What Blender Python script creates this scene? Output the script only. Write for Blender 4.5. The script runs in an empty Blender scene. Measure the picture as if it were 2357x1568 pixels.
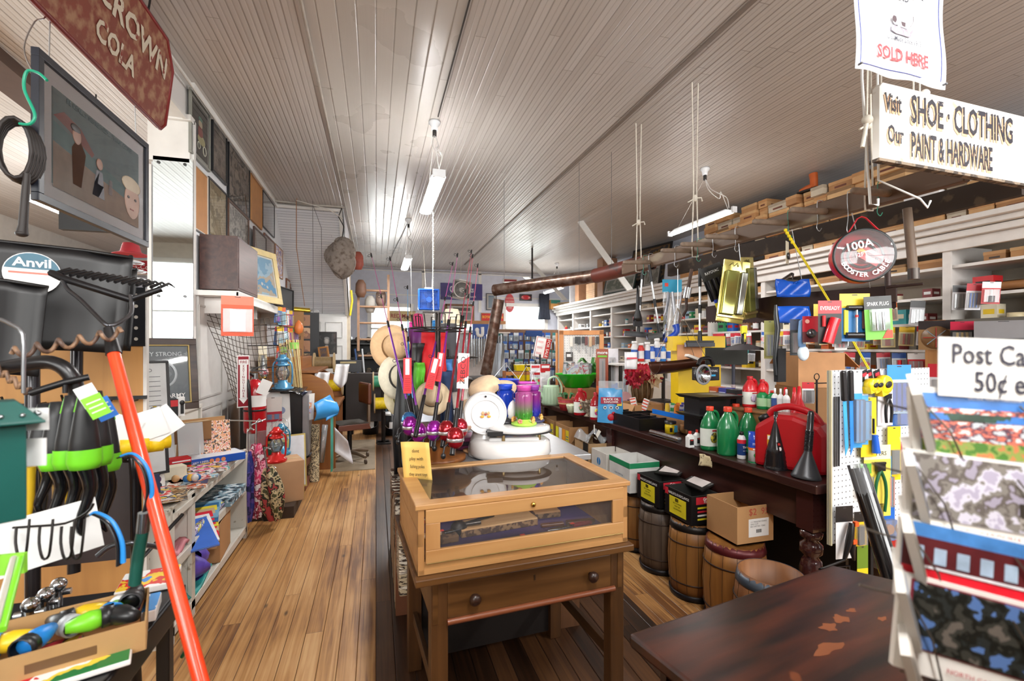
import bpy,math,random
from mathutils import Vector as V,Matrix as Mx
random.seed(7)
rot=Mx.Rotation;mov=Mx.Translation;sin=math.sin;cos=math.cos;uni=random.uniform
R=math.radians;PI=math.pi;C=bpy.context.scene.collection;S=bpy.context.scene
# camera, world, exposure
H=1.5;TH=math.atan(313/1080);FX=1080.0;CU,CV=1178.5,797.0
cd=bpy.data.cameras.new('camera');cam=bpy.data.objects.new('camera',cd);C.objects.link(cam)
cam.location=(0,0,H);cam.rotation_euler=(R(90),0,-TH)
cd.sensor_width=36;cd.lens=1080/2357*36;cd.shift_y=13/2357;cd.clip_start=.02;cd.clip_end=200
cd.dof.use_dof=True;cd.dof.focus_distance=3.4;cd.dof.aperture_fstop=3.2
S.camera=cam
S.view_settings.view_transform='Standard';S.view_settings.look='None';S.view_settings.gamma=1
S.view_settings.exposure=0.0
w=bpy.data.worlds.new('world');S.world=w;w.use_nodes=True
bg=w.node_tree.nodes['Background'];bg.inputs[0].default_value=(.93,1,.97,1);bg.inputs[1].default_value=2.2
S.cycles.max_bounces=6;S.cycles.diffuse_bounces=3;S.cycles.glossy_bounces=3;S.cycles.transmission_bounces=6;S.cycles.transparent_max_bounces=12
S.cycles.sample_clamp_indirect=4;S.cycles.caustics_reflective=False;S.cycles.caustics_refractive=False
S.cycles.use_denoising=True
def area(name,loc,rot,sx,sy,power,col=(1,1,1)):
 l=bpy.data.lights.new(name,'AREA');l.shape='RECTANGLE';l.size=sx;l.size_y=sy;l.energy=power;l.color=col
 o=bpy.data.objects.new(name,l);C.objects.link(o);o.location=loc;o.rotation_euler=rot;return o
area('daylight_front_left',(-.9,-2.75,2.55),(R(80),0,0),2.6,1.5,190,(1,.98,.96))
area('daylight_front_right',(3.3,-2.75,2.55),(R(80),0,0),4.0,1.5,290,(1,.98,.96))
area('daylight_back_left',(.4,13.75,2.1),(R(-90),0,0),1.5,1.2,80,(.95,1,1))
area('daylight_back_right',(4.4,13.75,2.1),(R(-90),0,0),1.4,1.6,80,(.93,1,.95))
area('daylight_front_side_room',(-4.1,-2.75,2.5),(R(82),0,0),2.8,1.6,170,(1,.98,.96))
area('daylight_side_room',(-5.9,5,2.3),(0,R(-90),0),1.8,4.0,170,(.96,1,1))
# pixel helpers: a pixel of the photograph plus a real distance gives a point
ct,st=cos(TH),sin(TH)
def D(u,v,d):
 x=(u-CU)/FX;return V((d*(x*ct+st),d*(ct-x*st),H-d*(v-CV)/FX))
def AX(u,v,X):
 x=(u-CU)/FX;return D(u,v,X/(x*ct+st))
def AY(u,v,Y):
 x=(u-CU)/FX;return D(u,v,Y/(ct-x*st))
def AZ(u,v,Z):return D(u,v,(H-Z)*FX/(v-CV))
# materials
MC={}
def lin(c):return c/12.92 if c<=.04045 else((c+.055)/1.055)**2.4
def rgb(h):
 if isinstance(h,str):
  return tuple(lin(int(h[i:i+2],16)/255)for i in(0,2,4))
 return h
def newmat(name):
 m=bpy.data.materials.new(name);m.use_nodes=True;nt=m.node_tree
 return m,nt,nt.nodes['Principled BSDF']
def M(h,r=.5,me=0,var=.10,sc=9,bump=0,**k):
 key=(h,r,me,var,sc,bump,tuple(k.items()))
 if key in MC:return MC[key]
 m,nt,b=newmat('surface_'+str(h));c=rgb(h)
 b.inputs['Roughness'].default_value=r;b.inputs['Metallic'].default_value=me
 n=nt.nodes.new('ShaderNodeTexNoise');n.inputs['Scale'].default_value=sc;n.inputs['Detail'].default_value=4
 tc=nt.nodes.new('ShaderNodeTexCoord');nt.links.new(tc.outputs['Object'],n.inputs['Vector'])
 cr=nt.nodes.new('ShaderNodeMapRange');cr.inputs[1].default_value=.3;cr.inputs[2].default_value=.7
 cr.inputs[3].default_value=1-var;cr.inputs[4].default_value=1+var;nt.links.new(n.outputs['Fac'],cr.inputs[0])
 mx=nt.nodes.new('ShaderNodeVectorMath');mx.operation='SCALE';mx.inputs[0].default_value=c
 nt.links.new(cr.outputs[0],mx.inputs['Scale']);nt.links.new(mx.outputs[0],b.inputs['Base Color'])
 if bump:
  bp=nt.nodes.new('ShaderNodeBump');bp.inputs['Strength'].default_value=bump;bp.inputs['Distance'].default_value=.01
  nt.links.new(n.outputs['Fac'],bp.inputs['Height']);nt.links.new(bp.outputs[0],b.inputs['Normal'])
 for kk,vv in k.items():
  b.inputs[{'coat':'Coat Weight','trans':'Transmission Weight','alpha':'Alpha','emis':'Emission Strength','sheen':'Sheen Weight'}[kk]].default_value=vv
  if kk=='emis':b.inputs['Emission Color'].default_value=(*c,1)
 MC[key]=m;return m
def clear(h='f4f8fa',a=.18,r=.06):
 key=('clear',h,a,r)
 if key in MC:return MC[key]
 m,nt,b=newmat('clear_'+h);c=rgb(h)
 tr=nt.nodes.new('ShaderNodeBsdfTransparent');tr.inputs[0].default_value=(1,1,1,1)
 gl=nt.nodes.new('ShaderNodeBsdfGlossy');gl.inputs['Roughness'].default_value=r;gl.inputs['Color'].default_value=(*c,1)
 df=nt.nodes.new('ShaderNodeBsdfDiffuse');df.inputs[0].default_value=(*c,1)
 lw=nt.nodes.new('ShaderNodeFresnel');lw.inputs[0].default_value=1.5
 m1=nt.nodes.new('ShaderNodeMixShader');m1 .inputs[0].default_value=a;nt.links.new(tr.outputs[0],m1 .inputs[1]);nt.links.new(df.outputs[0],m1 .inputs[2])
 m2=nt.nodes.new('ShaderNodeMixShader');nt.links.new(lw.outputs[0],m2 .inputs[0]);nt.links.new(m1 .outputs[0],m2 .inputs[1]);nt.links.new(gl.outputs[0],m2 .inputs[2])
 nt.links.new(m2 .outputs[0],nt.nodes['Material Output'].inputs[0]);nt.nodes.remove(b);MC[key]=m;return m
def wood(h1,h2,r=.5,axis=1,sc=1.0,bump=.15):
 key=('wood',h1,h2,r,axis,sc,bump)
 if key in MC:return MC[key]
 m,nt,b=newmat('wood_'+h1);b.inputs['Roughness'].default_value=r
 tc=nt.nodes.new('ShaderNodeTexCoord');mp=nt.nodes.new('ShaderNodeMapping');s=[22*sc]*3;s[axis]=1.6*sc;mp.inputs['Scale'].default_value=s
 n=nt.nodes.new('ShaderNodeTexNoise');n.inputs['Scale'].default_value=1;n.inputs['Detail'].default_value=5;n.inputs['Distortion'].default_value=.6
 n2=nt.nodes.new('ShaderNodeTexNoise');n2 .inputs['Scale'].default_value=2.5;n2 .inputs['Detail'].default_value=3
 cr=nt.nodes.new('ShaderNodeMapRange');cr.inputs[1].default_value=.3;cr.inputs[2].default_value=.7
 ad=nt.nodes.new('ShaderNodeMath');ad.operation='MULTIPLY_ADD';ad.inputs[1].default_value=.45
 mx=nt.nodes.new('ShaderNodeMix');mx.data_type='RGBA';mx.inputs[6].default_value=(*rgb(h1),1);mx.inputs[7].default_value=(*rgb(h2),1)
 L=nt.links.new;L(tc.outputs['Object'],mp.inputs[0]);L(mp.outputs[0],n.inputs[0]);L(tc.outputs['Object'],n2 .inputs[0])
 L(n.outputs['Fac'],cr.inputs[0]);L(n2 .outputs['Fac'],ad.inputs[0]);
 sb=nt.nodes.new('ShaderNodeMath');sb.operation='SUBTRACT';L(cr.outputs[0],sb.inputs[0]);sb.inputs[1].default_value=.22;L(sb.outputs[0],ad.inputs[2])
 ad.use_clamp=True;L(ad.outputs[0],mx.inputs[0]);L(mx.outputs[2],b.inputs['Base Color'])
 bp=nt.nodes.new('ShaderNodeBump');bp.inputs['Strength'].default_value=bump;bp.inputs['Distance'].default_value=.004;L(n.outputs['Fac'],bp.inputs['Height']);L(bp.outputs[0],b.inputs['Normal'])
 MC[key]=m;return m
def stains(h1,h2,sc=6,thr=.62,r=.4,h3=None,sharp=.03,stretch=None,bump=.1):
 key=('st',h1,h2,sc,thr,r,h3,stretch)
 if key in MC:return MC[key]
 m,nt,b=newmat('worn_'+h1);b.inputs['Roughness'].default_value=r;L=nt.links.new
 tc=nt.nodes.new('ShaderNodeTexCoord');mp=nt.nodes.new('ShaderNodeMapping');L(tc.outputs['Object'],mp.inputs[0])
 if stretch:mp.inputs['Scale'].default_value=stretch
 n=nt.nodes.new('ShaderNodeTexNoise');n.inputs['Scale'].default_value=sc;n.inputs['Detail'].default_value=5;L(mp.outputs[0],n.inputs[0])
 cr=nt.nodes.new('ShaderNodeMapRange');cr.inputs[1].default_value=thr-sharp;cr.inputs[2].default_value=thr+sharp;L(n.outputs['Fac'],cr.inputs[0])
 n2=nt.nodes.new('ShaderNodeTexNoise');n2 .inputs['Scale'].default_value=sc*.6;n2 .inputs['Detail'].default_value=6;L(mp.outputs[0],n2 .inputs[0])
 m0=nt.nodes.new('ShaderNodeMix');m0 .data_type='RGBA';m0 .inputs[6].default_value=(*rgb(h1),1);m0 .inputs[7].default_value=(*rgb(h3 or h1),1);L(n2 .outputs['Fac'],m0 .inputs[0])
 mx=nt.nodes.new('ShaderNodeMix');mx.data_type='RGBA';L(m0 .outputs[2],mx.inputs[6]);mx.inputs[7].default_value=(*rgb(h2),1);L(cr.outputs[0],mx.inputs[0]);L(mx.outputs[2],b.inputs['Base Color'])
 bp=nt.nodes.new('ShaderNodeBump');bp.inputs['Strength'].default_value=bump;bp.inputs['Distance'].default_value=.004;L(n2 .outputs['Fac'],bp.inputs['Height']);L(bp.outputs[0],b.inputs['Normal'])
 MC[key]=m;return m
def planks(name,cols,width,length,axis,r,gap=.03,gapc='2a1c12',bead=0,grain=.5,gloss_var=0,knots=0,each=1):
 """boards running along local Y (axis=1) or X (axis=0), each board its own tone; bead=extra grooves per board"""
 m,nt,b=newmat(name);L=nt.links.new;N=nt.nodes.new
 def math_(op,a=None,bb=None,c=None,cl=False):
  n=N('ShaderNodeMath');n.operation=op;n.use_clamp=cl
  for i,x in enumerate((a,bb,c)):
   if x is None:continue
   if isinstance(x,(int,float)):n.inputs[i].default_value=x
   else:L(x,n.inputs[i])
  return n.outputs[0]
 tc=N('ShaderNodeTexCoord');sp=N('ShaderNodeSeparateXYZ');L(tc.outputs['Object'],sp.inputs[0])
 A=sp.outputs[{1:0,0:1,2:2}[axis]];B=sp.outputs[{1:1,0:0,2:0}[axis]]
 xs=math_('DIVIDE',A,width);ix=math_('FLOOR',xs);fx=math_('SUBTRACT',xs,ix)
 wn=N('ShaderNodeTexWhiteNoise');wn.noise_dimensions='1D';L(ix,wn.inputs['W'])
 ys=math_('MULTIPLY_ADD',wn.outputs['Value'],17.0,math_('DIVIDE',B,length));iy=math_('FLOOR',ys);fy=math_('SUBTRACT',ys,iy)
 cv=N('ShaderNodeCombineXYZ');L(ix,cv.inputs[0]);L(iy,cv.inputs[1])
 w2=N('ShaderNodeTexWhiteNoise');w2 .noise_dimensions='3D';L(cv.outputs[0],w2 .inputs['Vector'])
 ramp=N('ShaderNodeValToRGB');el=ramp.color_ramp.elements
 el[0].color=(*rgb(cols[0]),1);el[1].color=(*rgb(cols[-1]),1)
 for i,c in enumerate(cols[1:-1]):e=el.new((i+1)/(len(cols)-1));e.color=(*rgb(c),1)
 mp=N('ShaderNodeCombineXYZ');L(math_('MULTIPLY',A,52),mp.inputs[0]);L(math_('MULTIPLY',B,1.7),mp.inputs[1]);L(math_('MULTIPLY',w2 .outputs['Value'],30),mp.inputs[2])
 gn=N('ShaderNodeTexNoise');gn.inputs['Scale'].default_value=1;gn.inputs['Detail'].default_value=6;gn.inputs['Distortion'].default_value=.8;L(mp.outputs[0],gn.inputs[0])
 bn=N('ShaderNodeTexNoise');bn.inputs['Scale'].default_value=1.6;bn.inputs['Detail'].default_value=4;L(tc.outputs['Object'],bn.inputs[0])
 f=math_('MULTIPLY_ADD',math_('SUBTRACT',gn.outputs['Fac'],.5),grain*2.2,math_('MULTIPLY_ADD',math_('SUBTRACT',bn.outputs['Fac'],.5),grain*1.8,math_('MULTIPLY_ADD',w2 .outputs['Value'],each,.5-each/2)),cl=True)
 L(f,ramp.inputs[0])
 d=math_('MINIMUM',fx,math_('SUBTRACT',1,fx));g=math_('LESS_THAN',d,gap)
 dy=math_('MULTIPLY',math_('MINIMUM',fy,math_('SUBTRACT',1,fy)),length/width);g2=math_('LESS_THAN',dy,gap*.8);gg=math_('MAXIMUM',g,g2)
 hgt=math_('SUBTRACT',1,math_('MULTIPLY',math_('MAXIMUM',math_('SUBTRACT',1,math_('DIVIDE',d,gap*2)),0),1))
 if bead:
  xb=math_('FRACT',math_('MULTIPLY',xs,bead));db=math_('ABSOLUTE',math_('SUBTRACT',xb,.5));gb=math_('LESS_THAN',db,.05*bead/2)
  gg=math_('MAXIMUM',gg,math_('MULTIPLY',gb,.7))
  hgt=math_('SUBTRACT',hgt,math_('MULTIPLY',math_('MAXIMUM',math_('SUBTRACT',1,math_('DIVIDE',db,.12)),0),.5))
 mx=N('ShaderNodeMix');mx.data_type='RGBA';L(math_('MULTIPLY',gg,.85),mx.inputs[0]);mx.inputs[7].default_value=(*rgb(gapc),1)
 col=ramp.outputs[0]
 if knots:
  kn=N('ShaderNodeTexVoronoi');kn.inputs['Scale'].default_value=1;km=N('ShaderNodeCombineXYZ');L(math_('MULTIPLY',A,7),km.inputs[0]);L(math_('MULTIPLY',B,2.6),km.inputs[1]);L(km.outputs[0],kn.inputs[0])
  kf=math_('MULTIPLY_ADD',kn.outputs['Distance'],-16,1.5,cl=True);k2=N('ShaderNodeMix');k2 .data_type='RGBA';L(math_('MULTIPLY',kf,.8),k2 .inputs[0]);L(col,k2 .inputs[6]);k2 .inputs[7].default_value=(*rgb('3a2616'),1);col=k2 .outputs[2]
 L(col,mx.inputs[6]);L(mx.outputs[2],b.inputs['Base Color'])
 b.inputs['Roughness'].default_value=r
 if gloss_var:L(math_('MULTIPLY_ADD',bn.outputs['Fac'],gloss_var,r-gloss_var/2),b.inputs['Roughness'])
 hh=math_('MULTIPLY_ADD',gn.outputs['Fac'],.12,math_('MULTIPLY_ADD',bn.outputs['Fac'],.3,math_('MULTIPLY_ADD',w2 .outputs['Value'],.25,hgt)))
 bp=N('ShaderNodeBump');bp.inputs['Strength'].default_value=.55;bp.inputs['Distance'].default_value=.006;L(hh,bp.inputs['Height']);L(bp.outputs[0],b.inputs['Normal'])
 return m
def pegholes(h,hole='15110d',pitch=.0254,r=.5,rad=.12):
 m,nt,b=newmat('pegboard_'+h);L=nt.links.new;N=nt.nodes.new;b.inputs['Roughness'].default_value=r
 tc=N('ShaderNodeTexCoord');sp=N('ShaderNodeSeparateXYZ');L(tc.outputs['Object'],sp.inputs[0])
 fr=[]
 for i in(0,2):
  a=N('ShaderNodeMath');a.operation='DIVIDE';L(sp.outputs[i],a.inputs[0]);a.inputs[1].default_value=pitch
  f=N('ShaderNodeMath');f.operation='FRACT';L(a.outputs[0],f.inputs[0])
  s=N('ShaderNodeMath');s.operation='SUBTRACT';L(f.outputs[0],s.inputs[0]);s.inputs[1].default_value=.5
  q=N('ShaderNodeMath');q.operation='POWER';L(s.outputs[0],q.inputs[0]);q.inputs[1].default_value=2;
  fr.append(q.outputs[0])
 a=N('ShaderNodeMath');a.operation='ADD';L(fr[0],a.inputs[0]);L(fr[1],a.inputs[1])
 l=N('ShaderNodeMath');l.operation='LESS_THAN';L(a.outputs[0],l.inputs[0]);l.inputs[1].default_value=rad*rad
 mx=N('ShaderNodeMix');mx.data_type='RGBA';L(l.outputs[0],mx.inputs[0]);mx.inputs[6].default_value=(*rgb(h),1);mx.inputs[7].default_value=(*rgb(hole),1);L(mx.outputs[2],b.inputs['Base Color'])
 return m
def blotch(cols,sc=8,r=.45,stretch=None,seed=0):
 key=('bl',tuple(cols),sc,r,stretch,seed)
 if key in MC:return MC[key]
 m,nt,b=newmat('print_'+cols[0]);L=nt.links.new;N=nt.nodes.new;b.inputs['Roughness'].default_value=r
 tc=N('ShaderNodeTexCoord');mp=N('ShaderNodeMapping');mp.inputs['Location'].default_value=(seed*3.1,seed*1.7,seed);L(tc.outputs['Object'],mp.inputs[0])
 if stretch:mp.inputs['Scale'].default_value=stretch
 n=N('ShaderNodeTexNoise');n.inputs['Scale'].default_value=sc;n.inputs['Detail'].default_value=3;L(mp.outputs[0],n.inputs[0])
 ra=N('ShaderNodeValToRGB');ra.color_ramp.interpolation='CONSTANT';el=ra.color_ramp.elements;k=len(cols)
 el[0].position=0;el[0].color=(*rgb(cols[0]),1);el[1].position=.34+.32*(k-1)/k;el[1].color=(*rgb(cols[-1]),1)
 for i,c in enumerate(cols[1:-1]):e=el.new(.34+.32*(i+1)/k);e.color=(*rgb(c),1)
 L(n.outputs['Fac'],ra.inputs[0]);L(ra.outputs[0],b.inputs['Base Color']);MC[key]=m;return m
 # mesh builder
def frame_m(o,x,y=None,z=None):
 """matrix with origin o, local X along x and local Z as near z as can be"""
 x=V(x).normalized()
 if y is None:
  z=V(z or(0,0,1));y=z.cross(x).normalized();z=x.cross(y)
 else:
  y=V(y);z=x.cross(y).normalized();y=z.cross(x)
 return Mx(((x[0],y[0],z[0],o[0]),(x[1],y[1],z[1],o[1]),(x[2],y[2],z[2],o[2]),(0,0,0,1)))
def TR(x=0,y=0,z=0,rz=0,rx=0,ry=0):
 return mov((x,y,z))@rot(rz,4,'Z')@rot(ry,4,'Y')@rot(rx,4,'X')
TXT={}
class MB:
 def __init__(s):s.v=[];s.f=[];s.fm=[];s.fs=[];s.mats=[];s.T=Mx()
 def add(s,vs,fs,m,sm=False):
  b=len(s.v);s.v+=[s.T@V(p)for p in vs]
  if m not in s.mats:s.mats.append(m)
  i=s.mats.index(m)
  for f in fs:s.f.append([b+k for k in f]);s.fm.append(i);s.fs.append(sm)
  return s
 def box(s,c,d,m,top=1.0,R=None):
  x,y,z=d[0]/2,d[1]/2,d[2]/2;v=[(-x,-y,-z),(x,-y,-z),(x,y,-z),(-x,y,-z),(-x*top,-y*top,z),(x*top,-y*top,z),(x*top,y*top,z),(-x*top,y*top,z)]
  v=[V(p)for p in v]
  if R is not None:v=[R@p for p in v]
  v=[p+V(c)for p in v]
  return s.add(v,[(0,3,2,1),(4,5,6,7),(0,1,5,4),(1,2,6,5),(2,3,7,6),(3,0,4,7)],m)
 def lathe(s,pr,m,c=(0,0,0),seg=16,a=1.0,b=1.0,ax='z'):
  v=[];f=[];n=len(pr)
  for k in range(seg):
   t=2*PI*k/seg
   for r,z in pr:
    p=(r*cos(t)*a,r*sin(t)*b,z)
    if ax=='x':p=(p[2],p[0],p[1])
    if ax=='y':p=(p[0],-p[2],p[1])if 0 else(p[0],p[2],-p[1])
    v.append((c[0]+p[0],c[1]+p[1],c[2]+p[2]))
  for k in range(seg):
   q=(k+1)%seg
   for i in range(n-1):f.append((k*n+i,q*n+i,q*n+i+1,k*n+i+1))
  return s.add(v,f,m,True)
 def cyl(s,p,q,r,m,r2=None,seg=12,cap=True):
  p,q=V(p),V(q);a=(q-p);L=a.length
  if L<1e-6:return s
  T=s.T;F=frame_m(p,a/L,z=(0,0,1)if abs(a.z/L)<.95 else(0,1,0));s.T=T@F
  r2=r if r2 is None else r2;pr=[(r,0),(r2,L)]
  v=[];f=[]
  for k in range(seg):
   t=2*PI*k/seg;v+=[(0,r*cos(t),r*sin(t)),(L,r2*cos(t),r2*sin(t))]
  for k in range(seg):
   j=(k+1)%seg;f.append((2*k,2*j,2*j+1,2*k+1))
  s.add(v,f,m,True)
  if cap:
   s.add([v[2*k]for k in range(seg)],[tuple(range(seg))[::-1]],m);s.add([v[2*k+1]for k in range(seg)],[tuple(range(seg))],m)
  s.T=T;return s
 def tube(s,pts,r,m,seg=8,closed=False,flat=1.0,sub=0):
  P=[V(p)for p in pts]
  if sub:
   Q=[];n=len(P)
   for i in range(n if closed else n-1):
    a=P[(i-1)%n]if closed or i>0 else P[0];b=P[i];c=P[(i+1)%n];d=P[(i+2)%n]if closed or i<n-2 else P[-1]
    for k in range(sub):
     t=k/sub;Q.append(.5*((2*b)+(c-a)*t+(2*a-5*b+4*c-d)*t*t+(3*b-a-3*c+d)*t**3))
   if not closed:Q.append(P[-1])
   P=Q
  n=len(P);rs=r if isinstance(r,(list,tuple))else[r]*n
  if len(rs)!=n:rs=[rs[0]+(rs[-1]-rs[0])*i/(n-1)for i in range(n)]
  v=[];f=[];up=None
  for i in range(n):
   a=P[(i+1)%n]if(closed or i<n-1)else P[i];b=P[i-1]if(closed or i>0)else P[i]
   t=(a-b);t=t.normalized()if t.length>1e-9 else V((0,0,1))
   if up is None:up=V((0,0,1))if abs(t.z)<.9 else V((1,0,0))
   x=up.cross(t);x=x.normalized()if x.length>1e-6 else V((1,0,0));up=t.cross(x)
   for k in range(seg):
    g=2*PI*k/seg;v.append(P[i]+x*cos(g)*rs[i]+up*sin(g)*rs[i]*flat)
  for i in range(n if closed else n-1):
   j=(i+1)%n
   for k in range(seg):
    q=(k+1)%seg;f.append((i*seg+k,i*seg+q,j*seg+q,j*seg+k))
  s.add(v,f,m,True)
  if not closed:s.add(v[:seg],[tuple(range(seg))[::-1]],m);s.add(v[-seg:],[tuple(range(seg))],m)
  return s
 def prism(s,poly,z0,z1,m,top=None,ax='z'):
  n=len(poly);tp=top or poly
  def q(x,y,z):return(x,y,z)if ax=='z' else((x,z,y)if ax=='y' else(z,x,y))
  v=[q(x,y,z0)for x,y in poly]+[q(x,y,z1)for x,y in tp]
  f=[tuple(range(n))[::-1],tuple(range(n,2*n))]+[(i,(i+1)%n,n+(i+1)%n,n+i)for i in range(n)]
  return s.add(v,f,m)
 def ball(s,c,r,m,seg=12,rings=8,z0=-1,z1=1):
  if not isinstance(r,(list,tuple)):r=(r,r,r)
  a0,a1=math.asin(z0),math.asin(z1);pr=[(cos(a0+(a1-a0)*i/rings),sin(a0+(a1-a0)*i/rings))for i in range(rings+1)]
  v=[];f=[];n=rings+1
  for k in range(seg):
   t=2*PI*k/seg
   for a,z in pr:v.append((c[0]+a*cos(t)*r[0],c[1]+a*sin(t)*r[1],c[2]+z*r[2]))
  for k in range(seg):
   q=(k+1)%seg
   for i in range(n-1):f.append((k*n+i,q*n+i,q*n+i+1,k*n+i+1))
  return s.add(v,f,m,True)
 def quad(s,a,b,c,d,m):return s.add([a,b,c,d],[(0,1,2,3)],m)
 def grid(s,fn,nu,nv,m,th=0):
  v=[V(fn(i/nu,j/nv))for i in range(nu+1)for j in range(nv+1)];w=nv+1
  f=[(i*w+j,(i+1)*w+j,(i+1)*w+j+1,i*w+j+1)for i in range(nu)for j in range(nv)]
  return s.add(v,f,m,True)
 def text(s,t,size,T,m,ax='c',sx=1.0,bold=0,sp=1.0,ext=.0006):
  """raised lettering: local X reads along, local Y is up; T places it"""
  key=(t,ax,bold,sp)
  if key not in TXT:
   cu=bpy.data.curves.new('t','FONT');cu.body=t;cu.size=1;cu.align_x={'c':'CENTER','l':'LEFT','r':'RIGHT'}[ax];cu.align_y='CENTER';cu.offset=bold;cu.resolution_u=2;cu.space_character=sp
   o=bpy.data.objects.new('t',cu);C.objects.link(o);dg=bpy.context.evaluated_depsgraph_get();dg.update()
   me=o.evaluated_get(dg).to_mesh();TXT[key]=([v.co.copy()for v in me.vertices],[tuple(p.vertices)for p in me.polygons])
   o.evaluated_get(dg).to_mesh_clear();bpy.data.objects.remove(o);bpy.data.curves.remove(cu)
  vs,fs=TXT[key];T0=s.T;s.T=T0@T;s.add([(p[0]*size*sx,p[1]*size,ext)for p in vs],fs,m);s.T=T0;return s
 def build(s,name,parent=None,loc=None,rz=0,T=None,bev=0,solid=0,sub=0):
  me=bpy.data.meshes.new(name);me.from_pydata([tuple(p)for p in s.v],[],s.f);me.update()
  for m in s.mats:me.materials.append(m)
  me.polygons.foreach_set('material_index',s.fm);me.polygons.foreach_set('use_smooth',s.fs)
  o=bpy.data.objects.new(name,me);C.objects.link(o)
  if parent is not None:o.parent=parent
  if T is not None:o.matrix_basis=T
  elif loc is not None:o.location=loc;o.rotation_euler=(0,0,rz)
  if solid:k=o.modifiers.new('solid','SOLIDIFY');k.thickness=solid;k.offset=0
  if sub:k=o.modifiers.new('sub','SUBSURF');k.levels=sub;k.render_levels=sub
  if bev:k=o.modifiers.new('bevel','BEVEL');k.width=bev;k.segments=2;k.limit_method='ANGLE';k.angle_limit=R(50)
  return o
def tag(o,label,cat,group=None):
 o['label']=label;o['category']=cat
 if group:o['group']=group
 return o
def thing(name,label,cat,loc=(0,0,0),rz=0,group=None,T=None):
 o=bpy.data.objects.new(name,None);C.objects.link(o);o.empty_display_size=.05
 if T is not None:o.matrix_basis=T
 else:o.location=loc;o.rotation_euler=(0,0,rz)
 return tag(o,label,cat,group)
def one(mb,name,label,cat,loc=None,rz=0,group=None,T=None,bev=0,solid=0,sub=0):
 return tag(mb.build(name,None,loc,rz,T,bev,solid,sub),label,cat,group)
def struct(mb,name,loc=None,rz=0,T=None,bev=0,parent=None):
 o=mb.build(name,parent,loc,rz,T,bev);
 if parent is None:o['kind']='structure'
 return o
def dup(root,label=None,group=None,loc=None,rz=None,T=None):
 r=root.copy();C.objects.link(r)
 if T is not None:r.matrix_basis=T
 elif loc is not None:
  r.location=loc
  if rz is not None:r.rotation_euler=(0,0,rz)
 if label:r['label']=label
 if group:r['group']=group
 for ch in list(root.children):
  c=ch.copy();C.objects.link(c);c.parent=r
  for g in list(ch.children):d=g.copy();C.objects.link(d);d.parent=c
 return r
def catenary(a,b,sag,n=10):
 a,b=V(a),V(b);return[a.lerp(b,i/n)-V((0,0,sag*4*(i/n)*(1-i/n)))for i in range(n+1)]
ORD=['first','second','third','fourth','fifth','sixth','seventh','eighth','ninth','tenth','eleventh','twelfth','thirteenth','fourteenth','fifteenth','sixteenth','seventeenth','eighteenth','nineteenth','twentieth']
# the room
ZC=3.7;YB=13.6;XR=6.0;XL=-6.0;YF=-2.6
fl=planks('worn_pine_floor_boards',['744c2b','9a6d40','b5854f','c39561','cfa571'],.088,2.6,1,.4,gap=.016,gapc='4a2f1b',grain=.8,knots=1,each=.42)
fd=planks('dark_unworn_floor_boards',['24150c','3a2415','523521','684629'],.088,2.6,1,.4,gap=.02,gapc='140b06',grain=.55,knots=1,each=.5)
mb=MB()
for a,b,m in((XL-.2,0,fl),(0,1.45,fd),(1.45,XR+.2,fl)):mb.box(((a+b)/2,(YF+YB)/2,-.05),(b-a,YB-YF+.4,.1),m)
struct(mb,'floor')
ce=planks('painted_ceiling_boards',['c3bcb6','ccc6c0','d0cac5','c7c0ba'],.084,3.6,1,.34,gap=.05,gapc='a0968d',bead=1,grain=.10,gloss_var=.12)
cew=planks('painted_ceiling_wide_boards',['c8c3bc','d1ccc5','ccc6bf'],.125,4.2,1,.28,gap=.03,gapc='9f968c',grain=.10,gloss_var=.1)
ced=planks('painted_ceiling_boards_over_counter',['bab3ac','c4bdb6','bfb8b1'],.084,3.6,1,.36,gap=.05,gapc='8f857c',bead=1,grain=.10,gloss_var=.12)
mb=MB();mb.box(((XL-.45)/2,(YF+YB)/2,ZC+.05),(-.45-XL,YB-YF+.4,.1),ce);mb.box(((.57-.45)/2,(YF+YB)/2,ZC+.052),(1.02,YB-YF+.4,.104),cew)
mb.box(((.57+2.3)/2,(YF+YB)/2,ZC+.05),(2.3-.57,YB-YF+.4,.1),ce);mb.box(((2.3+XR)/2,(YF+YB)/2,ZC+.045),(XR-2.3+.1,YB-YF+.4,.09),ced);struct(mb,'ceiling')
cw=M('e4e6ea',.55,var=.04);cwb=M('d4d8e6',.5,var=.05);trimw=M('e9e8e4',.4,var=.04);creamw=M('d9d3c8',.5,var=.06)
bead_h=planks('white_beadboard_level',['e6e6e8','efeff1','dfdfe3'],.05,8,2,.4,gap=.06,gapc='9a9aa0',grain=.03)
bead_v=planks('white_beadboard_upright',['e2e0de','eceae8','d8d6d4'],.045,9,1,.45,gap=.08,gapc='8d8a88',grain=.03)
def holed(mb,x0,x1,z0,z1,holes,m,th,y):
 xs=sorted({x0,x1,*[h[0]for h in holes],*[h[1]for h in holes]});zs=sorted({z0,z1,*[h[2]for h in holes],*[h[3]for h in holes]})
 for a,b in zip(xs,xs[1:]):
  for c,d in zip(zs,zs[1:]):
   cx,cz=(a+b)/2,(c+d)/2
   if any(h[0]<cx<h[1]and h[2]<cz<h[3]for h in holes):continue
   mb.box((cx,y,cz),(b-a,th,d-c),m)
bh=[(-.15,.95,1.35,2.62),(3.72,5.0,1.3,2.72),(1.75,2.75,1.6,2.35)]
mb=MB();holed(mb,XL,XR,0,ZC,bh,cwb,.16,YB+.08)
for z in(1.25,2.95,3.62):mb.box((2.5,YB-.01,z),(7,.02,.03),trimw)
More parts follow.
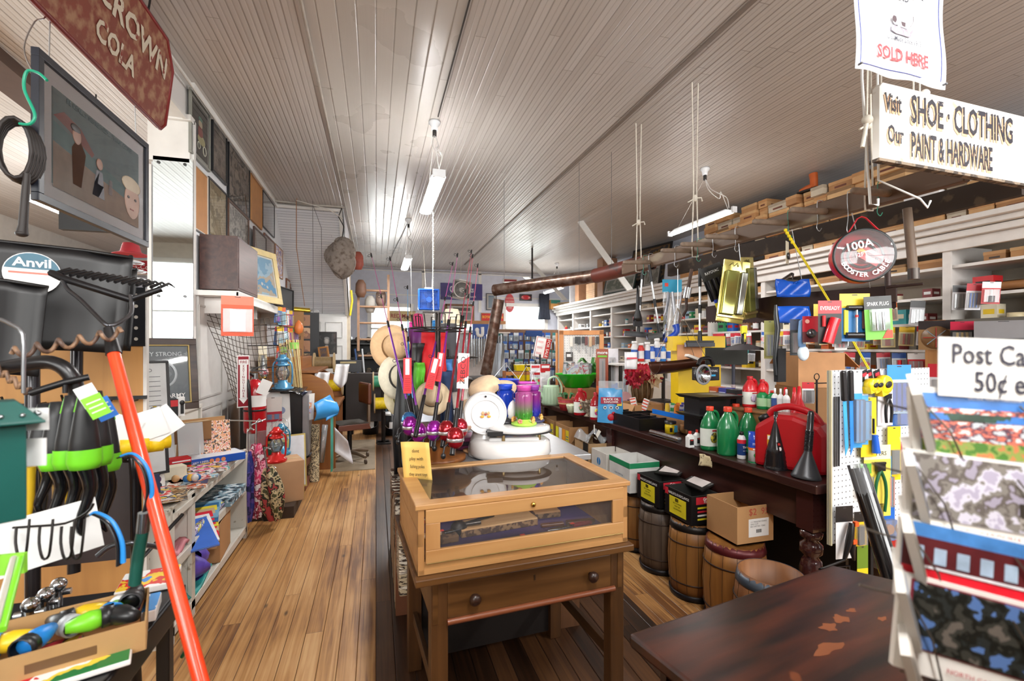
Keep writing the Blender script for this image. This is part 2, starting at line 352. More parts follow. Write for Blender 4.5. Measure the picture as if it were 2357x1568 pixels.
for x in(1.3,2.95):mb.box((x,YB-.01,3.1),(.09,.02,1.2),trimw)
struct(mb,'wall_back')
fh=[(-5.6,-2.6,1.2,3.3),(-2.3,.5,1.75,3.35),(1.2,5.4,1.75,3.35)]
mb=MB();holed(mb,XL,XR,0,ZC,fh,creamw,.16,YF-.08);struct(mb,'wall_front')
mb=MB();mb.box((XR+.08,(YF+YB)/2,ZC/2),(.16,YB-YF+.3,ZC),cwb);struct(mb,'wall_right')
mb=MB();holed(mb,YF,YB,0,ZC,[(3,7,1.0,2.9)],M('dcdad4',.6,var=.05),.16,0);struct(mb,'wall_far_left',T=mov((XL-.08,0,0))@rot(R(90),4,'Z'))
mb=MB();mb.box((-1.64,(4.55+YB)/2,ZC/2),(.28,YB-4.55,ZC),cw);struct(mb,'wall_left')
for x in():
 pass
def win(n,x0,x1,z0,z1,y,s=1):
 f=MB();fr=trimw
 for a,b,c,d in((x0-.08,x0+.03,z0-.08,z1+.08),(x1-.03,x1+.08,z0-.08,z1+.08),(x0,x1,z0-.08,z0+.03),(x0,x1,z1-.03,z1+.08),(x0,x1,(z0+z1)/2-.025,(z0+z1)/2+.025)):
  f.box(((a+b)/2,y,(c+d)/2),(b-a,.05,d-c),fr)
 f.box(((x0+x1)/2,y-.05*s,z0-.06),(x1-x0+.2,.12,.03),fr)
 o=struct(f,n,bev=.004);g=MB();g.quad((x0,y,z0),(x1,y,z0),(x1,y,z1),(x0,y,z1),clear('ffffff',.06));g.build('pane',o)
win('window_1',*bh[0],YB-.01);win('window_2',*bh[1],YB-.01);win('window_3',*fh[0],YF,-1);win('window_4',*fh[1],YF,-1);win('window_5',*fh[2],YF,-1)
mb=MB();mb.box((-1.52,.9,ZC-.16),(.01,7.3,.31),bead_v);mb.box((-1.66,.9,ZC-.16),(.27,7.3,.32),trimw);mb.box((-1.51,.9,ZC-.02),(.06,7.3,.04),trimw);mb.box((-1.51,.9,ZC-.315),(.03,7.3,.03),trimw)
struct(mb,'trim_1')
mb=MB();mb.box((-1.64,4.53,3.2),(.3,.06,.35),trimw);mb.box((-1.64,4.51,3.39),(.34,.1,.05),trimw);mb.box((-1.49,4.56,1.7),(.04,.05,3.4),trimw);mb.box((-1.79,4.56,1.5),(.03,.05,3.0),trimw);struct(mb,'trim_2',bev=.003)
mb=MB();mb.box((-1.48,9,ZC-.03),(.05,9,.06),trimw);struct(mb,'trim_3')
a=V((-1.5,7.93,ZC));b=V((-1.5,9.8,2.13));L=(b-a).length
T=frame_m((-1.5,9.8,2.13),(1,0,0),y=(a-b).normalized())
mb=MB();mb.box((.48,L/2,-.03),(.96,L,.06),planks('white_beadboard_sloping',['d8d9de','e6e7ea','dedfe4'],.05,9,0,.4,gap=.06,gapc='8f9098',grain=.03));
mb.box((.95,L/2,.01),(.05,L,.06),trimw);mb.box((.48,L-.02,.02),(.98,.05,.05),trimw);struct(mb,'wall_stair',T=T)
mb=MB();mb.box((-1.02,9.84,1.07),(.96,.06,2.14),trimw);struct(mb,'wall_under_stair')
mb=MB();mb.add([(-.5,9.8,2.1),(-.5,7.95,3.68),(-.5,9.8,3.68)],[(0,1,2)],M('cfcfd2',.6));mb.box((-.52,9.85,1.9),(.06,.14,3.6),M('cdbfa8',.6));struct(mb,'wall_stair_side')
dr=MB();dr.box((0,0,1.04),(.86,.05,2.08),M('e3e2df',.45,var=.05))
for x in(-.2,.2):
 for z,h in((.45,.6),(1.2,.62),(1.82,.3)):
  for q in((x-.15,z,.012,h),(x+.15,z,.012,h),(x,z-h/2,.3,.012),(x,z+h/2,.3,.012)):dr.box((q[0],-.03,q[1]),(q[2],.016,q[3]),M('cfceca',.5))
d=struct(dr,'door_1',loc=(-.98,9.78,0),bev=.002);h=MB();h.ball((.36,-.05,1.0),.03,M('6a5a40',.3,1));h.build('knob',d)
mb=MB();mb.box((0,0,.87),(2.3,.35,1.74),M('5a3c28',.6));one(mb,'added_light_block','plain brown shelf block added behind the viewer to keep window light off the floor','shelf',loc=(.7,-.7,0))  # unseen shelf, added to keep window light off the floor under the table
def run(n,pts,r,m,lab,cat='conduit',seg=6):
 mb=MB();mb.tube(pts,r,m,seg);return one(mb,n,lab,cat)
wp=M('b9b2a8',.5);
run('conduit',[(-.455,y,ZC-.02+.003*sin(y*5))for y in[YF+.3+i*.5 for i in range(31)]],.012,wp,'long painted cable run along the ceiling left of the tube lights')
run('conduit',[(-1.45,7.75,ZC-.02),(-1,7.77,ZC-.03),(-.47,7.8,ZC-.02)],.012,wp,'short painted pipe crossing the ceiling in front of the sloping beadboard')
run('conduit',[(-1.44,y,ZC-.085+.004*sin(y*7))for y in[.5+i*.45 for i in range(16)]],.009,M('d8d4cc',.5),'white cable along the top of the left wall above the pictures')
run('cable',[(.57,y,ZC-.008)for y in(.3,2,4.5)],.006,M('3a3430',.6),'dark cable in the ceiling joint leading to the nearest tube light','cable')
run('cable',[(.54,8.45,ZC-.01),(.5,9.3,ZC-.02),(.4,11,ZC-.02),(.3,13.2,ZC-.03)],.006,M('3a3430',.6),'dark cable on the ceiling beyond the second tube light','cable')
run('conduit',[(-.4,13.4,ZC-.05),(2,13.45,ZC-.06),(5.9,13.4,ZC-.05)],.01,wp,'thin pipe along the top of the back wall')
mb=MB();mb.box((2.3,5,ZC-.006),(.035,15,.012),M('7d7066',.45));struct(mb,'trim_4')
# tube lights
em=bpy.data.materials.new('lit_diffuser');em.use_nodes=True;nt=em.node_tree;b=nt.nodes['Principled BSDF'];b.inputs['Emission Color'].default_value=(1,.985,.97,1);b.inputs['Emission Strength'].default_value=75;b.inputs['Base Color'].default_value=(1,1,1,1)
wm=M('eceff2',.35,var=.03);cord=M('e6e4e0',.5)
def shop_light(x,y0,y1,z,ym,label,wide=.13,power=34,cz=None):
 t=thing('tube_light',label,'ceiling light',(x,(y0+y1)/2,z));L=y1-y0
 mb=MB();mb.box((0,0,.035),(wide*.75,L+.04,.045),wm,top=.8);mb.box((0,-L/2-.02,.02),(wide*.9,.03,.07),wm);mb.box((0,L/2+.02,.02),(wide*.9,.03,.07),wm);mb.build('housing',t,bev=.003)
 mb=MB();mb.lathe([(0,-L/2),(wide/2,-L/2),(wide/2,L/2),(0,L/2)],em,seg=12,ax='y',b=.35);mb.build('diffuser',t)
 mb=MB();dz=ZC-z;dy=ym-(y0+y1)/2
 mb.tube([(0,dy,dz-.12),(.03,dy-.06,dz*.6),(-.015,dy-.25,dz*.42),(.03,dy-.34,dz*.3),(0,-L/2+.06,.06)],.005,cord,6,sub=4)
 mb.tube([(0,dy,dz-.12),(-.03,dy-.1,dz*.55),(.045,dy-.2,dz*.35),(-.02,dy-.3,dz*.42),(.02,-L/2+.1,.06)],.004,cord,6,sub=4)
 mb.tube([(0,dy,dz-.12),(0,L/2-.15,.05)],.003,M('bdb9b2',.5),5);mb.build('cord',t)
 mb=MB();mb.lathe([(0,dz),(.055,dz),(.06,dz-.02),(.035,dz-.05),(.03,dz-.09),(0,dz-.09)],wm,(0,dy,0));mb.lathe([(0,dz-.09),(.02,dz-.09),(.02,dz-.15),(0,dz-.15)],M('2a2725',.5),(0,dy,0));mb.build('lamp_socket',t)
 l=area('tube_glow',(x,(y0+y1)/2,z-.05),(0,0,0),wide,L,power,(1,.985,.97));l.parent=t;l.location=(0,0,-.035)
 return t
shop_light(.55,4.3,5.5,3.05,4.62,'nearest tube light, hanging over the centre aisle and seen nearly end on')
shop_light(.54,8.35,9.55,3.03,8.3,'second tube light over the centre aisle, small and far back')
shop_light(3.9,4.43,5.6,3.03,4.9,'long thin tube light hanging on the right above the cloth-covered ropes',wide=.07,power=24)
shop_light(4.6,11.2,12.5,3.0,11.6,'far tube light below the brown stove pipe near the back wall',wide=.09,power=26)
shop_light(.55,-.6,.6,3.05,0,'tube light over the shop front behind the case',power=30)
shop_light(3.6,-.9,.3,3.05,-.3,'tube light over the right shop front behind the postcard rack',power=30)
shop_light(-3.6,6.4,7.6,3.1,7,'tube light in the side room beyond the left wall',power=45)
mb=MB();mb.tube([(.62,5.35,3.02),(.615,5.35,2.2),(.64,5.36,1.6)],.004,M('f0eee8',.6),5)
for i in range(60):z=3.0-i*.022;mb.box((.618+.004*(i%2),5.35,z),(.014,.004,.005),M('f0eee8',.6))
one(mb,'pull_string','white knotted pull string hanging from the nearest tube light','string')
mb=MB();mb.tube([(.60,8.6,3.03),(.63,8.62,1.7)],.003,M('f0eee8',.6),5);one(mb,'pull_string','thin white pull string hanging from the second tube light','string')
# goods library
wht=M('f2f2f0',.45,var=.03);blk=M('141315',.4,var=.15);blkp=M('1a191b',.28,var=.1);steel=M('a9abad',.28,1,var=.06);wire=M('c9cdd0',.3,1,var=.03);dwire=M('2a2624',.45,.6)
kraft=M('b98a5c',.75,var=.06,sc=5);kraft2=M('c99f70',.75,var=.06,sc=5);kraftd=M('8d6640',.8,var=.08);paper=M('f3f1ec',.7,var=.03);rope=M('d9d2c4',.8,var=.12,sc=40)
darkw=wood('2a1512','4a2620',.28,1,1,.1);pinew=wood('b5824d','d2a46c',.45,0,1,.1);oak=wood('6e4022','925a30',.42,0,1,.12)
def framed(T,w,h,fc,pic,label,fw=.02,mw=.05,mc='e9e6e1',dp=.022,glass=True,cat='picture',name='framed_picture',extra=None,inner=None,group=None):
 """frame in local XZ, facing -Y, origin at bottom centre"""
 t=thing(name,label,cat,T=T,group=group);fm=fc if not isinstance(fc,str)else M(fc,.35,var=.1)
 mb=MB()
 for c,d in(((0,0,fw/2),(w,dp,fw)),((0,0,h-fw/2),(w,dp,fw)),((-w/2+fw/2,0,h/2),(fw,dp,h-2*fw)),((w/2-fw/2,0,h/2),(fw,dp,h-2*fw))):mb.box(c,d,fm)
 if inner:
  for c,d in(((0,-.004,fw+.004),(w-2*fw,dp,.008)),((0,-.004,h-fw-.004),(w-2*fw,dp,.008)),((-w/2+fw+.004,-.004,h/2),(.008,dp,h-2*fw)),((w/2-fw-.004,-.004,h/2),(.008,dp,h-2*fw))):mb.box(c,d,M(inner,.35,.6))
 mb.build('frame',t,bev=.002)
 mb=MB();mb.box((0,.004,h/2),(w-2*fw,.006,h-2*fw),M(mc,.7,var=.03));mb.build('mount',t)
 mb=MB();mb.box((0,0,h/2),(w-2*fw-2*mw,.004,h-2*fw-2*mw),pic)
 if extra:extra(mb,w,h)
 mb.build('print',t)
 if glass:
  mb=MB();mb.quad((-w/2+fw,-.006,fw),(w/2-fw,-.006,fw),(w/2-fw,-.006,h-fw),(-w/2+fw,-.006,h-fw),clear('ffffff',.03,.03));mb.build('glass',t)
 return t
def onX(u1,u2,vt,vb,X,face=1):
 p=AX(u1,vt,X);q=AX(u1,vb,X);r=AX(u2,vt,X);w=r.y-p.y;h=p.z-q.z
 return mov((X,(p.y+r.y)/2,q.z))@rot(R(90)*face,4,'Z'),abs(w),h
def onY(u1,u2,vt,vb,Y):
 p=AY(u1,vt,Y);q=AY(u1,vb,Y);r=AY(u2,vt,Y);return mov(((p.x+r.x)/2,Y,q.z)),r.x-p.x,p.z-q.z
def face_cam(p,tilt=0,turn=0):
 a=math.atan2(p[0],p[1]);return mov(p)@rot(-a*.7+turn,4,'Z')@rot(tilt,4,'Y')
def carton(T,w,d,h,label,mat=None,open_=True,flaps=0,marks=None,name='cardboard_box',cat='box',group=None,inside=None):
 m=mat or kraft;t=.006;im=inside or M('a87c50',.8)
 o=thing(name,label,cat,T=T,group=group);mb=MB()
 mb.box((0,0,t/2),(w,d,t),m)
 for x,y,a,b in((0,-d/2+t/2,w,t),(0,d/2-t/2,w,t),(-w/2+t/2,0,t,d-2*t),(w/2-t/2,0,t,d-2*t)):mb.box((x,y,h/2),(a,b,h),m)
 if not open_:mb.box((0,0,h-t/2),(w-.002,d-.002,t),m);mb.box((0,0,h+.0006),(w,.045,.001),M('c8a878',.4))
 if marks:marks(mb,w,d,h)
 mb.build('body',o)
 if flaps:
  for k,(x,y,a,b,rx,ry)in enumerate(((0,-d/2,w,d*.45,1,0),(0,d/2,w,d*.45,-1,0),(-w/2,0,w*.45,d,0,-1),(w/2,0,w*.45,d,0,1))):
   if not(flaps>>k)&1:continue
   mb=MB();an=[.9,.7,1.1,.8][k]
   if rx:mb.T=TR(x,y,h)@rot(rx*an+(PI if rx>0 else 0),4,'X');mb.box((0,b/2 if rx<0 else-b/2+(b if rx>0 else 0),0),(a,b,.004),m)
   else:mb.T=TR(x,y,h)@rot(-ry*-an if ry<0 else an,4,'Y');mb.box((-a/2 if ry<0 else a/2,0,0),(a,b,.004),m)
   mb.build('flap',o)
 return o
def shoebox(T,w,d,h,m,m2,label,group=None,logo=None,lid=.35):
 mb=MB();mb.box((0,0,h/2),(w,d,h),m);mb.box((0,0,h-h*lid/2+.002),(w+.006,d+.006,h*lid),m2)
 if logo:mb.box((0,-d/2-.0005,h*.33),(w*.5,.001,h*.22),M(logo,.6));mb.box((-w/2-.0005,0,h*.33),(.001,d*.5,h*.22),M(logo,.6));
 return one(mb,'shoe_box',label,'shoe box',T=T,group=group)
def packet(T,w,h,hc,bc,bub,label,name='blister_pack',cat='tool pack',group=None,split=.3,bubm=None,bt=.018,txt=None,tc='ffffff',parts=True,hole=True):
 """carded goods hanging from the top centre: card, printed header, clear bubble with the ware in it (local XZ, faces -Y)"""
 mb=MB();mb.box((0,0,-h*(1-split)/2-h*split),(w,.0016,h*(1-split)),M(bc,.45,var=.04));mb.box((0,0,-h*split/2),(w,.0016,h*split),M(hc,.4,var=.04))
 if hole:mb.box((0,-.001,-.008),(w*.18,.001,.005),M('3a3a3a'))
 if txt:mb.text(txt,h*split*.42,TR(0,-.0012,-h*split*.6)@rot(R(90),4,'X'),M(tc),sx=min(1.0,w*.85/max(.001,h*split*.42*.6*len(txt))))
 w2=MB()if parts else mb;bub(w2,w,h,split)
 if not parts:return one(mb,name,label,cat,T=T,group=group)
 o=thing(name,label,cat,T=T,group=group);mb.build('card',o);w2 .build('blister',o)
 return o
def ware(col,n=1,k='bar',met=0,tw=.6,th=.75):
 def f(mb,w,h,s):
  m=M(col,.3,met)if isinstance(col,str)else col;z0=-h*s-h*(1-s)*(.5+th/2);hh=h*(1-s)*th
  for i in range(n):
   x=(i-(n-1)/2)*w*tw/max(n,1)
   if k=='bar':mb.box((x,-.008,z0+hh/2),(w*tw/n*.6,.014,hh),m)
   elif k=='rod':mb.cyl((x,-.008,z0),(x,-.008,z0+hh),w*tw/n*.3,m,seg=8)
   elif k=='disc':mb.cyl((x,-.002,z0+hh/2),(x,-.014,z0+hh/2),w*tw*.5,m,seg=20)
   elif k=='tool':mb.cyl((x,-.01,z0),(x,-.01,z0+hh*.5),w*tw/n*.34,m,seg=8);mb.cyl((x,-.01,z0+hh*.5),(x,-.01,z0+hh),w*tw/n*.12,steel,seg=6)
  mb.box((0,-.01,z0+hh/2),(w*min(.9,tw+.2),.02,hh*1.06),clear())
 return f
def bottle(o,r,h,m,cap,lab=None,ch=.12,sh=.7,name='bottle',seg=16,a=1,b=1,neck=.4):
 mb=MB();mb.lathe([(0,0),(r*.94,0),(r,h*.03),(r,h*sh),(r*.75,h*(sh+.1)),(r*neck,h*(sh+.18)),(r*neck,h*(1-ch)),(0,h*(1-ch))],m,seg=seg,a=a,b=b);mb.build('body',o)
 mb=MB();mb.lathe([(0,h*(1-ch)),(r*neck*1.2,h*(1-ch)),(r*neck*1.15,h),(0,h)],M(cap,.4),seg=12);mb.build('cap',o)
 if lab:mb=MB();mb.lathe([(r*1.01,h*.15),(r*1.01,h*.58)],lab,seg=seg,a=a,b=b);mb.build('label',o)
 return o
def book(T,w,d,h,m,label,cat='book',name='book',group=None,pages=True):
 mb=MB();t=.003 if h>.012 else h/4
 mb.box((0,0,t/2),(w,d,t),m);mb.box((0,0,h-t/2),(w,d,t),m);mb.box((.002,0,h/2),(w-.008,d-.008,h-2*t),paper if pages else m)
 mb.box((-w/2+t/2,0,h/2),(t,d,h),m)
 return one(mb,name,label,cat,T=T,group=group)
def hookw(T,label,h=.14,m=None,kind='wire_hook'):
 mb=MB();mb.tube([(-.025,0,-.03),(-.022,0,0),(.005,0,.006),(.018,0,-.02),(-.012,0,-h*.5),(.018,0,-h*.85),(.004,0,-h),(-.02,0,-h*.93)],.002,m or wire,6,sub=4)
 return one(mb,kind,label,'hook',T=T)
 # left wall: pictures, mirror, signs
XW=-1.485
def wp(u1,u2,vt,vb,*a,X=XW,**k):
 T,w,h=onX(u1,u2,vt,vb,X);return framed(T,w,h,*a,**k)
wp(437,482,200,350,'8f9088',M('2b2c2a',.5),'grey mounted picture of a motorcycle rider at the near end of the left wall',fw=.02,mw=.03,mc='b9bab2',glass=True,extra=lambda mb,w,h:[mb.ball((0,-.003,h*.62),(w*.1,.003,h*.07),M('d8c8a8')),mb.ball((0,-.003,h*.7),(w*.11,.003,h*.04),M('4f8f7c')),mb.ball((0,-.003,h*.47),(w*.13,.003,h*.14),M('9a4038')),mb.ball((w*.05,-.003,h*.38),(w*.2,.003,h*.08),M('cfc890')),mb.tube([(w*.2+.04*cos(t*.63),-.004,h*.25+.04*sin(t*.63))for t in range(10)],.005,M('c9cbb8'),5,closed=True),mb.tube([(-w*.1+.03*cos(t*.63),-.004,h*.25+.03*sin(t*.63))for t in range(10)],.005,M('b9bba8'),5,closed=True)])
wp(488,521,245,393,'17181b',blotch(['4d463f','7a7066','9c9186','5d544c'],9,.3,seed=1),'tall black frame with a mottled grey print, beside the motorcycle picture',fw=.02,mw=.012,mc='3c3834')
wp(525,574,318,458,'141518',blotch(['6b6058','8d8176','3f3833','a5998c'],5,.25,seed=2),'large black frame with a brown photograph in the top row of the left wall',fw=.02,mw=.015,mc='7b7168')
wp(577,602,392,505,M('b07c4a',.6),M('b5804c',.55,var=.1),'plain orange-brown board high on the left wall between two frames',fw=.01,mw=.0,mc='b07c4a',glass=False,cat='board',name='cork_board')
wp(604,631,437,520,'2a2a2c',M('e4e5e6',.4),'thin black frame with a nearly blank white sheet, last of the top row',fw=.008,mw=.02,mc='d8d9da')
wp(446,477,377,525,M('d9d6cf',.5),M('bd8654',.55,var=.08),'plain tan board in a pale edge, below the motorcycle picture',fw=.008,mw=0,mc='bd8654',glass=False,cat='board',name='cork_board')
wp(479,521,405,540,'1c1b1c',blotch(['b09c78','c6b592','8c7a58','a48f68'],6,.25,seed=4),'black frame holding a yellowed old map or page, second row of the left wall',fw=.016,mw=.012,mc='a8966f')
wp(524,572,455,552,wood('4a3226','6b4a38',.4,0),blotch(['c6c3b8','8d8a80','dcd9cf','6f6c64'],7,.3,seed=5),'brown framed black and white photograph below the large black frame',fw=.03,mw=.012,mc='e3e0d8')
wp(584,612,520,640,wood('33211b','4c332a',.35,0),blotch(['c9c6bf','bdbab3','cfccc6'],20,.3,seed=6),'dark framed certificate leaning on the ledge behind the cream picture',fw=.022,mw=.01,mc='cdcac2',X=-1.44)
wp(608,631,535,625,wood('5f3a28','7b503a',.35,0),M('c9b9a8',.5),'brown wooden frame with a pale sheet, over the black instrument case',fw=.025,mw=.01,mc='d6cabc',X=-1.47)
wp(633,650,560,632,wood('8a5f3c','a67a52',.5,0),blotch(['c79f72','e8e6ea','8f86b4','c79f72'],12,.6,seed=3),'narrow notice board with pinned cards near the stair corner',fw=.01,mw=0,mc='c79f72',glass=False,cat='notice board',name='notice_board')
wp(659,668,640,672,wood('6b3c24','8a5436',.4,0),M('e6e2da',.5),'tiny brown picture frame on the white post beside the stair',fw=.03,mw=.02,mc='efece6')
wp(669,674,660,684,'3b3a3a',M('bdbcb8',.5),'tiny dark frame hanging below the tiny brown one',fw=.02,mw=.01)
T=mov((0,0,0))
mb=MB();w_=.72;mb.box((0,0,.24),(w_,.3,.48),wood('3a2421','573a33',.4,0));mb.box((w_/2+.001,0,.24),(.004,.26,.44),M('1a1312'));
mb.box((0,-.152,.24),(w_-.04,.004,.44),wood('4a302b','60423b',.4,0));one(mb,'cabinet','brown wooden box cabinet standing on the white ledge beneath the pictures','cabinet',T=mov((-1.33,5.05,2.0))@rot(R(90),4,'Z'),bev=.004)
mb=MB();mb.box((-1.32,5.75,1.955),(.36,2.4,.045),trimw);mb.box((-1.15,5.75,1.93),(.02,2.4,.08),trimw)
for y in(4.75,5.75,6.85):mb.box((-1.36,y,1.86),(.2,.03,.14),trimw)
one(mb,'wall_shelf','white painted ledge along the left wall under the brown box cabinet','shelf',bev=.003)
framed(mov((-1.16,5.72,1.98))@rot(R(68),4,'Z')@rot(R(-9),4,'X'),.60,.60,M('d9c48e',.5),blotch(['8ab4cf','aecbdb','c7b8a4','6ea5cb','d8d8d2'],3.5,.25,seed=8),'cream framed seaside picture leaning on the ledge over the orange packet',fw=.07,mw=.02,mc='efece2')
mb=MB();mb.box((0,0,.17),(.6,.12,.34),blk);mb.box((0,-.062,.17),(.56,.004,.3),M('0b0b0c',.6));mb.tube([(-.29,-.07,.01),(-.29,-.07,.33),(.29,-.07,.33),(.29,-.07,.01)],.01,M('333335',.4),6)
one(mb,'instrument_case','open black case with dark lining on the ledge past the cream picture','case',T=mov((-1.28,7.2,1.98))@rot(R(80),4,'Z'),bev=.01)
mb=MB()
for k in range(5):mb.tube([(0,.02*k,0),(.03,.02*k+.01,.1),(-.02,.02*k,.18),(.05,.02*k,.24)],.006,[M('2f62a8'),blk,M('8d9096')][k%3],6,sub=3)
one(mb,'cable_bundle','tangle of blue and black cords on the ledge beside the cream picture','cable',loc=(-1.24,6.35,1.98))
mb=MB();T,w,h=onY(352,444,358,800,4.5);
mir=M('dfe8ea',.02,1,var=0);mb.box((0,.005,h/2),(w,.01,h),mir);o=thing('mirror','tall frameless mirror on the end of the left wall reflecting the shop front','mirror',T=T);mb.build('mirror_plate',o)
for x in(-w*.36,w*.3):
 for z in(h-.05,h*.27,.05):mb=MB();mb.cyl((x,0,z),(x,-.008,z),.012,M('4a4a4a',.3,1));mb.build('screw',o)
mb=MB();pw=M('dcdad6',.5,var=.05);mb.box((0,.0,1.0),(2.6,.03,1.9),pw)
for x in(-1.0,-.2,.6):
 for z,hh in((.55,.8),(1.45,.8)):
  for q in((x-.3,z,.015,hh),(x+.3,z,.015,hh),(x,z-hh/2,.6,.015),(x,z+hh/2,.6,.015)):mb.box((q[0],-.018,q[1]),(q[2],.014,q[3]),M('c5c2bd',.5))
one(mb,'panelling','white panelled boards behind the net and the fire extinguisher','panelling',T=mov((-1.47,5.9,0))@rot(R(90),4,'Z'))
nm=M('4a3c30',.8);mb=MB();n=16
def netp(i,j):a=i/n;b=j/n;return(-.03+.05*sin(a*7+b*3),(-.38+.8*a)*(1-.35*b)+.16*b,-1.0*b*(1-.15*(1-a))-.08*sin(a*3))
for i in range(n+1):mb.tube([netp(i,j)for j in range(n+1)],.0028,nm,4)
for j in range(n+1):mb.tube([netp(i,j)for i in range(n+1)],.0028,nm,4)
mb.tube([netp(0,0),(-.02,-.36,.05),netp(4,0)],.004,nm,4)
one(mb,'fishing_net','brown knotted fishing net draped on the white panelling','net',loc=(-1.2,5.02,1.84),rz=R(-48))
def packX(u,v,X,w,h,*a,turn=R(60),**k):p=AX(u,v,X);return packet(mov(p)@rot(turn,4,'Z'),w,h,*a,**k)
packX(547,682,-1.1,.235,.33,'f07a58','f25a2c',ware('b9aeb0',1,'bar',tw=.8,th=.7),'large orange bagged pack hanging from the ledge in front of the net','shooting_target_pack','pack',turn=R(20),split=.22)
cols=['e8b040','d94a5c','4a7ac0','e86a2c','8a4fa0','e6e2da','59a04a','c83a3a','f0c840','9ad0e0']
random.seed(11);k=0
for row,(zz,n,y0,y1)in enumerate(((1.98,9,6.25,7.15),(1.74,8,6.35,7.1),(1.5,6,6.3,7.0),(1.24,6,6.35,6.95))):
 for i in range(n):
  y=y0+(y1-y0)*i/(n-1);c=cols[(k*3+row)%10];nm_={'e8b040':'amber','d94a5c':'pink','4a7ac0':'blue','e86a2c':'orange','8a4fa0':'purple','e6e2da':'white','59a04a':'green','c83a3a':'red','f0c840':'yellow','9ad0e0':'pale blue'}
  packet(mov((-1.12+uni(-.05,.04),y,zz))@rot(R(35)+uni(-.3,.3),4,'Z')@rot(uni(-.12,.12),4,'Y'),.07+.03*random.random(),.17+.06*random.random(),c,cols[(k*7+2)%10],ware(cols[(k*5+4)%10],1+k%2,['tool','bar','rod'][k%3],0),f'{nm_[c]} tackle packet, {ORD[i]} from the net on the {["top","second","third","lowest"][row]} rail','tackle_packet','tackle',parts=row<2,split=.25)
  k+=1
mb=MB();
for z in(1.985,1.745,1.505,1.245):mb.tube([(-1.44,6.1,z),(-1.12,6.1,z+.005),(-1.12,7.2,z+.005),(-1.44,7.2,z)],.006,dwire,6)
one(mb,'peg_rail','black wire rails carrying the fishing tackle packets','rail')
mb=MB();mb.lathe([(0,.0),(.05,.03),(.062,.09),(.045,.15),(.012,.19),(0,.2)],M('f08a4a',.4),seg=12,b=.8);one(mb,'bait_bag','orange peach-coloured float bag at the end of the top tackle row','bag',loc=(-1.02,7.0,1.66))
T=mov(D(560,938,4.15))@rot(R(32),4,'Z');w=.1;h=.46
o=thing('safety_sign','tall narrow red and white sign reading FIRE EXTINGUISHER with a down arrow','sign',T=T)
mb=MB();mb.box((0,0,h/2),(w,.003,h),wht);mb.box((0,-.002,h/2),(w*.86,.002,h*.96),M('8c1526',.4));mb.box((0,-.0035,h*.5),(w*.56,.002,h*.66),wht);mb.box((0,-.0035,h*.87),(w*.78,.002,h*.1),wht)
mb.add([(-w*.38,-.0045,h*.18),(w*.38,-.0045,h*.18),(0,-.0045,h*.07)],[(0,1,2)][:1],wht);mb.build('panel',o)
mb=MB();RX=rot(R(90),4,'X');rd=M('8c1526',.4);mb.text('FIRE',.034,TR(0,-.005,h*.87)@RX,rd,bold=.01,sx=.95)
for i,ch in enumerate('EXTINGUISHER'):mb.text(ch,.027,TR(0,-.005,h*.79-i*h*.0525)@RX,rd,bold=.015)
mb.build('lettering',o)
red=M('b5141f',.22,var=.05,coat=.5);p=AX(598,985,-1.12)
o=thing('fire_extinguisher','red fire extinguisher with black hose and white tag beside its sign','fire extinguisher',loc=(-1.07,4.80,.71),rz=R(20))
o.scale=(1.04,)*3
mb=MB();mb.lathe([(0,0),(.085,0),(.09,.02),(.09,.36),(.08,.41),(.05,.45),(.025,.47),(0,.47)],red,seg=24);mb.build('cylinder',o)
mb=MB();mb.cyl((0,0,.46),(0,0,.52),.025,steel);mb.box((.03,0,.54),(.12,.02,.012),blk);mb.T=TR(0,0,.55,ry=R(-20));mb.box((.04,0,.01),(.13,.02,.01),blk);mb.T=Mx();mb.cyl((-.03,-.02,.5),(-.06,-.04,.5),.018,steel);mb.build('valve',o)
mb=MB();mb.tube([(-.02,-.02,.5),(-.07,-.08,.52),(-.06,-.115,.4),(-.05,-.11,.2),(-.045,-.105,.12)],.014,blkp,8,sub=4);mb.tube([(-.045,-.105,.12),(-.043,-.104,.04)],.014,steel,8);mb.build('hose',o)
mb=MB();mb.lathe([(.0915,.19),(.0935,.19),(.0935,.205),(.0915,.205)],blk,seg=24);mb.build('strap',o)
mb=MB();mb.lathe([(.0912,.23),(.0912,.33)],wht,seg=24);mb.build('instruction_label',o)
mb=MB();mb.T=TR(.06,-.1,.4,ry=R(25));mb.box((0,0,0),(.09,.002,.13),wht);mb.build('tag',o)
o=thing('hanging_sign','long rusty red painted sign reading ROYAL CROWN COLA hung from the header','sign',T=mov((-1.42,3.78,2.98))@rot(R(90),4,'Z')@rot(R(8),4,'X'))
rust=stains('8c4534','a87e60',16,.56,.65,'783a2b',.1);L_=2.45;hh=.56
poly=[(0,.05),(-.05,0),(-L_+.05,0),(-L_,.06),(-L_,hh-.06),(-L_+.06,hh),(-.16,hh),(-.02,hh-.14)]
mb=MB();mb.prism(poly,-.012,.012,rust,ax='y');mb.tube([(x,-.012,z)for x,z in poly],.012,M('7a1f1c',.5),6,closed=True);mb.build('panel',o)
RX=rot(R(90),4,'X');wl=stains('d9cdb8','8a3a2c',14,.6,.7);mb=MB()
mb.text('ROYAL CROWN',.18,TR(-.10,-.016,.37)@RX,wl,ax='r',sx=1.15,bold=.03);mb.text('COLA',.15,TR(-.47,-.016,.17)@RX,wl,ax='r',sx=1.0,bold=.03);mb.build('lettering',o)
mb=MB();mb.text('BEST BY TASTE TEST',.07,TR(-1.35,-.016,.09)@RX,stains('b08a3a','8a3226',20,.55,.7),ax='r',sx=1.2);mb.build('small_lettering',o)
mb=MB()
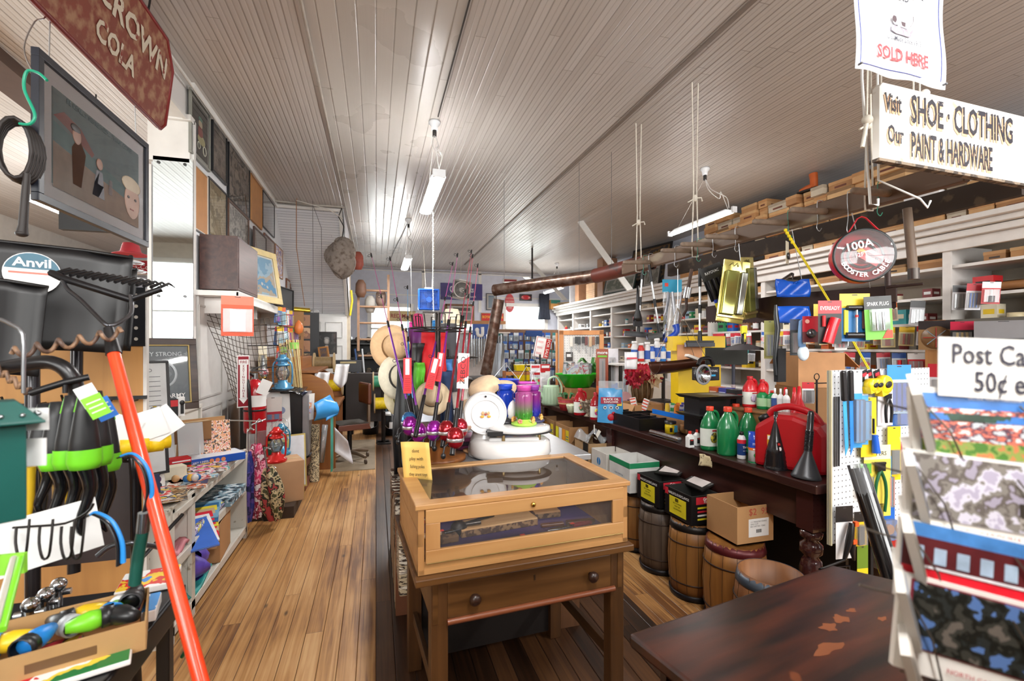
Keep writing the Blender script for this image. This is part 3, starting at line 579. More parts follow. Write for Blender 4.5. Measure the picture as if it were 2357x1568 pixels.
for x in(-.4,-1.8):mb.tube([(x,0,hh),(x,.0,hh+.16)],.006,dwire,5)
mb.build('hanger',o)
def beach(mb,w,h):
 y=-.004
 q=lambda pts,m,yy=y:mb.add([(a*w*.93,yy,(.48+(b-.48)*.88)*h)for a,b in pts],[tuple(range(len(pts)))],M(m,.5,var=.12,sc=14))
 x0,x1=-.42,.42
 q([(x0,.10),(x1,.10),(x1,.3),(.1,.36),(x0,.46)],'a98a72');q([(x0,.46),(.1,.36),(x1,.3),(x1,.4),(x0,.62)],'5b8588');q([(x0,.62),(x1,.4),(x1,.86),(x0,.86)],'6d8488')
 q([(-.42,.66),(-.34,.74),(-.2,.7),(-.08,.56),(-.1,.52),(-.3,.62)],'a0453f',-.005);q([(-.27,.2),(-.2,.2),(-.16,.5),(-.22,.62),(-.28,.5)],'8d6a58',-.006)
 mb.ball((-.22*w,-.006,.6*h),(.035*w,.003,.06*h),M('8a6655'));mb.ball((-.23*w,-.007,.65*h),(.04*w,.003,.03*h),M('2c2422'))
 q([(-.1,.2),(.02,.2),(.0,.44),(-.06,.44)],'4b4850',-.006);mb.ball((-.03*w,-.007,.5*h),(.03*w,.003,.045*h),M('8a6655'));q([(.06,.28),(.1,.28),(.1,.42),(.07,.42)],'5a4744',-.006)
 mb.ball((.31*w,-.006,.36*h),(.09*w,.003,.16*h),M('a08070'));mb.ball((.3*w,-.0065,.5*h),(.11*w,.003,.07*h),M('b0a089'));mb.ball((.26*w,-.0095,.38*h),(.014*w,.002,.012*h),M('3a3030'));mb.ball((.34*w,-.0095,.38*h),(.014*w,.002,.012*h),M('3a3030'));mb.box((.3*w,-.0095,.28*h),(.04*w,.002,.01*h),M('7c3a36'))
 mb.text('BE REALLY REFRESHED... THINK COKE!',.034,TR(0,-.007,.8*h)@rot(R(90),4,'X'),M('2c3c40'),sx=1.05)
framed(mov((-1.41,3.02,2.13))@rot(R(90),4,'Z'),1.02,.66,'1a1e2a',M('6d8488',.4),'large navy framed beach poster hanging below the red cola sign',fw=.035,mw=.075,mc='f6f2f4',extra=beach,dp=.03)
mb=MB();mb.tube([(-1.42,2.62,2.79),(-1.43,2.66,3.4)],.003,wire,5);mb.tube([(-1.42,3.42,2.79),(-1.43,3.4,3.4)],.003,wire,5);one(mb,'picture_wire','two thin wires holding the navy framed beach poster','wire')
mb=MB();mb.box((0,0,0),(.28,4.2,.1),M('4a3428',.6));one(mb,'ceiling_beam','brown beam across the side room ceiling behind the beach poster','beam',T=mov((-2.9,5.9,ZC-.05))@rot(R(4),4,'Z'))
mb=MB();mb.box((0,0,.25),(.5,.06,.5),M('17181a',.4));one(mb,'wall_cabinet','black panel hanging beyond the beach poster against the mirror edge','panel',loc=(-2.35,4.95,2.5));
mb=MB();mb.tube([(-2.35,4.95,3.0),(-2.35,4.95,3.7)],.006,dwire,5);one(mb,'hanging_rod','thin rod holding the black panel under the side room ceiling','rod')
gp=D(105,170,1.95)
o=thing('wire_hook','green coated hook at the near corner of the beach poster','hook',loc=gp)
mb=MB();P=[D(108,185,1.95),D(88,168,1.95),D(62,165,1.95),D(56,205,1.95),D(80,262,1.95),D(70,285,1.95),D(45,285,1.95)];mb.tube([q-gp for q in P],.006,M('1f9a78',.35),8,sub=5);mb.build('hook_rod',o)
mb=MB();mb.tube([D(75,165,1.95)-gp,D(55,110,1.97)-gp,D(80,50,2.05)-gp,D(105,38,2.1)-gp,D(103,-20,2.14)-gp,V((gp.x-.02,gp.y+.1,ZC))-gp],.003,wire,5,sub=4);mb.build('wire',o)
tb=M('2b2523',.55,var=.2);mb=MB();c=D(42,345,1.97)
for k in range(5):
 mb.tube([c+V((cos(a)*(.055+.006*k)*.75,cos(a)*.03+.012*(k-2),.125*sin(a)-.002*k))for a in[i*PI/8 for i in range(16)]],.0085,tb,7,closed=True)
mb.tube([D(62,400,1.97),D(60,425,1.97),D(58,450,1.97),D(53,520,1.97),D(51,535,1.97)],[.012,.013,.014,.016,.02],tb,8);mb.ball(D(50,538,1.97),(.022,.022,.014),tb)
one(mb,'hose_coil','coiled brown rubber hose with a wooden nozzle hanging from the green hook','hose')
T,w,h=onY(285,352,600,628,12.9)
o=thing('wall_sign','small red and white fishtail cola sign on the far wall of the side room','sign',T=T)
mb=MB();mb.box((0,0,h/2),(w,.02,h*1.3),M('d8cfc0'));mb.add([(-w*.45,-.02,h*-.05),(w*.45,-.02,h*-.05),(w*.3,-.02,h*.5),(w*.45,-.02,h*1.05),(-w*.45,-.02,h*1.05),(-w*.3,-.02,h*.5)],[(0,1,2,3,4,5)],M('b3202a'));mb.build('panel',o)
mb=MB();mb.text('Coca-Cola',h*.55,TR(0,-.022,h*.5)@RX,wht,sx=.9);mb.build('lettering',o)
o=thing('spinner_rack','wire spinner rack with red hat on top in the side room','rack',loc=(-2.2,5.2,0))
mb=MB();mb.cyl((0,0,0),(0,0,2.35),.015,dwire);mb.build('pole',o)
for z,r in((2.2,.12),(2.28,.1),(2.12,.14)):
 mb=MB();mb.tube([(r*cos(a),r*sin(a),z)for a in[i*PI/8 for i in range(16)]],.006,wire,5,closed=True)
 for i in range(4):a=i*PI/2;mb.tube([(0,0,z),(r*cos(a),r*sin(a),z)],.004,wire,5)
 mb.lathe([(0,0),(r*.8,.0),(r*.8,.01),(0,.012)],wht,(0,0,z+.005));mb.build('tray',o)
mb=MB();mb.lathe([(0,.12),(.06,.11),(.08,.03),(.14,.0),(.14,.006),(.07,.02),(0,.02)],M('a3242c',.7),seg=16);one(mb,'hat','crumpled red hat on top of the wire spinner in the side room','hat',loc=(-2.2,5.2,2.35))
mb=MB();mb.tube([(-1.13,7.6,ZC),(-1.14,7.6,3.66),(-1.16,7.75,3.0),(-1.2,8.9,2.2)],.006,M('a0714e',.8),5);mb.tube([(-1.14,7.6,3.67),(-.7,7.7,3.6),(-.5,7.8,3.5)],.008,M('cfc9c0'),5)
one(mb,'rope','thin brown rope hanging from the ceiling in front of the sloping beadboard','rope')
mb=MB();mb.tube([(-.92,7.65,ZC),(-.91,7.65,2.0)],.004,M('6b6a6c',.5),5);mb.tube([(-.92,7.65,ZC-.05),(-.8,7.68,3.3),(-.79,7.7,2.0)],.004,M('6b6a6c',.5),5)
one(mb,'wire_pair','pair of thin grey wires hanging from the ceiling over the roll-top desk','wire')
# white shelf unit on the left and its goods
us=stains('d8d4c9','a89f90',18,.68,.45,'e2dfd6');ud=M('8f8780',.6)
o=thing('shelf_unit','long low white painted shelf unit with worn edges along the left aisle','shelf',loc=(-1.24,0,0))
Y0,Y1=2.72,4.12;Lc=(Y0+Y1)/2;LL=Y1-Y0
for z,n in((.085,'shelf'),(.405,'shelf'),(.69,'shelf')):
 mb=MB();mb.box((0,Lc,z-.012),(.50,LL,.024),us);mb.box((.255,Lc,z-.02),(.02,LL,.05),us);mb.build(n,o,bev=.003)
mb=MB();mb.box((.262,Lc,.645),(.02,LL,.035),us);mb.build('edge_moulding',o,bev=.003)
for y in(Y0,3.0,Y1):mb=MB();mb.box((0,y,.34),(.5,.03,.68),us);mb.box((.255,y,.34),(.02,.05,.68),us);mb.build('upright',o)
mb=MB();mb.box((-.24,Lc,.35),(.012,LL,.68),M('7b746f',.7));mb.build('back_panel',o)
mb=MB();mb.box((-1.42,3.46,.86),(.2,1.4,.32),us);mb.box((-1.42,3.46,1.04),(.24,1.45,.03),us);mb.box((-1.42,4.2,.86),(.22,.03,.34),us)
one(mb,'back_shelf','narrow raised white shelf at the back of the shelf unit carrying the frames','shelf',bev=.003)
def FT(x,y,z,a,lean=-8):return mov((x,y,z))@rot(R(a),4,'Z')@rot(R(lean),4,'X')
silv=M('c8cdd2',.4)
def army(mb,w,h):
 RXm=rot(R(90),4,'X');sm=M('b9c0c4',.35)
 mb.text('ARMY STRONG',.04,TR(0,-.006,h*.78)@RXm,sm,sx=.95,bold=.01)
 for x in(-.16,.16):mb.add([(x+.022*sin(i*PI/5)*(1 if i%2==0 else.42),-.006,h*.78+.022*cos(i*PI/5)*(1 if i%2==0 else.42))for i in range(10)],[tuple(range(10))],sm)
 mb.lathe([(.085,0),(.1,0),(.1,.004),(.085,.004)],sm,(0,-.009,h*.5),seg=24,ax='y');mb.lathe([(0,0),(.07,0),(.07,.002)],M('8b9296',.4),(0,-.008,h*.5),seg=5,ax='y')
 mb.text('U.S. ARMY',.04,TR(.05,-.01,h*.2)@RXm,M('e8e8e8'),sx=1.0,bold=.01)
framed(FT(-1.40,3.72,1.057,34),.44,.5,wood('2a1d19','4a362c',.25,0),M('5c666b',.25,var=.2,sc=4),'large dark ornate frame with a grey military emblem print on the raised shelf',fw=.045,mw=.0,mc='5c666b',inner='a8925c',extra=army,dp=.035)
def lines(t,c='3a3f4a',n=8):
 def f(mb,w,h):
  if t:mb.text(t,.028,TR(0,-.005,h*.84)@rot(R(90),4,'X'),M('2b2d33'),sx=.9)
  for i in range(n):mb.box((0,-.005,h*.74-i*h*.078),(w*.66,.001,.0025),M(c))
 return f
framed(FT(-1.27,3.15,1.057,36),.26,.36,blk,M('f1f1ef',.5),'slim black frame holding a white lined page headed MY DAD',fw=.014,mw=.0,mc='f1f1ef',extra=lines('MY DAD'))
framed(FT(-1.2,2.95,.80,38),.25,.33,blk,M('f4f4f2',.5),'black frame with a family photo in a white mount on the shelf unit',fw=.014,mw=.02,mc='f4f4f2',extra=lambda mb,w,h:[mb.box((-.03,-.005,h*.48),(.1,.002,.17),blotch(['b0303a','4a6fa8','d9b49a','a02832'],16,.4,seed=2))])
framed(FT(-1.36,2.95,1.057,40),.16,.2,blk,blotch(['b03038','f0e8e0','35508a'],12,.4),'small black photo frame nearly hidden behind the peg panel',fw=.012,mw=.01)
o=thing('flashlight_box','black and red boxed clip lamp standing on the raised shelf','box',T=FT(-1.26,3.42,1.057,30,0))
mb=MB();mb.box((0,0,.055),(.11,.07,.11),blk);mb.box((0,-.036,.085),(.108,.002,.04),M('c8262c'));mb.box((.075,0,.06),(.035,.05,.12),wht);mb.build('body',o);mb=MB();mb.box((.078,-.027,.05),(.018,.002,.07),blk);mb.ball((.078,-.028,.085),(.014,.003,.016),blk);mb.build('printed_knife',o)
mb=MB();mb.box((0,0,.05),(.08,.05,.1),wht);one(mb,'small_box','plain white small box beside the clip lamp box on the raised shelf','box',T=FT(-1.24,3.3,1.057,30,0))
mb=MB();mb.lathe([(0,0),(.03,0),(.035,.07),(.02,.09),(0,.09)],M('8d9097',.3));mb.box((0,0,.08),(.03,.03,.03),M('e2c23a'));one(mb,'tape_dispenser','grey and yellow small dispenser between the black frame and white box','dispenser',loc=(-1.24,3.2,1.057))
mb=MB();mb.box((0,0,.11),(.16,.012,.2),clear('dfe3e6',.45));mb.box((.17,.01,.11),(.14,.012,.2),clear('dfe3e6',.45));one(mb,'sleeve_stack','clear grey plastic sleeves stacked below the raised shelf','plastic sleeve',T=FT(-1.27,3.35,.80,32,-12))
carton(FT(-1.2,3.62,.86,40,0),.24,.07,.13,'torn brown cardboard sheet wedged behind the floral notebook',kraftd,open_=False,name='cardboard')
carton(FT(-1.22,3.84,.72,38,-6),.36,.04,.26,'large flat brown clipboard box leaning behind the floral notebook',kraft,open_=False,name='cardboard')
mb=MB();mb.box((0,0,.12),(.18,.012,.24),blotch(['2c2e3a','e89a4a','f4ece2','e0685c','f0b070'],60,.4,seed=3));mb.box((-.095,.004,.12),(.008,.02,.24),wht);mb.box((0,.008,.12),(.17,.008,.232),paper)
one(mb,'notebook','floral orange and cream notebook standing on the shelf unit','notebook',T=FT(-1.08,3.75,.735,26,-10))
o=thing('blue_box','flat blue boxed board game with three orange dots at the end of the shelf top','box',T=FT(-1.14,3.72,.702,33,0)@TR(.04,-.04,0));b_=M('1f55b8',.4)
mb=MB();mb.box((0,0,.025),(.34,.2,.05),b_);mb.box((0,0,.0505),(.33,.19,.002),M('e8eef6',.4));mb.build('body',o,bev=.002)
mb=MB()
for i in range(3):mb.cyl((-.04+.035*i,-.1,.025),(-.04+.035*i,-.102,.025),.014,M('e08a5a'),seg=16)
mb.text('CARPY JUMPER',.022,TR(-.11,-.102,.025)@RX,wht,sx=.7);mb.build('printed_dots',o)
mb=MB();mb.box((0,0,.03),(.15,.09,.06),M('c81e26'));mb.box((0,-.046,.02),(.15,.002,.02),blk);mb.box((.02,-.047,.042),(.1,.002,.008),wht);one(mb,'red_box','small red and black carton behind the blue flat box','box',T=FT(-1.22,3.47,.702,34,0)@TR(0,.03,.02),bev=.002)
mb=MB();mb.box((0,0,.045),(.11,.08,.09),M('e8e0c8'));mb.box((.056,0,.045),(.002,.078,.085),blotch(['f4e890','9ad0e8','f4f4f4'],20,.4));one(mb,'crayon_box','cream and yellow box of chalk beside the watercolour set','box',T=FT(-1.15,3.22,.702,36,0),bev=.002)
o=thing('paint_set','watercolour paint set with five coloured pans standing upright','paint set',T=FT(-1.16,3.03,.702,40,-14)@TR(0,0,.0))
mb=MB();mb.box((0,0,.115),(.08,.01,.23),M('f4f2ec'));mb.box((0,-.006,.21),(.08,.002,.035),M('e8b870'));mb.build('tray',o)
for i,c in enumerate(('c8602a','a82c2c','3c1c24','5a3a5c','33353f')):mb=MB();mb.lathe([(0,0),(.022,0),(.022,.004),(0,.006)],M(c,.3),(0,-.011,.165-i*.035),seg=16,ax='y');mb.build('paint_pan',o)
mb=MB();mb.box((0,0,.06),(.1,.018,.13),M('1d2a52'));one(mb,'navy_box','navy blue slim box leaning at the near end of the shelf top','box',T=FT(-1.13,2.86,.702,40,-10))
pal=[['2f7fae','f2efe6','d9742c','1f3f6a'],['f4f2ee','c23a4a','e9e2d6','5a86b4'],['d9582c','f4efe6','4a4a52','8fbcd6'],['2aa5a0','eef4f2','d83a7a','1f6f7a'],['e84a86','f2eff0','2b2b33','f0c04a'],['7a5b3a','c7a878','3a2a1f','e2d2b2'],['8ac7dd','f4f4ee','3a6a9a','e9c65a'],['e6322e','f4f0e8','1f2f5a','f4d048']]
fan=[(-1.05,3.52,.702,.2,.27,20,3,'teal puzzle magazine'),(-1.06,3.44,.713,.2,.27,26,4,'pink edged magazine'),(-1.08,3.33,.702,.21,.28,30,6,'pale blue cover magazine'),(-1.10,3.25,.712,.2,.27,34,1,'white and red cover magazine'),(-1.05,3.14,.702,.2,.27,14,0,'orange and blue cover magazine'),(-1.13,3.06,.712,.2,.26,40,2,'white and orange cover magazine'),(-1.08,2.92,.702,.2,.26,8,5,'brown cover field guide'),(-1.06,2.86,.713,.19,.26,20,5,'second brown cover guide'),(-1.13,2.84,.722,.2,.27,30,7,'red and yellow cover magazine')]
for x,y,z,w,d,a,pi_,n in fan:book(mov((x,y,z))@rot(R(a),4,'Z'),w,d,.01,blotch(pal[pi_],16,.3,seed=pi_),n+' lying on the white shelf unit top','magazine','magazine')
mb=MB();
for i in range(9):mb.ball((uni(-.06,.06),uni(-.04,.04),.02+random.random()*.02),.02,M(random.choice(['2f6fb0','e2b03a','c8a070','d8d8d8','b8402c'])),8,6)
one(mb,'toy_bag','small bag of coloured beads lying before the chalk box','bag',loc=(-1.03,3.05,.722))
book(FT(-1.1,3.9,.407,0,0)@TR(0,-.1,.0),.3,.4,.05,blotch(['2b3a4a','7fa0b0','dfe6ea'],22,.4,seed=4),'blue patterned gift box on the middle shelf of the white unit','gift box','gift_box',pages=False)
for i,(c,n)in enumerate((('7fb0cc','light blue'),('2d6a9c','dark blue'),('e6d23a','yellow'),('c8b088','tan'),('d8203a','red'),('f4f4f4','white'),('3b6fd0','bright blue'))):
 book(mov((-1.1+.01*i,3.42-.055*i,.407+.006*(6-i)))@rot(R(12+3*i),4,'Z')@rot(R(4+2*i),4,'X'),.26,.3,.01,M(c,.5),n+' paper folder fanned out on the middle shelf of the white unit','folder','folder')
o=thing('gift_wrap_roll','striped purple and blue gift wrap roll along the edge of the middle shelf','roll',loc=(-1.01,3.5,.43))
mb=MB();mb.cyl((0,-.5,0),(0,.5,0),.024,blotch(['5a3a7a','d8d0e8','2f4f8a','e8d860'],40,.35,(1,.5,1)),seg=14,cap=False);mb.build('paper',o);mb=MB();mb.cyl((0,-.502,0),(0,.502,0),.012,kraftd);mb.build('core',o)
carton(mov((-1.14,3.62,.088))@rot(R(5),4,'Z'),.3,.34,.25,'open brown carton on the lowest shelf of the white unit',kraft,flaps=5)
mb=MB();mb.grid(lambda u,v:(.15*cos(u*2*PI)*sin(v*PI)*(1+.18*sin(u*23+v*9)),.16*sin(u*2*PI)*sin(v*PI)*(1+.15*cos(u*17)),.11+.11*-cos(v*PI)*(1+.1*sin(u*11))),28,10,M('6a55c8',.45,var=.25,sc=14));one(mb,'purple_bag','crumpled purple plastic bag on the lowest shelf','bag',loc=(-1.12,3.2,.088))
mb=MB();mb.grid(lambda u,v:(-.12+.26*u,-.2+.4*v,.03+.03*sin(u*9+v*5)+.03*u*(1-u)),12,12,M('2f9c96',.5,var=.2));one(mb,'folded_cloth','folded teal cloth under the purple bag','cloth',loc=(-1.12,3.12,.088),solid=.012)
mb=MB();mb.grid(lambda u,v:(-.08+.16*u,-.1+.2*v,.02+.02*sin(u*9+v*7)),8,8,M('e0909a',.6,var=.2));one(mb,'pink_cloth','folded pink cloth at the edge of the near middle shelf','cloth',loc=(-1.07,2.88,.407),solid=.02)
# beyond the unit: umbrellas, lanterns, black cabinet
um=MB;
def umbrella(x,y,z,cols_,lab,L=.75,r=.05,tilt=0):
 o=thing('umbrella',lab,'umbrella',T=mov((x,y,z))@rot(tilt,4,'Y'))
 mb=MB();mb.grid(lambda u,v:(r*(.35+.9*sin(v*PI*.85+.2))*(1+.35*sin(u*8*PI))*cos(u*2*PI),r*(.35+.9*sin(v*PI*.85+.2))*(1+.35*sin(u*8*PI))*sin(u*2*PI),-L*.2-L*.8*v),32,8,cols_);mb.build('canopy',o)
 mb=MB();mb.tube([(0,0,-L),(0,0,0),(.0,0,.02),(.02,0,.05),(.045,0,.03)],.006,wire,6);mb.build('handle',o)
umbrella(-.93,4.22,.86,blotch(['d83a6a','f0a0b4','8c1f3c','e8e0e4'],18,.5),'pink patterned folded umbrella hanging at the far end of the white unit')
umbrella(-.98,4.17,.80,blotch(['2c3a8a','5a4a9c','1c2458'],14,.5),'blue folded umbrella hanging behind the pink one',.7,.035)
umbrella(-.87,4.24,.62,blotch(['4a4a2c','c9b890','26281a','a83a3c'],16,.6),'camouflage folded umbrella hanging below the red lantern',.55,.06,R(-8))
umbrella(-.85,4.32,.45,M('1a1a1c',.6),'black folded umbrella lowest beside the aisle end',.4,.06)
mb=MB();mb.tube([(-.95,4.15,.875),(-.9,4.4,.88)],.006,wire,6);mb.tube([(-.92,4.3,.88),(-1.4,4.4,.9)],.006,wire,6);one(mb,'hanging_rail','short wire rail from which the folded umbrellas hang','rail')
def lantern(x,y,z,c,lab,s=1,rz=0):
 o=thing('lantern',lab,'lantern',loc=(x,y,z),rz=rz);m=M(c,.25,.3,var=.08,coat=.5)
 mb=MB();mb.lathe([(0,0),(.075,0),(.078,.02),(.06,.03),(.06,.05),(.035,.06),(.035,.075),(0,.075)],m);mb.build('fuel_tank',o)
 mb=MB();mb.lathe([(.03,.078),(.048,.11),(.05,.14),(.032,.18)],clear('e8eef0',.12,.03));mb.build('glass_globe',o)
 mb=MB();mb.lathe([(.034,.18),(.05,.185),(.05,.195),(.035,.2),(.035,.225),(.055,.23),(.03,.25),(.02,.27),(0,.27)],m)
 for s_ in(-1,1):mb.tube([(.062*s_,0,.04),(.068*s_,0,.12),(.062*s_,0,.2),(.035*s_,0,.225)],.007,m,6,sub=3)
 mb.build('chimney_hood',o);mb=MB();mb.tube([(.05,0,.2),(.05,.03,.27),(0,.04,.31),(-.05,.03,.27),(-.05,0,.2)],.0025,wire,5,sub=4);mb.build('bail_handle',o)
 o.scale=(s,s,s);return o
carton(mov((-.85,4.72,.1))@rot(R(20),4,'Z'),.36,.30,.36,'brown lantern carton with a printed picture beside the aisle, red lantern on top',M('c8a07a',.7,var=.04),open_=False,marks=lambda mb,w,d,h:[mb.box((w/2+.001,0,h/2),(.002,d*.98,h*.98),M('c9cf4a')),mb.box((w/2+.002,0,h/2),(.002,d*.9,h*.92),blotch(['3f7f4a','2b3f6a','8fb0c8','3c5a30'],7,.4,seed=3)),mb.ball((w/2+.003,0,h*.5),(.003,.06,.1),M('d9d4b0'))])
mb=MB();mb.box((0,0,.05),(.42,.5,.1),M('3a2b20',.7));one(mb,'low_plinth','dark low wooden plinth under the lantern carton and cabinet','plinth',loc=(-.9,4.72,0))
lantern(-.86,4.64,.462,'d6201f','red hurricane lantern standing on the lantern carton',1.15)
lantern(-.87,4.93,.36+.102,'3f8fb4','blue hurricane lantern behind the red one',1.1)
mb=MB();mb.box((0,0,.3),(.62,.62,.12),wood('5a3626','7c4c34',.6,0));
for k in range(3):mb.box((0,-.0,.04+.09*k),(.6-.05*k,.6-.03*k,.075),wood('6b3a26','84503a',.6,0))
one(mb,'brick_plinth','stack of reddish wooden blocks under the black cabinet','plinth',loc=(-1.0,5.55,0),bev=.004)
o=thing('refrigerator','small black and grey refrigerator standing on wooden blocks in the left aisle','refrigerator',loc=(-1.02,5.45,.36),rz=R(3))
mb=MB();mb.box((0,0,.33),(.56,.52,.68),M('111113',.3));mb.box((0,0,.672),(.58,.6,.02),M('1a1a1c',.2));mb.build('body',o,bev=.006)
mb=MB();mb.box((.31,0,.32),(.06,.52,.64),M('8b898c',.35,.4));mb.build('door',o,bev=.01)
mb=MB();mb.tube([(.33,-.26,.0),(.35,-.3,.02),(.36,-.2,.03)],.01,blk);mb.build('hinge',o)
mb=MB();mb.grid(lambda u,v:(.02+.3*u,-.3+.4*v+.03*sin(u*9),.7-.06*max(0,u-.7)*3+.012*sin(v*20)),8,10,M('151517',.15));one(mb,'plastic_bag','shiny black plastic sheet draped over the corner of the refrigerator','bag',loc=(-1.02,5.3,.358),solid=.004)
mb=MB();mb.box((0,0,.22),(.34,.02,.44),wht);mb.box((-.06,-.011,.3),(.06,.001,.1),M('9aa6c8'));mb.cyl((.09,-.01,.24),(.09,-.0115,.24),.035,M('8b9ac0'),seg=20);mb.box((.0,-.0112,.1),(.012,.001,.2),M('d8b8c0'));one(mb,'white_carton','flat white mailing carton leaning against the refrigerator','box',T=FT(-.98,5.08,.62,22,-8))
mb=MB();mb.box((0,0,.25),(.28,.012,.5),wht);mb.box((.0,-.004,.25),(.3,.008,.52),M('c9b46a'));mb.box((0,-.009,.25),(.27,.003,.49),M('e8eaf0'));one(mb,'dry_erase_board','white board in a thin gold edge leaning below the flat white carton','board',T=FT(-.80,5.0,.12,24,-6))
o=thing('tin_sign','green sign with rounded corners reading PLEASE TAKE leaning on the board','sign',T=FT(-.93,4.96,.12,24,-6)@TR(0,-.03,0))
mb=MB();mb.box((-.0,0,.24),(.26,.006,.46),M('dcd27a'));mb.box((.0,-.005,.235),(.22,.006,.42),M('1c6a4c',.35));mb.box((.005,-.0082,.22),(.2,.002,.4),M('f0f0ec'));mb.box((.005,-.0092,.22),(.192,.002,.39),M('1c6a4c',.35));mb.build('panel',o)
mb=MB();mb.text('PLEASE TAKE',.045,TR(.055,-.012,.25)@RX@rot(R(-90),4,'Z'),wht,sx=1.1);mb.text('TO GET',.045,TR(-.0,-.012,.25)@RX@rot(R(-90),4,'Z'),wht,sx=1.0);mb.build('lettering',o)
packet(FT(-.97,5.07,1.0,20,0),.16,.24,'f4f0ea','c81e3a',ware('2f6fb8',2,'bar',0,.8,.5),'red sock packet hanging on the refrigerator side','sock_pack','socks',split=.6)
packet(FT(-1.06,4.95,.99,26,0),.12,.26,'a02030','a02030',ware('7c1626',2,'bar',0,.8,.7),'dark red packet hanging next to the sock packet','sock_pack','socks')
for i,(x,z,l)in enumerate(((-1.07,.86,.34),(-1.0,.82,.24))):packet(FT(x,4.72,z,26,6),.09,l,'b01c28','f0eeea' if i==0 else 'b01c28',ware('d8d8d8' if i==0 else 'a01624',1,'bar'),['white and red long packet hanging under the extinguisher','narrow red strip packet hanging right of the white and red one'][i],'hanging_packet','pack')
o=lantern(-.92,5.28,1.05,'4f8fb8','tall pale blue lantern standing on the refrigerator',1.35)
for i,(x,y)in enumerate(((-1.08,5.22),(-1.13,5.42))):
 o=thing('oil_lamp',['clear glass oil lamp with tall chimney nearest on the refrigerator','second glass oil lamp behind on the refrigerator'][i],'oil lamp',loc=(x,y,1.05))
 mb=MB();mb.lathe([(0,0),(.05,0),(.045,.01),(.015,.02),(.02,.03),(.06,.05),(.062,.07),(.03,.1),(.0,.1)],clear('dfe9ea',.25,.03));mb.build('font',o)
 mb=MB();mb.lathe([(0,.1),(.022,.1),(.024,.13),(.03,.14),(0,.14)],M('b8923c',.25,1));mb.build('burner',o)
 mb=MB();mb.lathe([(.025,.14),(.04,.18),(.03,.23),(.022,.33)],clear('eef4f6',.15,.02));mb.lathe([(.041,.17),(.0415,.19),(.034,.22)],blotch(['e8a0b0','f4f0f0','d04a5c'],40));mb.build('chimney',o)
mb=MB()
for i in range(16):a=i*.7;mb.cyl((.04*cos(a)-.03,.04*sin(a),0),(.06*cos(a)-.09,.05*sin(a),.52),.006,M(['d8c08a','c8a868','e2d09c'][i%3],.6),seg=6)
mb.lathe([(.05,0),(.055,.07)],M('8fc85a'),(-.075,0,.42),seg=12);one(mb,'bamboo_bundle','bundle of bamboo stakes with a green band standing by the roll-top desk','bundle',loc=(-.78,5.52,1.05))
mb=MB()
for i in range(12):a=i*.8;mb.cyl((.03*cos(a)-.03,.03*sin(a),0),(.04*cos(a)-.08,.04*sin(a),.48),.005,M(['e2cc9a','d0b47c'][i%2],.6),seg=6)
mb.lathe([(.04,0),(.045,.06)],M('a8d070'),(-.07,0,.38),seg=12);one(mb,'bamboo_bundle','second thinner bundle of stakes beside the blue lantern','bundle',loc=(-.88,5.55,1.05))
packet(FT(-1.12,5.35,1.5,20,0),.08,.26,'f0e6cc','e8d8b0',ware('7a8088',1,'bar',0,.4,.8),'long cream card with a grey flexible tool beside the extinguisher','tool_card','tool')
mb=MB();mb.box((0,0,-.14),(.12,.003,.28),M('eceae4'));mb.box((-.01,-.002,-.15),(.07,.001,.12),blotch(['c7c0d8','e8a070','f0f0ee'],14));one(mb,'hanging_card','white product card hanging from the grey refrigerator door','card',T=FT(-.665,5.33,1.0,50,4))
mb=MB();bm=M('3f9be0',.4,var=.06);mb.grid(lambda u,v:(.02+.26*u,-.06-.05*sin(v*PI),-.22*v+.02*u-.1*abs(u-.35)*(1-v)),10,8,bm);mb.grid(lambda u,v:(.13+.14*u+.03*sin(v*3),-.02+.08*cos(v*PI*.9),-.03-.2*v+.06*u),8,10,bm);one(mb,'foam_sheet','folded bright blue foam sheet hanging on the refrigerator door','sheet',T=FT(-.68,5.38,.93,35,0),solid=.004)
mb=MB();mb.cyl((0,0,0),(.0,.05,.62),.062,blotch(['e0d0a8','2a2018','e6d8b2','4a3826'],45,.6,seed=2),seg=20);one(mb,'fabric_roll','leopard print rolled fabric standing against the desk','roll',loc=(-.67,5.62,.0))
mb=MB();mb.cyl((-.1,.05,.18),(-.06,.06,.6),.03,clear('e8e8e8',.3));mb.grid(lambda u,v:(.05+.2*u*(1-.3*v),.03*sin(v*4),.3+.28*v-.16*u),6,6,M('e6e6ec',.5));one(mb,'mailing_bag','white plastic mailing bag wedged beside the leopard print roll','bag',loc=(-.5,5.68,.0),solid=.004)
mb=MB();mb.box((0,0,.33),(.02,.12,.66),M('4fb0a0'));one(mb,'teal_board','teal board edge between the roll and the desk','board',loc=(-.49,5.8,.06))
o=thing('door_carton','tall brown printed folding door carton standing behind the tackle rails','box',T=FT(-1.18,7.45,0,10,0))
mb=MB();mb.box((0,0,1.0),(.32,.12,2.0),M('a87c50',.7));mb.build('body',o);mb=MB();mb.text('bi-Fold',.08,TR(.01,-.062,1.62)@RX,M('3a2a1c'),bold=.015);
mb.box((0,-.061,1.35),(.26,.001,.22),M('4a3626'));mb.box((0,-.062,1.35),(.24,.001,.2),M('b08658'));mb.prism([(-.09,0),(.09,0),(.09,.06),(0,.12),(-.09,.06)],-.0625,-.061,M('3a2a1c'),ax='y');mb.build('printing',o)
for ch in o.children:pass
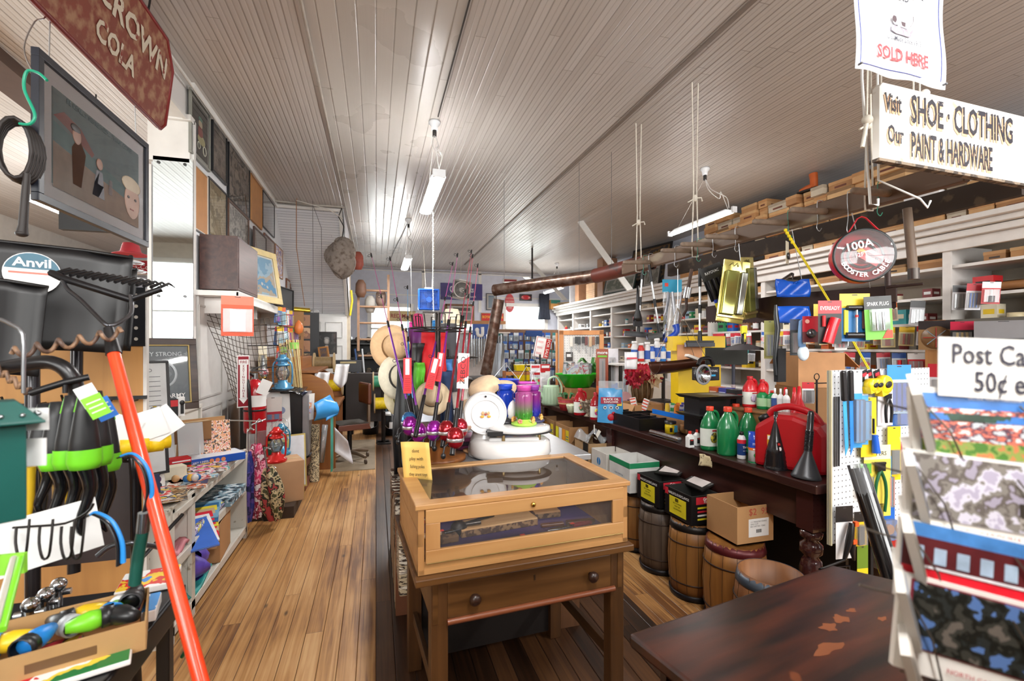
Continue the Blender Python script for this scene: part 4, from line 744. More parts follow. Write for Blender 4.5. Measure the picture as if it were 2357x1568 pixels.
# left foreground: peg panels, tools, black table
ply=wood('b5824a','c99556',.6,2,.6,.08)
o=thing('display_stand','display stand of orange plywood with a black perforated board above','display stand',loc=(-1.33,2.64,0),rz=R(4))
mb=MB();mb.box((-.05,.0,.82),(.62,.02,1.36),ply);mb.build('plywood_panel',o)
mb=MB();mb.box((.0,-.012,1.64),(.54,.012,.28),pegholes('1b1c20','b9b4aa',.052,.35,.15));mb.build('black_pegboard',o)
mb=MB();mb.box((.268,-.0,.9),(.014,.03,1.75),M('d8d4ce',.5));mb.build('edge_strip',o)
for x in(-.1,.14):
 mb=MB();mb.box((x,-.06,1.24 if x<0 else 1.26),(.3,.012,.016),blk)
 for k in range(3):mb.tube([(x-.1+.1*k,-.02,1.245),(x-.1+.1*k,-.1,1.245),(x-.1+.1*k,-.12,1.285)],.005,blk,6)
 mb.build('peg_bar',o)
mb=MB();mb.box((0,0,.0),(.095,.002,.09),M('7ec63a'));mb.box((0,-.001,.04),(.095,.002,.015),M('2d6fc0'));mb.box((0,-.001,-.034),(.095,.002,.025),wht)
for z in(.018,-.004):mb.box((0,-.0025,z),(.07,.001,.008),M('d8f0c0'))
one(mb,'price_card','green and white price card pinned on the plywood panel','card',T=mov(D(209,856,2.2))@rot(R(10),4,'Z'))
A=V((-.10,.96,.0));B=D(262,815,1.34);ax=(B-A).normalized()
o=thing('garden_rake','bow rake with a bright orange handle leaning in the left foreground','rake',loc=A)
hm=M('f0461e',.3,var=.04,coat=.3);mb=MB();mb.cyl((0,0,0),B-A,.0175,hm,.0155,seg=18);mb.build('handle',o)
mb=MB();mb.cyl(B-A,D(250,755,1.36)-A,.019,blk,.012,seg=14);mb.build('ferrule',o)
J=D(249,750,1.36)-A;hl=D(118,628,1.43)-A;hr=D(372,665,1.50)-A;b1=D(142,640,1.42)-A;b2=D(300,690,1.46)-A
mb=MB();mb.tube([J,D(235,740,1.36)-A,D(185,690,1.39)-A,D(155,665,1.41)-A,b1],.0058,M('55565a',.3,.9),8,sub=4);mb.tube([J,D(270,745,1.38)-A,D(302,720,1.43)-A,D(300,680,1.46)-A],.0055,M('6b6c70',.3,.9),8,sub=4);mb.build('bow',o)
mb=MB();mb.tube([hl,b1,b2,hr],.011,M('1d1c1e',.4,.5),6);
for i in range(15):
 t=(i+.5)/15;p=(hl.lerp(hr,t));mb.tube([p,p+V((.012,.05,.022)),p+V((.02,.075,.012))],[.006,.005,.002],M('1d1c1e',.4,.5),5)
mb.build('head_and_tines',o)
def scoop(label,p0,w,h,turn,lean,stick=False):
 o=thing('scoop_shovel',label,'shovel',T=mov(p0)@rot(turn,4,'Z')@rot(lean,4,'X'));m=M('0d0c0e',.42,var=.12)
 mb=MB();mb.grid(lambda u,v:((u-.5)*w*(1-.12*v),.05*(abs(2*u-1)**4)*-1+.03*sin(v*PI*.5)-.015*cos(u*6*PI)*.2,h*(1-v)-.02*(2*u-1)**2),16,10,m);mb.tube([(-w/2,-.05,h-.02),(-w/4,0,h),(w/4,0,h),(w/2,-.05,h-.02)],.007,m,6);mb.build('blade',o)
 mb=MB();mb.tube([(0,.02,h*.55),(0,.045,h*.2),(0,.05,-.1),(0,.03,-.35),(0,0,-.9)],.021,M('2b292c',.22,.3),12,sub=3);mb.build('shaft',o)
 if stick:
  mb=MB();mb.cyl((.0,-.012,h*.72),(.0,-.016,h*.72),(.075),wht,seg=30);mb.prism([(.0725*cos(a),.0725*sin(a)+h*.72)for a in[R(12)+i*R(156)/12 for i in range(13)]],-.018,-.0165,M('1d5a70',.4),ax='y');mb.text('Anvil',.044,TR(0,-.0195,h*.72+.036)@RX,wht,bold=.02,sx=1.1);mb.box((0,-.0175,h*.72+.0),(.12,.001,.007),M('e07060'));mb.box((0,-.0175,h*.72-.045),(.03,.001,.012),M('4a4a4a'));mb.build('sticker',o)
 for k in o.children:
  if k.name.startswith('blade'):k.modifiers.new('s','SOLIDIFY').thickness=.004
 return o
scoop('black scoop shovel with a round blue and white sticker on its blade',D(75,805,1.68),.56,.38,R(30),R(-4),True)
scoop('black scoop shovel behind the one with the sticker, edge showing at its right',D(175,800,1.95),.40,.36,R(24),R(-8))
scoop('black scoop shovel at the very left edge, cut off by the frame',D(-80,860,1.45),.36,.3,R(40),R(-4))
cor=stains('5a4438','8a6a50',30,.5,.5)
mb=MB();a,b=D(20,815,1.2),D(285,765,1.32)
pts=[]
for i in range(61):
 t=i/60;p=a.lerp(b,t);pts.append(p+V((0,0,.014*sin(t*PI*11)))+V((0,.01*cos(t*PI*11),0)))
mb.tube(pts,.0055,cor,7);one(mb,'twisted_stake','rusty wavy twisted metal stake lying level across the black shovels','stake')
mb=MB();a,b=D(-10,848,1.25),D(70,905,1.25);mb.tube([a.lerp(b,i/30)+V((0,0,.012*sin(i*.9)))for i in range(31)],.005,cor,6);one(mb,'twisted_stake','shorter wavy metal stake at the left edge below the first','stake')
bt=M('1b1a1c',.3,var=.1)
mb=MB();mb.tube([D(-10,850,1.28),D(60,838,1.28),D(120,835,1.29),D(160,860,1.3),D(178,910,1.31),D(180,1000,1.31)],.019,bt,12,sub=4);one(mb,'bent_tube','thick black bent tube handle in front of the plywood panel','tool handle')
mb=MB();mb.tube([D(0,735,1.15),D(22,745,1.15),D(52,770,1.15),D(54,860,1.15),D(54,905,1.15)],.0045,M('8f9194',.3,.8),7,sub=3);one(mb,'metal_rod','thin bent grey rod hanging at the left edge over the green bird feeder','rod')
gm=M('0f4f48',.4,var=.08,coat=.3);p=D(-22,1085,.82)
o=thing('bird_feeder','dark green square bird feeder with a pitched lid at the left edge','bird feeder',T=mov(p)@rot(R(35),4,'Z')@Mx.Scale(.86,4))
mb=MB();mb.box((0,0,.0),(.095,.095,.2),gm);mb.build('body',o,bev=.003)
mb=MB();mb.box((0,0,.122),(.14,.14,.04),gm,top=.5);mb.box((0,0,.1),(.145,.145,.006),gm);mb.build('roof',o,bev=.002)
mb=MB()
for k in range(4):mb.ball((.064,-.05+.03*k,.115),.0045,steel,6,5);mb.ball((-.05+.03*k,-.064,.115),.0045,steel,6,5)
mb.box((-.02,-.02,.15),(.05,.04,.012),M('d8d8d4'));mb.build('rivet_row',o);
mb=MB();mb.box((0,0,0),(.035,.003,.04),wht);mb.box((0,-.002,-.06),(.03,.003,.05),wht);one(mb,'price_tag','small white tags hanging under the green bird feeder lid','tag',T=mov(D(85,965,.86)))
gg=M('76d62a',.4);gk=M('1c1d1f',.45,var=.15)
def grip(u,v,d,s,i):
 o=thing('pruning_tool',['black pruner with green grip nearest the feeder','black pruner with green grip second on the bar','black pruner with green grip in the middle of the bar','black pruner with green grip and a tag fourth on the bar','black pruner with green grip beside the blue tag','black pruner with green grip hanging lowest behind'][i],'pruner',T=mov(D(u,v,d))@rot(R(25),4,'Z'))
 mb=MB();mb.lathe([(0,0),(.012,0),(.02,-.05*s),(.03,-.13*s),(.033,-.17*s),(.022,-.2*s),(0,-.205*s)],gk,seg=14,b=.7);mb.build('grip',o)
 mb=MB();mb.lathe([(.0345,-.155*s),(.036,-.19*s),(.03,-.21*s),(0,-.212*s)],gg,seg=14,b=.72);mb.build('green_cap',o);mb=MB();mb.lathe([(.013,-.005),(.0215,-.05*s),(.014,-.06*s)],gg,seg=14,b=.4);mb.build('green_trim',o)
 mb=MB();mb.tube([(0,0,-.2*s),(.01,0,-.27*s),(-.01,-.01,-.36*s),(0,0,-.40*s)],[.02,.024,.018,.004],M('0f1013',.15),8,sub=3);mb.build('blade_cover',o)
for i,(u,v,d,s)in enumerate(((100,930,1.28,.75),(130,925,1.24,.85),(163,910,1.22,.9),(195,905,1.2,.92),(222,900,1.26,.95),(245,930,1.4,.95))):grip(u,v,d,s,i)
for i,(u,v,d,c,t)in enumerate(((188,905,1.15,'e8e8ea','white card tag hanging from the pruners'),(205,928,1.12,'84cf36','green striped card tag on the pruners'),(224,935,1.16,'2d6fc8','blue card tag on the pruners'))):
 mb=MB();mb.T=TR(0,0,0,ry=R(-25));mb.box((0,0,-.03),(.038,.002,.055),M(c));
 for k in range(3):mb.box((0,-.0015,-.018-.012*k),(.028,.001,.003),M('dff0d0' if i==1 else 'c8c8cc'))
 one(mb,'product_tag',t,'tag',T=mov(D(u,v-18,d))@rot(R(30),4,'Z'))
mb=MB();mb.tube([D(70,905,1.25),D(150,880,1.27),D(205,868,1.3)],.009,blk,8);mb.tube([D(150,905,1.27),D(150,878,1.27)],.006,blk,6);one(mb,'hanging_bar','black bar from which the black and green pruners hang','bar')
yl=M('f0c818',.45);
for i,(u,v,d)in enumerate(((250,1010,1.62),(275,1030,1.6),(300,1028,1.62),(335,1025,1.66),(352,1018,1.68))):
 mb=MB();mb.lathe([(0,0),(.028,0),(.028,.05),(0,.05)],yl,seg=16,ax='x');mb.lathe([(0,-.002),(.012,-.002),(.012,.052),(0,.052)],blk,seg=12,ax='x');one(mb,'twine_spool',['yellow twine spool nearest the pruners','yellow twine spool left of the orange handle','yellow twine spool touching the orange handle','yellow twine spool right of the orange handle','last yellow twine spool at the panel edge'][i],'twine',T=mov(D(u,v,d))@rot(R(30),4,'Z'))
for i,(u,v,d,a)in enumerate(((255,985,1.58,.5),(320,985,1.63,-.3),(355,985,1.66,-.6))):
 mb=MB();mb.T=TR(0,0,0,ry=a);mb.box((0,0,0),(.15,.003,.10),wht);one(mb,'card_sheet',['white card folded over the nearest twine spools','white card behind the orange handle','white card at the edge of the plywood panel'][i],'card',T=mov(D(u,v,d))@rot(R(22),4,'Z'))
for i in range(5):
 mb=MB();p=D(70+30*i,1075+8*(i%2),1.32+.03*i);mb.tube([p,p-V((0,0,.08)),p-V((.01,0,.2))],[.012,.01,.006],M(['d8b020','1a1a1c','c8a060'][i%3],.4),7);one(mb,'hand_tool',['yellow handled tool under the green feeder','black handled tool second under the pruners','tan handled tool in the middle under the pruners','yellow handled tool fourth under the pruners','black handled tool last under the pruners'][i],'tool')
mb=MB();mb.box((0,0,0),(.19,.003,.13),wht);one(mb,'backing_sheet','white card sheet behind black wire hooks above the hose fittings','card',T=mov(D(112,1235,1.15))@rot(R(28),4,'Z')@rot(R(-8),4,'Y'))
mb=MB();c=[D(u,v,1.1)for u,v in((30,1215),(75,1212),(150,1205),(200,1180),(215,1160))];mb.tube(c,.0028,dwire,6,sub=3)
for u0 in(38,92,142,165):mb.tube([D(u0,1212,1.1),D(u0-2,1250,1.09),D(u0+6,1285,1.08),D(u0+20,1280,1.07),D(u0+26,1240,1.07),D(u0+30,1195,1.08)],.0028,dwire,6,sub=3)
one(mb,'wire_rack','black wire hook rack in front of the white card sheet','rack')
def sickle(label,pts,hpts,d):
 o=thing('pruning_saw',label,'saw');P=[D(u,v,d)for u,v in pts]
 mb=MB();mb.tube(P,[.014,.004],M('141518',.3),8,sub=6,flat=.35);mb.build('blade',o)
 mb=MB();mb.tube([p+V((.01,-.006,.006))for p in P],[.006,.003],M('2b8fe0',.35),7,sub=6);mb.build('blue_guard',o)
 if hpts:mb=MB();mb.tube([D(u,v,d)for u,v in hpts],.014,M('17564a',.4),10);mb.tube([D(hpts[0][0],hpts[0][1],d),D(hpts[0][0]+4,hpts[0][1]-45,d)],.0145,M('8a9094',.25,.9),10);mb.build('handle',o)
sickle('curved pruning saw with blue guard and dark green handle beside the orange rake handle',((335,1175),(342,1130),(330,1080),(300,1050),(270,1055)),((328,1225),(318,1280),(310,1345)),1.22)
sickle('second curved pruning saw with blue guard lower on the table',((275,1300),(272,1250),(250,1205),(215,1185),(200,1190)),None,1.15)
o=thing('display_table','black steel topped table in the left foreground','table',loc=(-.585,0,0))
mb=MB();mb.box((-.42,1.02,.735),(.84,1.4,.03),M('161618',.35,var=.15));mb.box((0,1.02,.71),(.012,1.4,.07),M('121214',.3));mb.build('table_top',o,bev=.004)
for x,y in((-.03,1.66),(-.8,1.66),(-.03,.35),(-.8,.35)):mb=MB();mb.box((x,y,.35),(.035,.035,.7),M('121214',.4));mb.build('leg',o,bev=.003)
o=thing('hand_truck','black tubular hand truck standing behind the left table','hand truck',loc=(-.84,2.02,0))
mb=MB();mb.tube([(.0,0,.35),(.0,0,1.03),(-.03,.01,1.09),(-.09,.03,1.12),(-.55,.1,1.12)],.017,M('161417',.2,.4),12,sub=4);mb.tube([(0,0,.75),(.02,-.08,.72),(.1,.14,.83)],.007,blk,7);mb.build('tube_frame',o)
mb=MB();mb.box((-.28,.09,.9),(.5,.02,.4),M('2a2020',.5));mb.build('back_board',o);mb=MB();mb.box((-.25,.0,.03),(.5,.2,.02),blk);mb.cyl((.0,.05,.11),(.03,.05,.11),.1,blk,seg=20);mb.tube([(0,0,.35),(0,.03,.04)],.017,blk,8);mb.build('foot_and_wheel',o)
o=thing('carton_tray','shallow cardboard tray full of hose fittings on the black table','tray',T=mov(D(160,1345,1.15))@rot(R(20),4,'Z'))
o.location.z=.752
mb=MB();m=M('b08a5a',.75);mb.box((0,0,.003),(.3,.2,.006),m)
for x,y,a,b in((0,-.1,.3,.004),(0,.1,.3,.004),(-.15,0,.004,.2),(.15,0,.004,.2)):mb.box((x,y,.035),(a,b,.07),m)
mb.box((0,-.1025,.035),(.12,.001,.02),M('6a4c30'));mb.build('tray',o)
b0=o.matrix_basis.copy()
def noz(lx,ly,c,c2,lab,i):
 o=thing('hose_nozzle',lab,'hose nozzle',T=b0@TR(lx,ly,.052+.018*(i%2),rz=i*1.1))
 mb=MB();mb.lathe([(0,-.03),(.02,-.03),(.024,0),(.02,.02),(.012,.045),(0,.045)],M(c,.35),ax='x',seg=14);mb.build('body',o)
 mb=MB();mb.lathe([(.022,-.045),(.026,-.045),(.026,-.02),(.022,-.02)],M(c2,.35),ax='x',seg=14);mb.build('collar',o)
for i,(x,y,c,c2,l)in enumerate(((-.1,.02,'e8c020','2b8fe0','yellow hose nozzle at the near end of the tray'),(-.05,-.04,'2080d0','1a1a1c','big blue hose connector in front in the tray'),(-.02,.05,'3a3d40','b0b4b8','grey hose connector in the middle of the tray'),(.04,-.02,'7ad02a','1a1a1c','green hose connector in front of the tray'),(.08,.04,'7ad02a','f0f0f0','green and white hose connector at the far side of the tray'),(.1,-.03,'1a1a1c','2b8fe0','black hose connector with blue collar by the tray corner'),(.02,.07,'e8c020','1a1a1c','yellow and black hose connector at the back of the tray'),(.12,.07,'1c1c1e','3a3a3c','black tap fitting in the tray corner'))):noz(x,y,c,c2,l,i)
for i,(u,v)in enumerate(((100,1420),(65,1445),(130,1395))):
 o=thing('tap_fitting',['chrome tap fitting in the middle of the table','chrome tap fitting nearest the table edge','round chrome tap knob behind the other taps'][i],'tap',loc=AZ(u,v,.752));mb=MB();mb.cyl((0,0,0),(0,0,.05),.014,M('c8ccd0',.1,1));mb.ball((.005,0,.06),.02,M('c8ccd0',.08,1));mb.build('body',o);mb=MB();mb.cyl((-.03,0,.035),(.03,.01,.035),.009,M('c8ccd0',.1,1));mb.build('spout',o)
def seedpack(u,v,w,d,h,a,cols,lab,side=None):
 p=AZ(u,v,.752);T=mov(p)@rot(R(a),4,'Z');o=thing('seed_packet_box' if side else 'seed_packet',lab,'packet',T=T)
 mb=MB();mb.box((0,0,h/2),(w,d,h),M(side or 'e8e4e0',.4,var=.1));mb.build('body',o,bev=.003);mb=MB();mb.box((0,0,h+.001),(w*.96,d*.94,.002),blotch(cols,12,.12,seed=h));mb.build('cover',o)
seedpack(345,1345,.15,.13,.02,12,['2b86d8','f0c83a','d8342c','f4f4f4'],'blue and yellow bagged candle packet at the far edge of the black table')
seedpack(225,1440,.2,.13,.04,14,['f08a2c','d83038','7a3aa8','f4eef4'],'basket of orange purple and red soft sweets packets on the black table','a8764c')
seedpack(330,1415,.07,.11,.03,14,['2b8fe0','f4f4f4'],'blue and white packet beside the orange and purple one')
seedpack(180,1530,.2,.15,.012,20,['c81e32','f4f4f4','e8d24a','1d7a40'],'red white and green seed packet at the front of the black table')
seedpack(115,1500,.12,.14,.014,24,['b82838','3a2a20','d8b040','e86a7a'],'red flower seed packet at the near corner of the black table')
mb=MB();a,b=AZ(20,1540,.76),D(40,1290,.95);mb.tube([D(5,1450,.80),D(48,1285,.95)],.006,M('7ad02a',.35),8);mb.tube([D(-12,1440,.80),D(32,1285,.95)],.006,M('b8b4a8',.35),8);mb.box(D(10,1300,.95),(.07,.01,.04),M('8fdc3c'));one(mb,'folding_easel','lime green and cream folding frame at the near left corner of the table','frame')
mb=MB();mb.tube([(-.57,1.66,.55),(-.53,1.62,.60),(-.5,1.6,.52),(-.52,1.58,.4),(-.6,1.55,.25),(-.62,1.5,.1)],.006,M('1a6a45',.4),6,sub=4);one(mb,'green_hose','thin green hose curling under the edge of the black table','hose')
mb=MB();mb.tube([D(225,1280,1.35),D(260,1255,1.36),D(315,1252,1.38),(-.62,1.72,.85),(-.61,1.7,.78)],.008,M('5a5c60',.25,.8),8,sub=4);one(mb,'metal_band','grey curved metal band rising behind the hose fitting tray','band')
mb=MB();mb.box((0,0,.07),(.3,.25,.14),stains('8a6a48','4a3626',20,.5,.8));one(mb,'burlap_sack','brown sack bundle under the far edge of the black table','sack',loc=(-.8,1.5,.0))
# centre: oak table, display case
CT=mov((0,0,0))
fl_=D(962,1172,1.6);fl_.z=0;br_=D(1437,1111,1.89);br_.z=0
xv=(br_-fl_).normalized();ang=math.atan2(xv.y,xv.x)-R(.5);W_,D_,Hc=.835,.52,.225;ZB=.715
T0=mov(fl_)@rot(ang,4,'Z')
o=thing('display_table','oak writing table with a wide drawer and round dark knobs under the glass case','table',T=T0)
ok1=wood('43280f','62401f',.38,0,1,.12);ok2=wood('3f2611','5c3b1d',.4,2,1,.12)
mb=MB();mb.box((W_/2-.0,.30,.700),(.86,.66,.026),ok1);mb.build('table_top',o,bev=.004)
mb=MB();mb.box((.43,.61,.61),(.74,.02,.15),ok1);mb.box((.06,.3,.61),(.02,.6,.15),ok1);mb.box((.80,.3,.61),(.02,.6,.15),ok1);mb.box((.43,.02,.536),(.74,.03,.012),ok1);mb.build('apron',o,bev=.002)
mb=MB();mb.box((.43,.008,.612),(.655,.02,.13),ok1);mb.build('drawer',o,bev=.004);dr_=mb
dr_=[c for c in o.children if c.name.startswith('drawer')][0]
for x in(.43-.235,.43+.235):mb=MB();mb.lathe([(0,0),(.009,0),(.009,.012),(.02,.02),(.021,.03),(.012,.038),(0,.04)],M('2e1a12',.3),(0,0,0),seg=16,ax='y');mb.T=Mx();k=mb.build('knob',dr_);k.location=(x,-.002,.612);k.rotation_euler=(0,0,0);k.scale=(1,-1,1)
mb=MB();mb.box((.43,-.004,.64),(.006,.002,.02),M('3a2a1c',.4,.5));mb.build('keyhole',dr_)
mb=MB();mb.tube([(.1,-.008,.542),(.77,-.008,.542)],.011,wood('6a3822','80482c',.3,0),8);mb.build('drawer_rail',o)
for x,y in((.075,.03),(.79,.03),(.075,.6),(.79,.6)):mb=MB();mb.box((x,y,.345),(.06,.055,.69),ok2,top=1);mb.build('leg',o,bev=.003)
for x in(.075,.79):mb=MB();mb.box((x,.315,.25),(.02,.52,.05),wood('33200f','523419',.45,1));mb.build('side_rail',o,bev=.002)
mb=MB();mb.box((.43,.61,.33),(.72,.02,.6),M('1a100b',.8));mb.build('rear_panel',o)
pn=wood('a97a49','bd905c',.35,0,.8,.06);pn2=wood('a57545','b88a58',.35,2,.8,.06)
o=thing('display_case','pine and glass countertop display case with brass lock and purple lining','display case',T=T0@TR(0,0,ZB))
mb=MB();mb.box((W_/2,.26,.008),(W_,.52,.016),pn);mb.build('base',o)
mb=MB();mb.box((W_/2,.26,.0185),(W_-.05,.47,.004),M('3d2b5e',.8,var=.15,sc=12));mb.build('purple_lining',o)
mb=MB()
for y in(.012,.508):mb.box((W_/2,y,.022),(W_,.02,.044),pn)
for x in(.01,W_-.01):mb.box((x,.26,.12),(.02,.52,.24)if 0 else(.02,.52,.045),pn)
for x in(.011,W_-.011):
 for y in(.011,.509):mb.box((x,y,Hc/2),(.022,.022,Hc),pn2)
 mb.box((x,.26,Hc/2),(.016,.48,Hc-.01),pn)
mb.box((W_/2,.509,Hc/2),(W_,.018,Hc-.01),pn);mb.build('carcass',o,bev=.001)
mb=MB();mb.box((W_/2,-.004,.064),(W_-.05,.016,.044),pn);mb.box((W_/2,-.004,Hc-.024),(W_-.05,.016,.047),pn)
for x in(.05,W_-.05):mb.box((x,-.004,.132),(.05,.015,.092),pn2)
k=mb.build('drop_door',o,bev=.002);kk=MB();kk.quad((.074,-.002,.085),(W_-.074,-.002,.085),(W_-.074,-.002,Hc-.047),(.074,-.002,Hc-.047),clear('ffffff',.03,.02));kk.build('door_glass',k)
kk=MB();kk.lathe([(0,0),(.009,0),(.009,.006),(.005,.009),(0,.009)],M('d8b45a',.2,1),seg=16,ax='y');q=kk.build('lock',k);q.location=(.42,-.013,Hc-.024);q.scale=(1,-1,1)
mb=MB();mb.cyl((.03,-.008,.04),(.81,-.008,.04),.0022,M('c8b070',.3,1),seg=6);mb.build('piano_hinge',o)
mb=MB()
for c,d in(((W_/2,.02,Hc+.009),(W_+.02,.055,.018)),((W_/2,.5,Hc+.009),(W_+.02,.055,.018)),((.02,.26,Hc+.009),(.06,.44,.018)),((W_-.02,.26,Hc+.009),(.06,.44,.018))):mb.box(c,d,pn)
mb.build('lid_frame',o,bev=.003)
mb=MB();mb.quad((.05,.045,Hc+.012),(W_-.05,.045,Hc+.012),(W_-.05,.475,Hc+.012),(.05,.475,Hc+.012),clear('ffffff',.03,.015));mb.build('lid_glass',o)
def inside(x,y,z,rz=0):return T0@TR(x,y,ZB+.021+z,rz=rz)
mb=MB();mb.box((0,0,.016),(.34,.1,.032),wood('b98a58','d0a878',.5,0));mb.box((0,-.051,.014),(.34,.004,.026),stains('4a3226','8a6a4a',40,.5,.8));mb.tube([(-.15,-.0,.036),(-.05,.02,.04),(.0,.03,.04)],.006,blk,6);one(mb,'wood_slab','live edge wooden slab lying in the middle of the case','wood slab',T=inside(.37,.27,0,R(4)),bev=.002)
mb=MB();mb.box((0,0,.014),(.12,.08,.028),wood('a8774a','c89a68',.5,0));mb.box((0,-.041,.012),(.12,.004,.02),stains('4a3226','8a6a4a',40,.5,.8));one(mb,'wood_slab','smaller bark edged wooden slab at the right of the case','wood slab',T=inside(.62,.33,0,R(-4)),bev=.002)
def knife(x,y,rz,hc,bl,lab,L=.2,sheath=False,z=0):
 o=thing('knife',lab,'knife',T=inside(x,y,z,rz))
 mb=MB();mb.box((-L*.27,0,.008),(L*.42,.022,.014),M(hc,.3,var=.2,sc=60));mb.build('handle',o,bev=.004)
 mb=MB();
 if sheath:mb.prism([(0,-.015),(L*.45,-.013),(L*.55,0),(L*.45,.015),(0,.015)],.0,.016,M(bl,.35))
 else:mb.prism([(0,-.01),(L*.4,-.008),(L*.5,.008),(L*.3,.012),(0,.011)],.005,.008,M('c9cdd0',.12,1));mb.box((-.01,0,.016),(.02,.016,.001),M('ff4a3a'))
 mb.build('sheath' if sheath else 'blade',o,bev=.002)
knife(.2,.1,R(186),'8c4a2c','','knife with brown handle and orange price dot, front left of the case')
knife(.22,.07,R(4),'4a1f1c','3a1a18','dark red sheathed knife lying below the brown handled knife',.24,True)
knife(.44,.12,R(5),'3a2a22','','antler handled knife in front of the large slab',.22)
knife(.46,.1,R(184),'6a2a20','5a2a22','brown leather sheath beside the antler knife',.2,True)
knife(.47,.06,R(2),'2a2f2c','','dark folded pocket knife nearest the case door',.16)
knife(.66,.16,R(184),'8c1f34','','silver bladed knife with crimson and white handle, right of the case',.22)
knife(.66,.19,R(-6),'5a3020','4a2a1c','long dark leather sheath behind the crimson handled knife',.24,True)
knife(.13,.2,R(10),'d0b8a0','','knife with pale handle at the left of the case on bark',.18,z=.03)
mb=MB();mb.box((0,0,.014),(.13,.06,.028),stains('4a3226','7a5a3e',30,.5,.8));one(mb,'bark_log','short bark covered log under the pale knife','log',T=inside(.12,.2,0,R(5)),bev=.006)
mb=MB();mb.ball((0,0,.03),(.035,.03,.03),M('2b2624',.4,.5));mb.cyl((.02,0,.04),(.09,-.01,.045),.007,M('55504c',.3,1));one(mb,'iron_tool','dark iron tool behind the pale knife in the case','tool',T=inside(.2,.24,0))
for i in range(9):
 c=['c03a4a','2f6fb0','b89050','6a2a20','3a3a3c','8a5a9a','d8d4cc','4a7a6a','2b8fe0'][i]
 mb=MB();mb.box((0,0,.007),(.1,.018,.013),M(c,.3,var=.15));mb.box((.0,0,.014),(.03,.014,.001),wht);one(mb,'pocket_knife',['crimson','blue','tan','maroon','black','purple','white','green','bright blue'][i]+' pocket knife in the rear row inside the case','pocket knife',T=inside(.1+.078*i,.42+.02*(i%2),0,R(15*(i%3)-20)),bev=.003)
mb=MB();mb.grid(lambda u,v:(-.06+.12*u+.015*v,.008*sin(u*4),-.165*v),6,6,M('e0b862',.6));
for i,t in enumerate(('dont','play with','fishing poles','they arent toys')):mb.text(t,.02,TR(.004+.004*i,-.006,-.035-i*.032,rz=R(-3))@RX,M('2a2018'),sx=.62 if i>1 else.8)
one(mb,'handwritten_note','yellow handwritten note hanging at the left corner of the glass case','note',T=mov(D(955,1018,1.93))@rot(R(-20),4,'Z'),solid=.001)
# zinc covered counter behind the case, with pegboard side
zn=M('a9adb2',.3,.7,var=.12,sc=4)
cx=.60;o=thing('aisle_counter','long metal topped counter running down the centre aisle behind the glass case','counter',loc=(0,0,0))
mb=MB();mb.box((.62,3.62,.914),(.95,2.7,.03),zn);mb.box((.142,3.62,.905),(.02,2.7,.07),zn);mb.build('counter_top',o,bev=.003)
mb=MB();mb.box((.64,3.62,.445),(.82,2.6,.89),wood('5a3a24','7a5234',.6,2));mb.box((.22,3.0,.42),(.02,1.3,.82),pegholes('2b1d16','0c0806',.05));mb.build('base_cabinet',o)
mb=MB();mb.box((.19,3.62,.875),(.04,2.7,.06),wood('6b4428','8c5e3a',.5,1));mb.build('side_rail',o)
for i,(y,c,l)in enumerate(((2.45,'c8b89a','striped folded feed sack nearest the case'),(2.9,'8a6a4c','brown folded sack in the middle'),(3.5,'6a4a38','dark brown carton'))):
 mb=MB();mb.box((0,0,.14),(.12,.3,.28),blotch([c,'3a2c22','e8e0d0'],16,.7,(1,1,6),seed=i));one(mb,'goods_bundle',l+' hanging on the aisle side of the centre counter','bundle',loc=(.165,y,.3),bev=.01)
mb=MB()
for i in range(14):mb.box((0,-.5+.075*i,.0),(.09,.035,.5),M(['7a4a30','b08a60','d8c8a8','4a3020'][i%4],.6))
one(mb,'slat_bundle','rows of wooden slats and handles stacked low beside the counter','bundle',loc=(.15,3.2,.25))
RC=V((.30,2.38,0));
wd=wood('7a4a22','a06a34',.35,0)
o=thing('rod_rack','round wooden rotating fishing rod rack on a drum base beside the scale','rod rack',loc=(RC.x,RC.y,.93))
mb=MB();mb.lathe([(0,.0),(.14,0),(.14,.02),(.09,.02),(.085,.15),(0,.15)],wood('6a3c1a','8c5426',.4,2),seg=28);mb.build('drum',o)
mb=MB();mb.lathe([(0,.15),(.165,.15),(.17,.158),(.165,.166),(0,.166)],wd,seg=32);mb.build('upper_disc',o)
mb=MB();mb.cyl((0,0,.16),(0,0,.74),.014,M('2a211e',.3,.6));mb.box((0,0,.74),(.15,.02,.006),dwire);mb.build('centre_post',o)
mb=MB();ring=lambda r,z,n=24:[(r*cos(a),r*sin(a),z)for a in[i*2*PI/n for i in range(n)]]
mb.tube(ring(.14,.66),.0035,dwire,6,closed=True);mb.tube(ring(.12,.645),.003,dwire,6,closed=True)
for i in range(8):
 a=i*PI/4;c,s_=cos(a),sin(a);mb.tube([(c*.01,s_*.01,.65),(c*.14,s_*.14,.66)],.003,dwire,5);
 mb.tube([(c*.12-s_*.02,s_*.12+c*.02,.66),(c*.13-s_*.018,s_*.13+c*.018,.725),(c*.13+s_*.018,s_*.13-c*.018,.725),(c*.12+s_*.02,s_*.12-c*.02,.66)],.003,dwire,5)
mb.build('wire_ring',o)
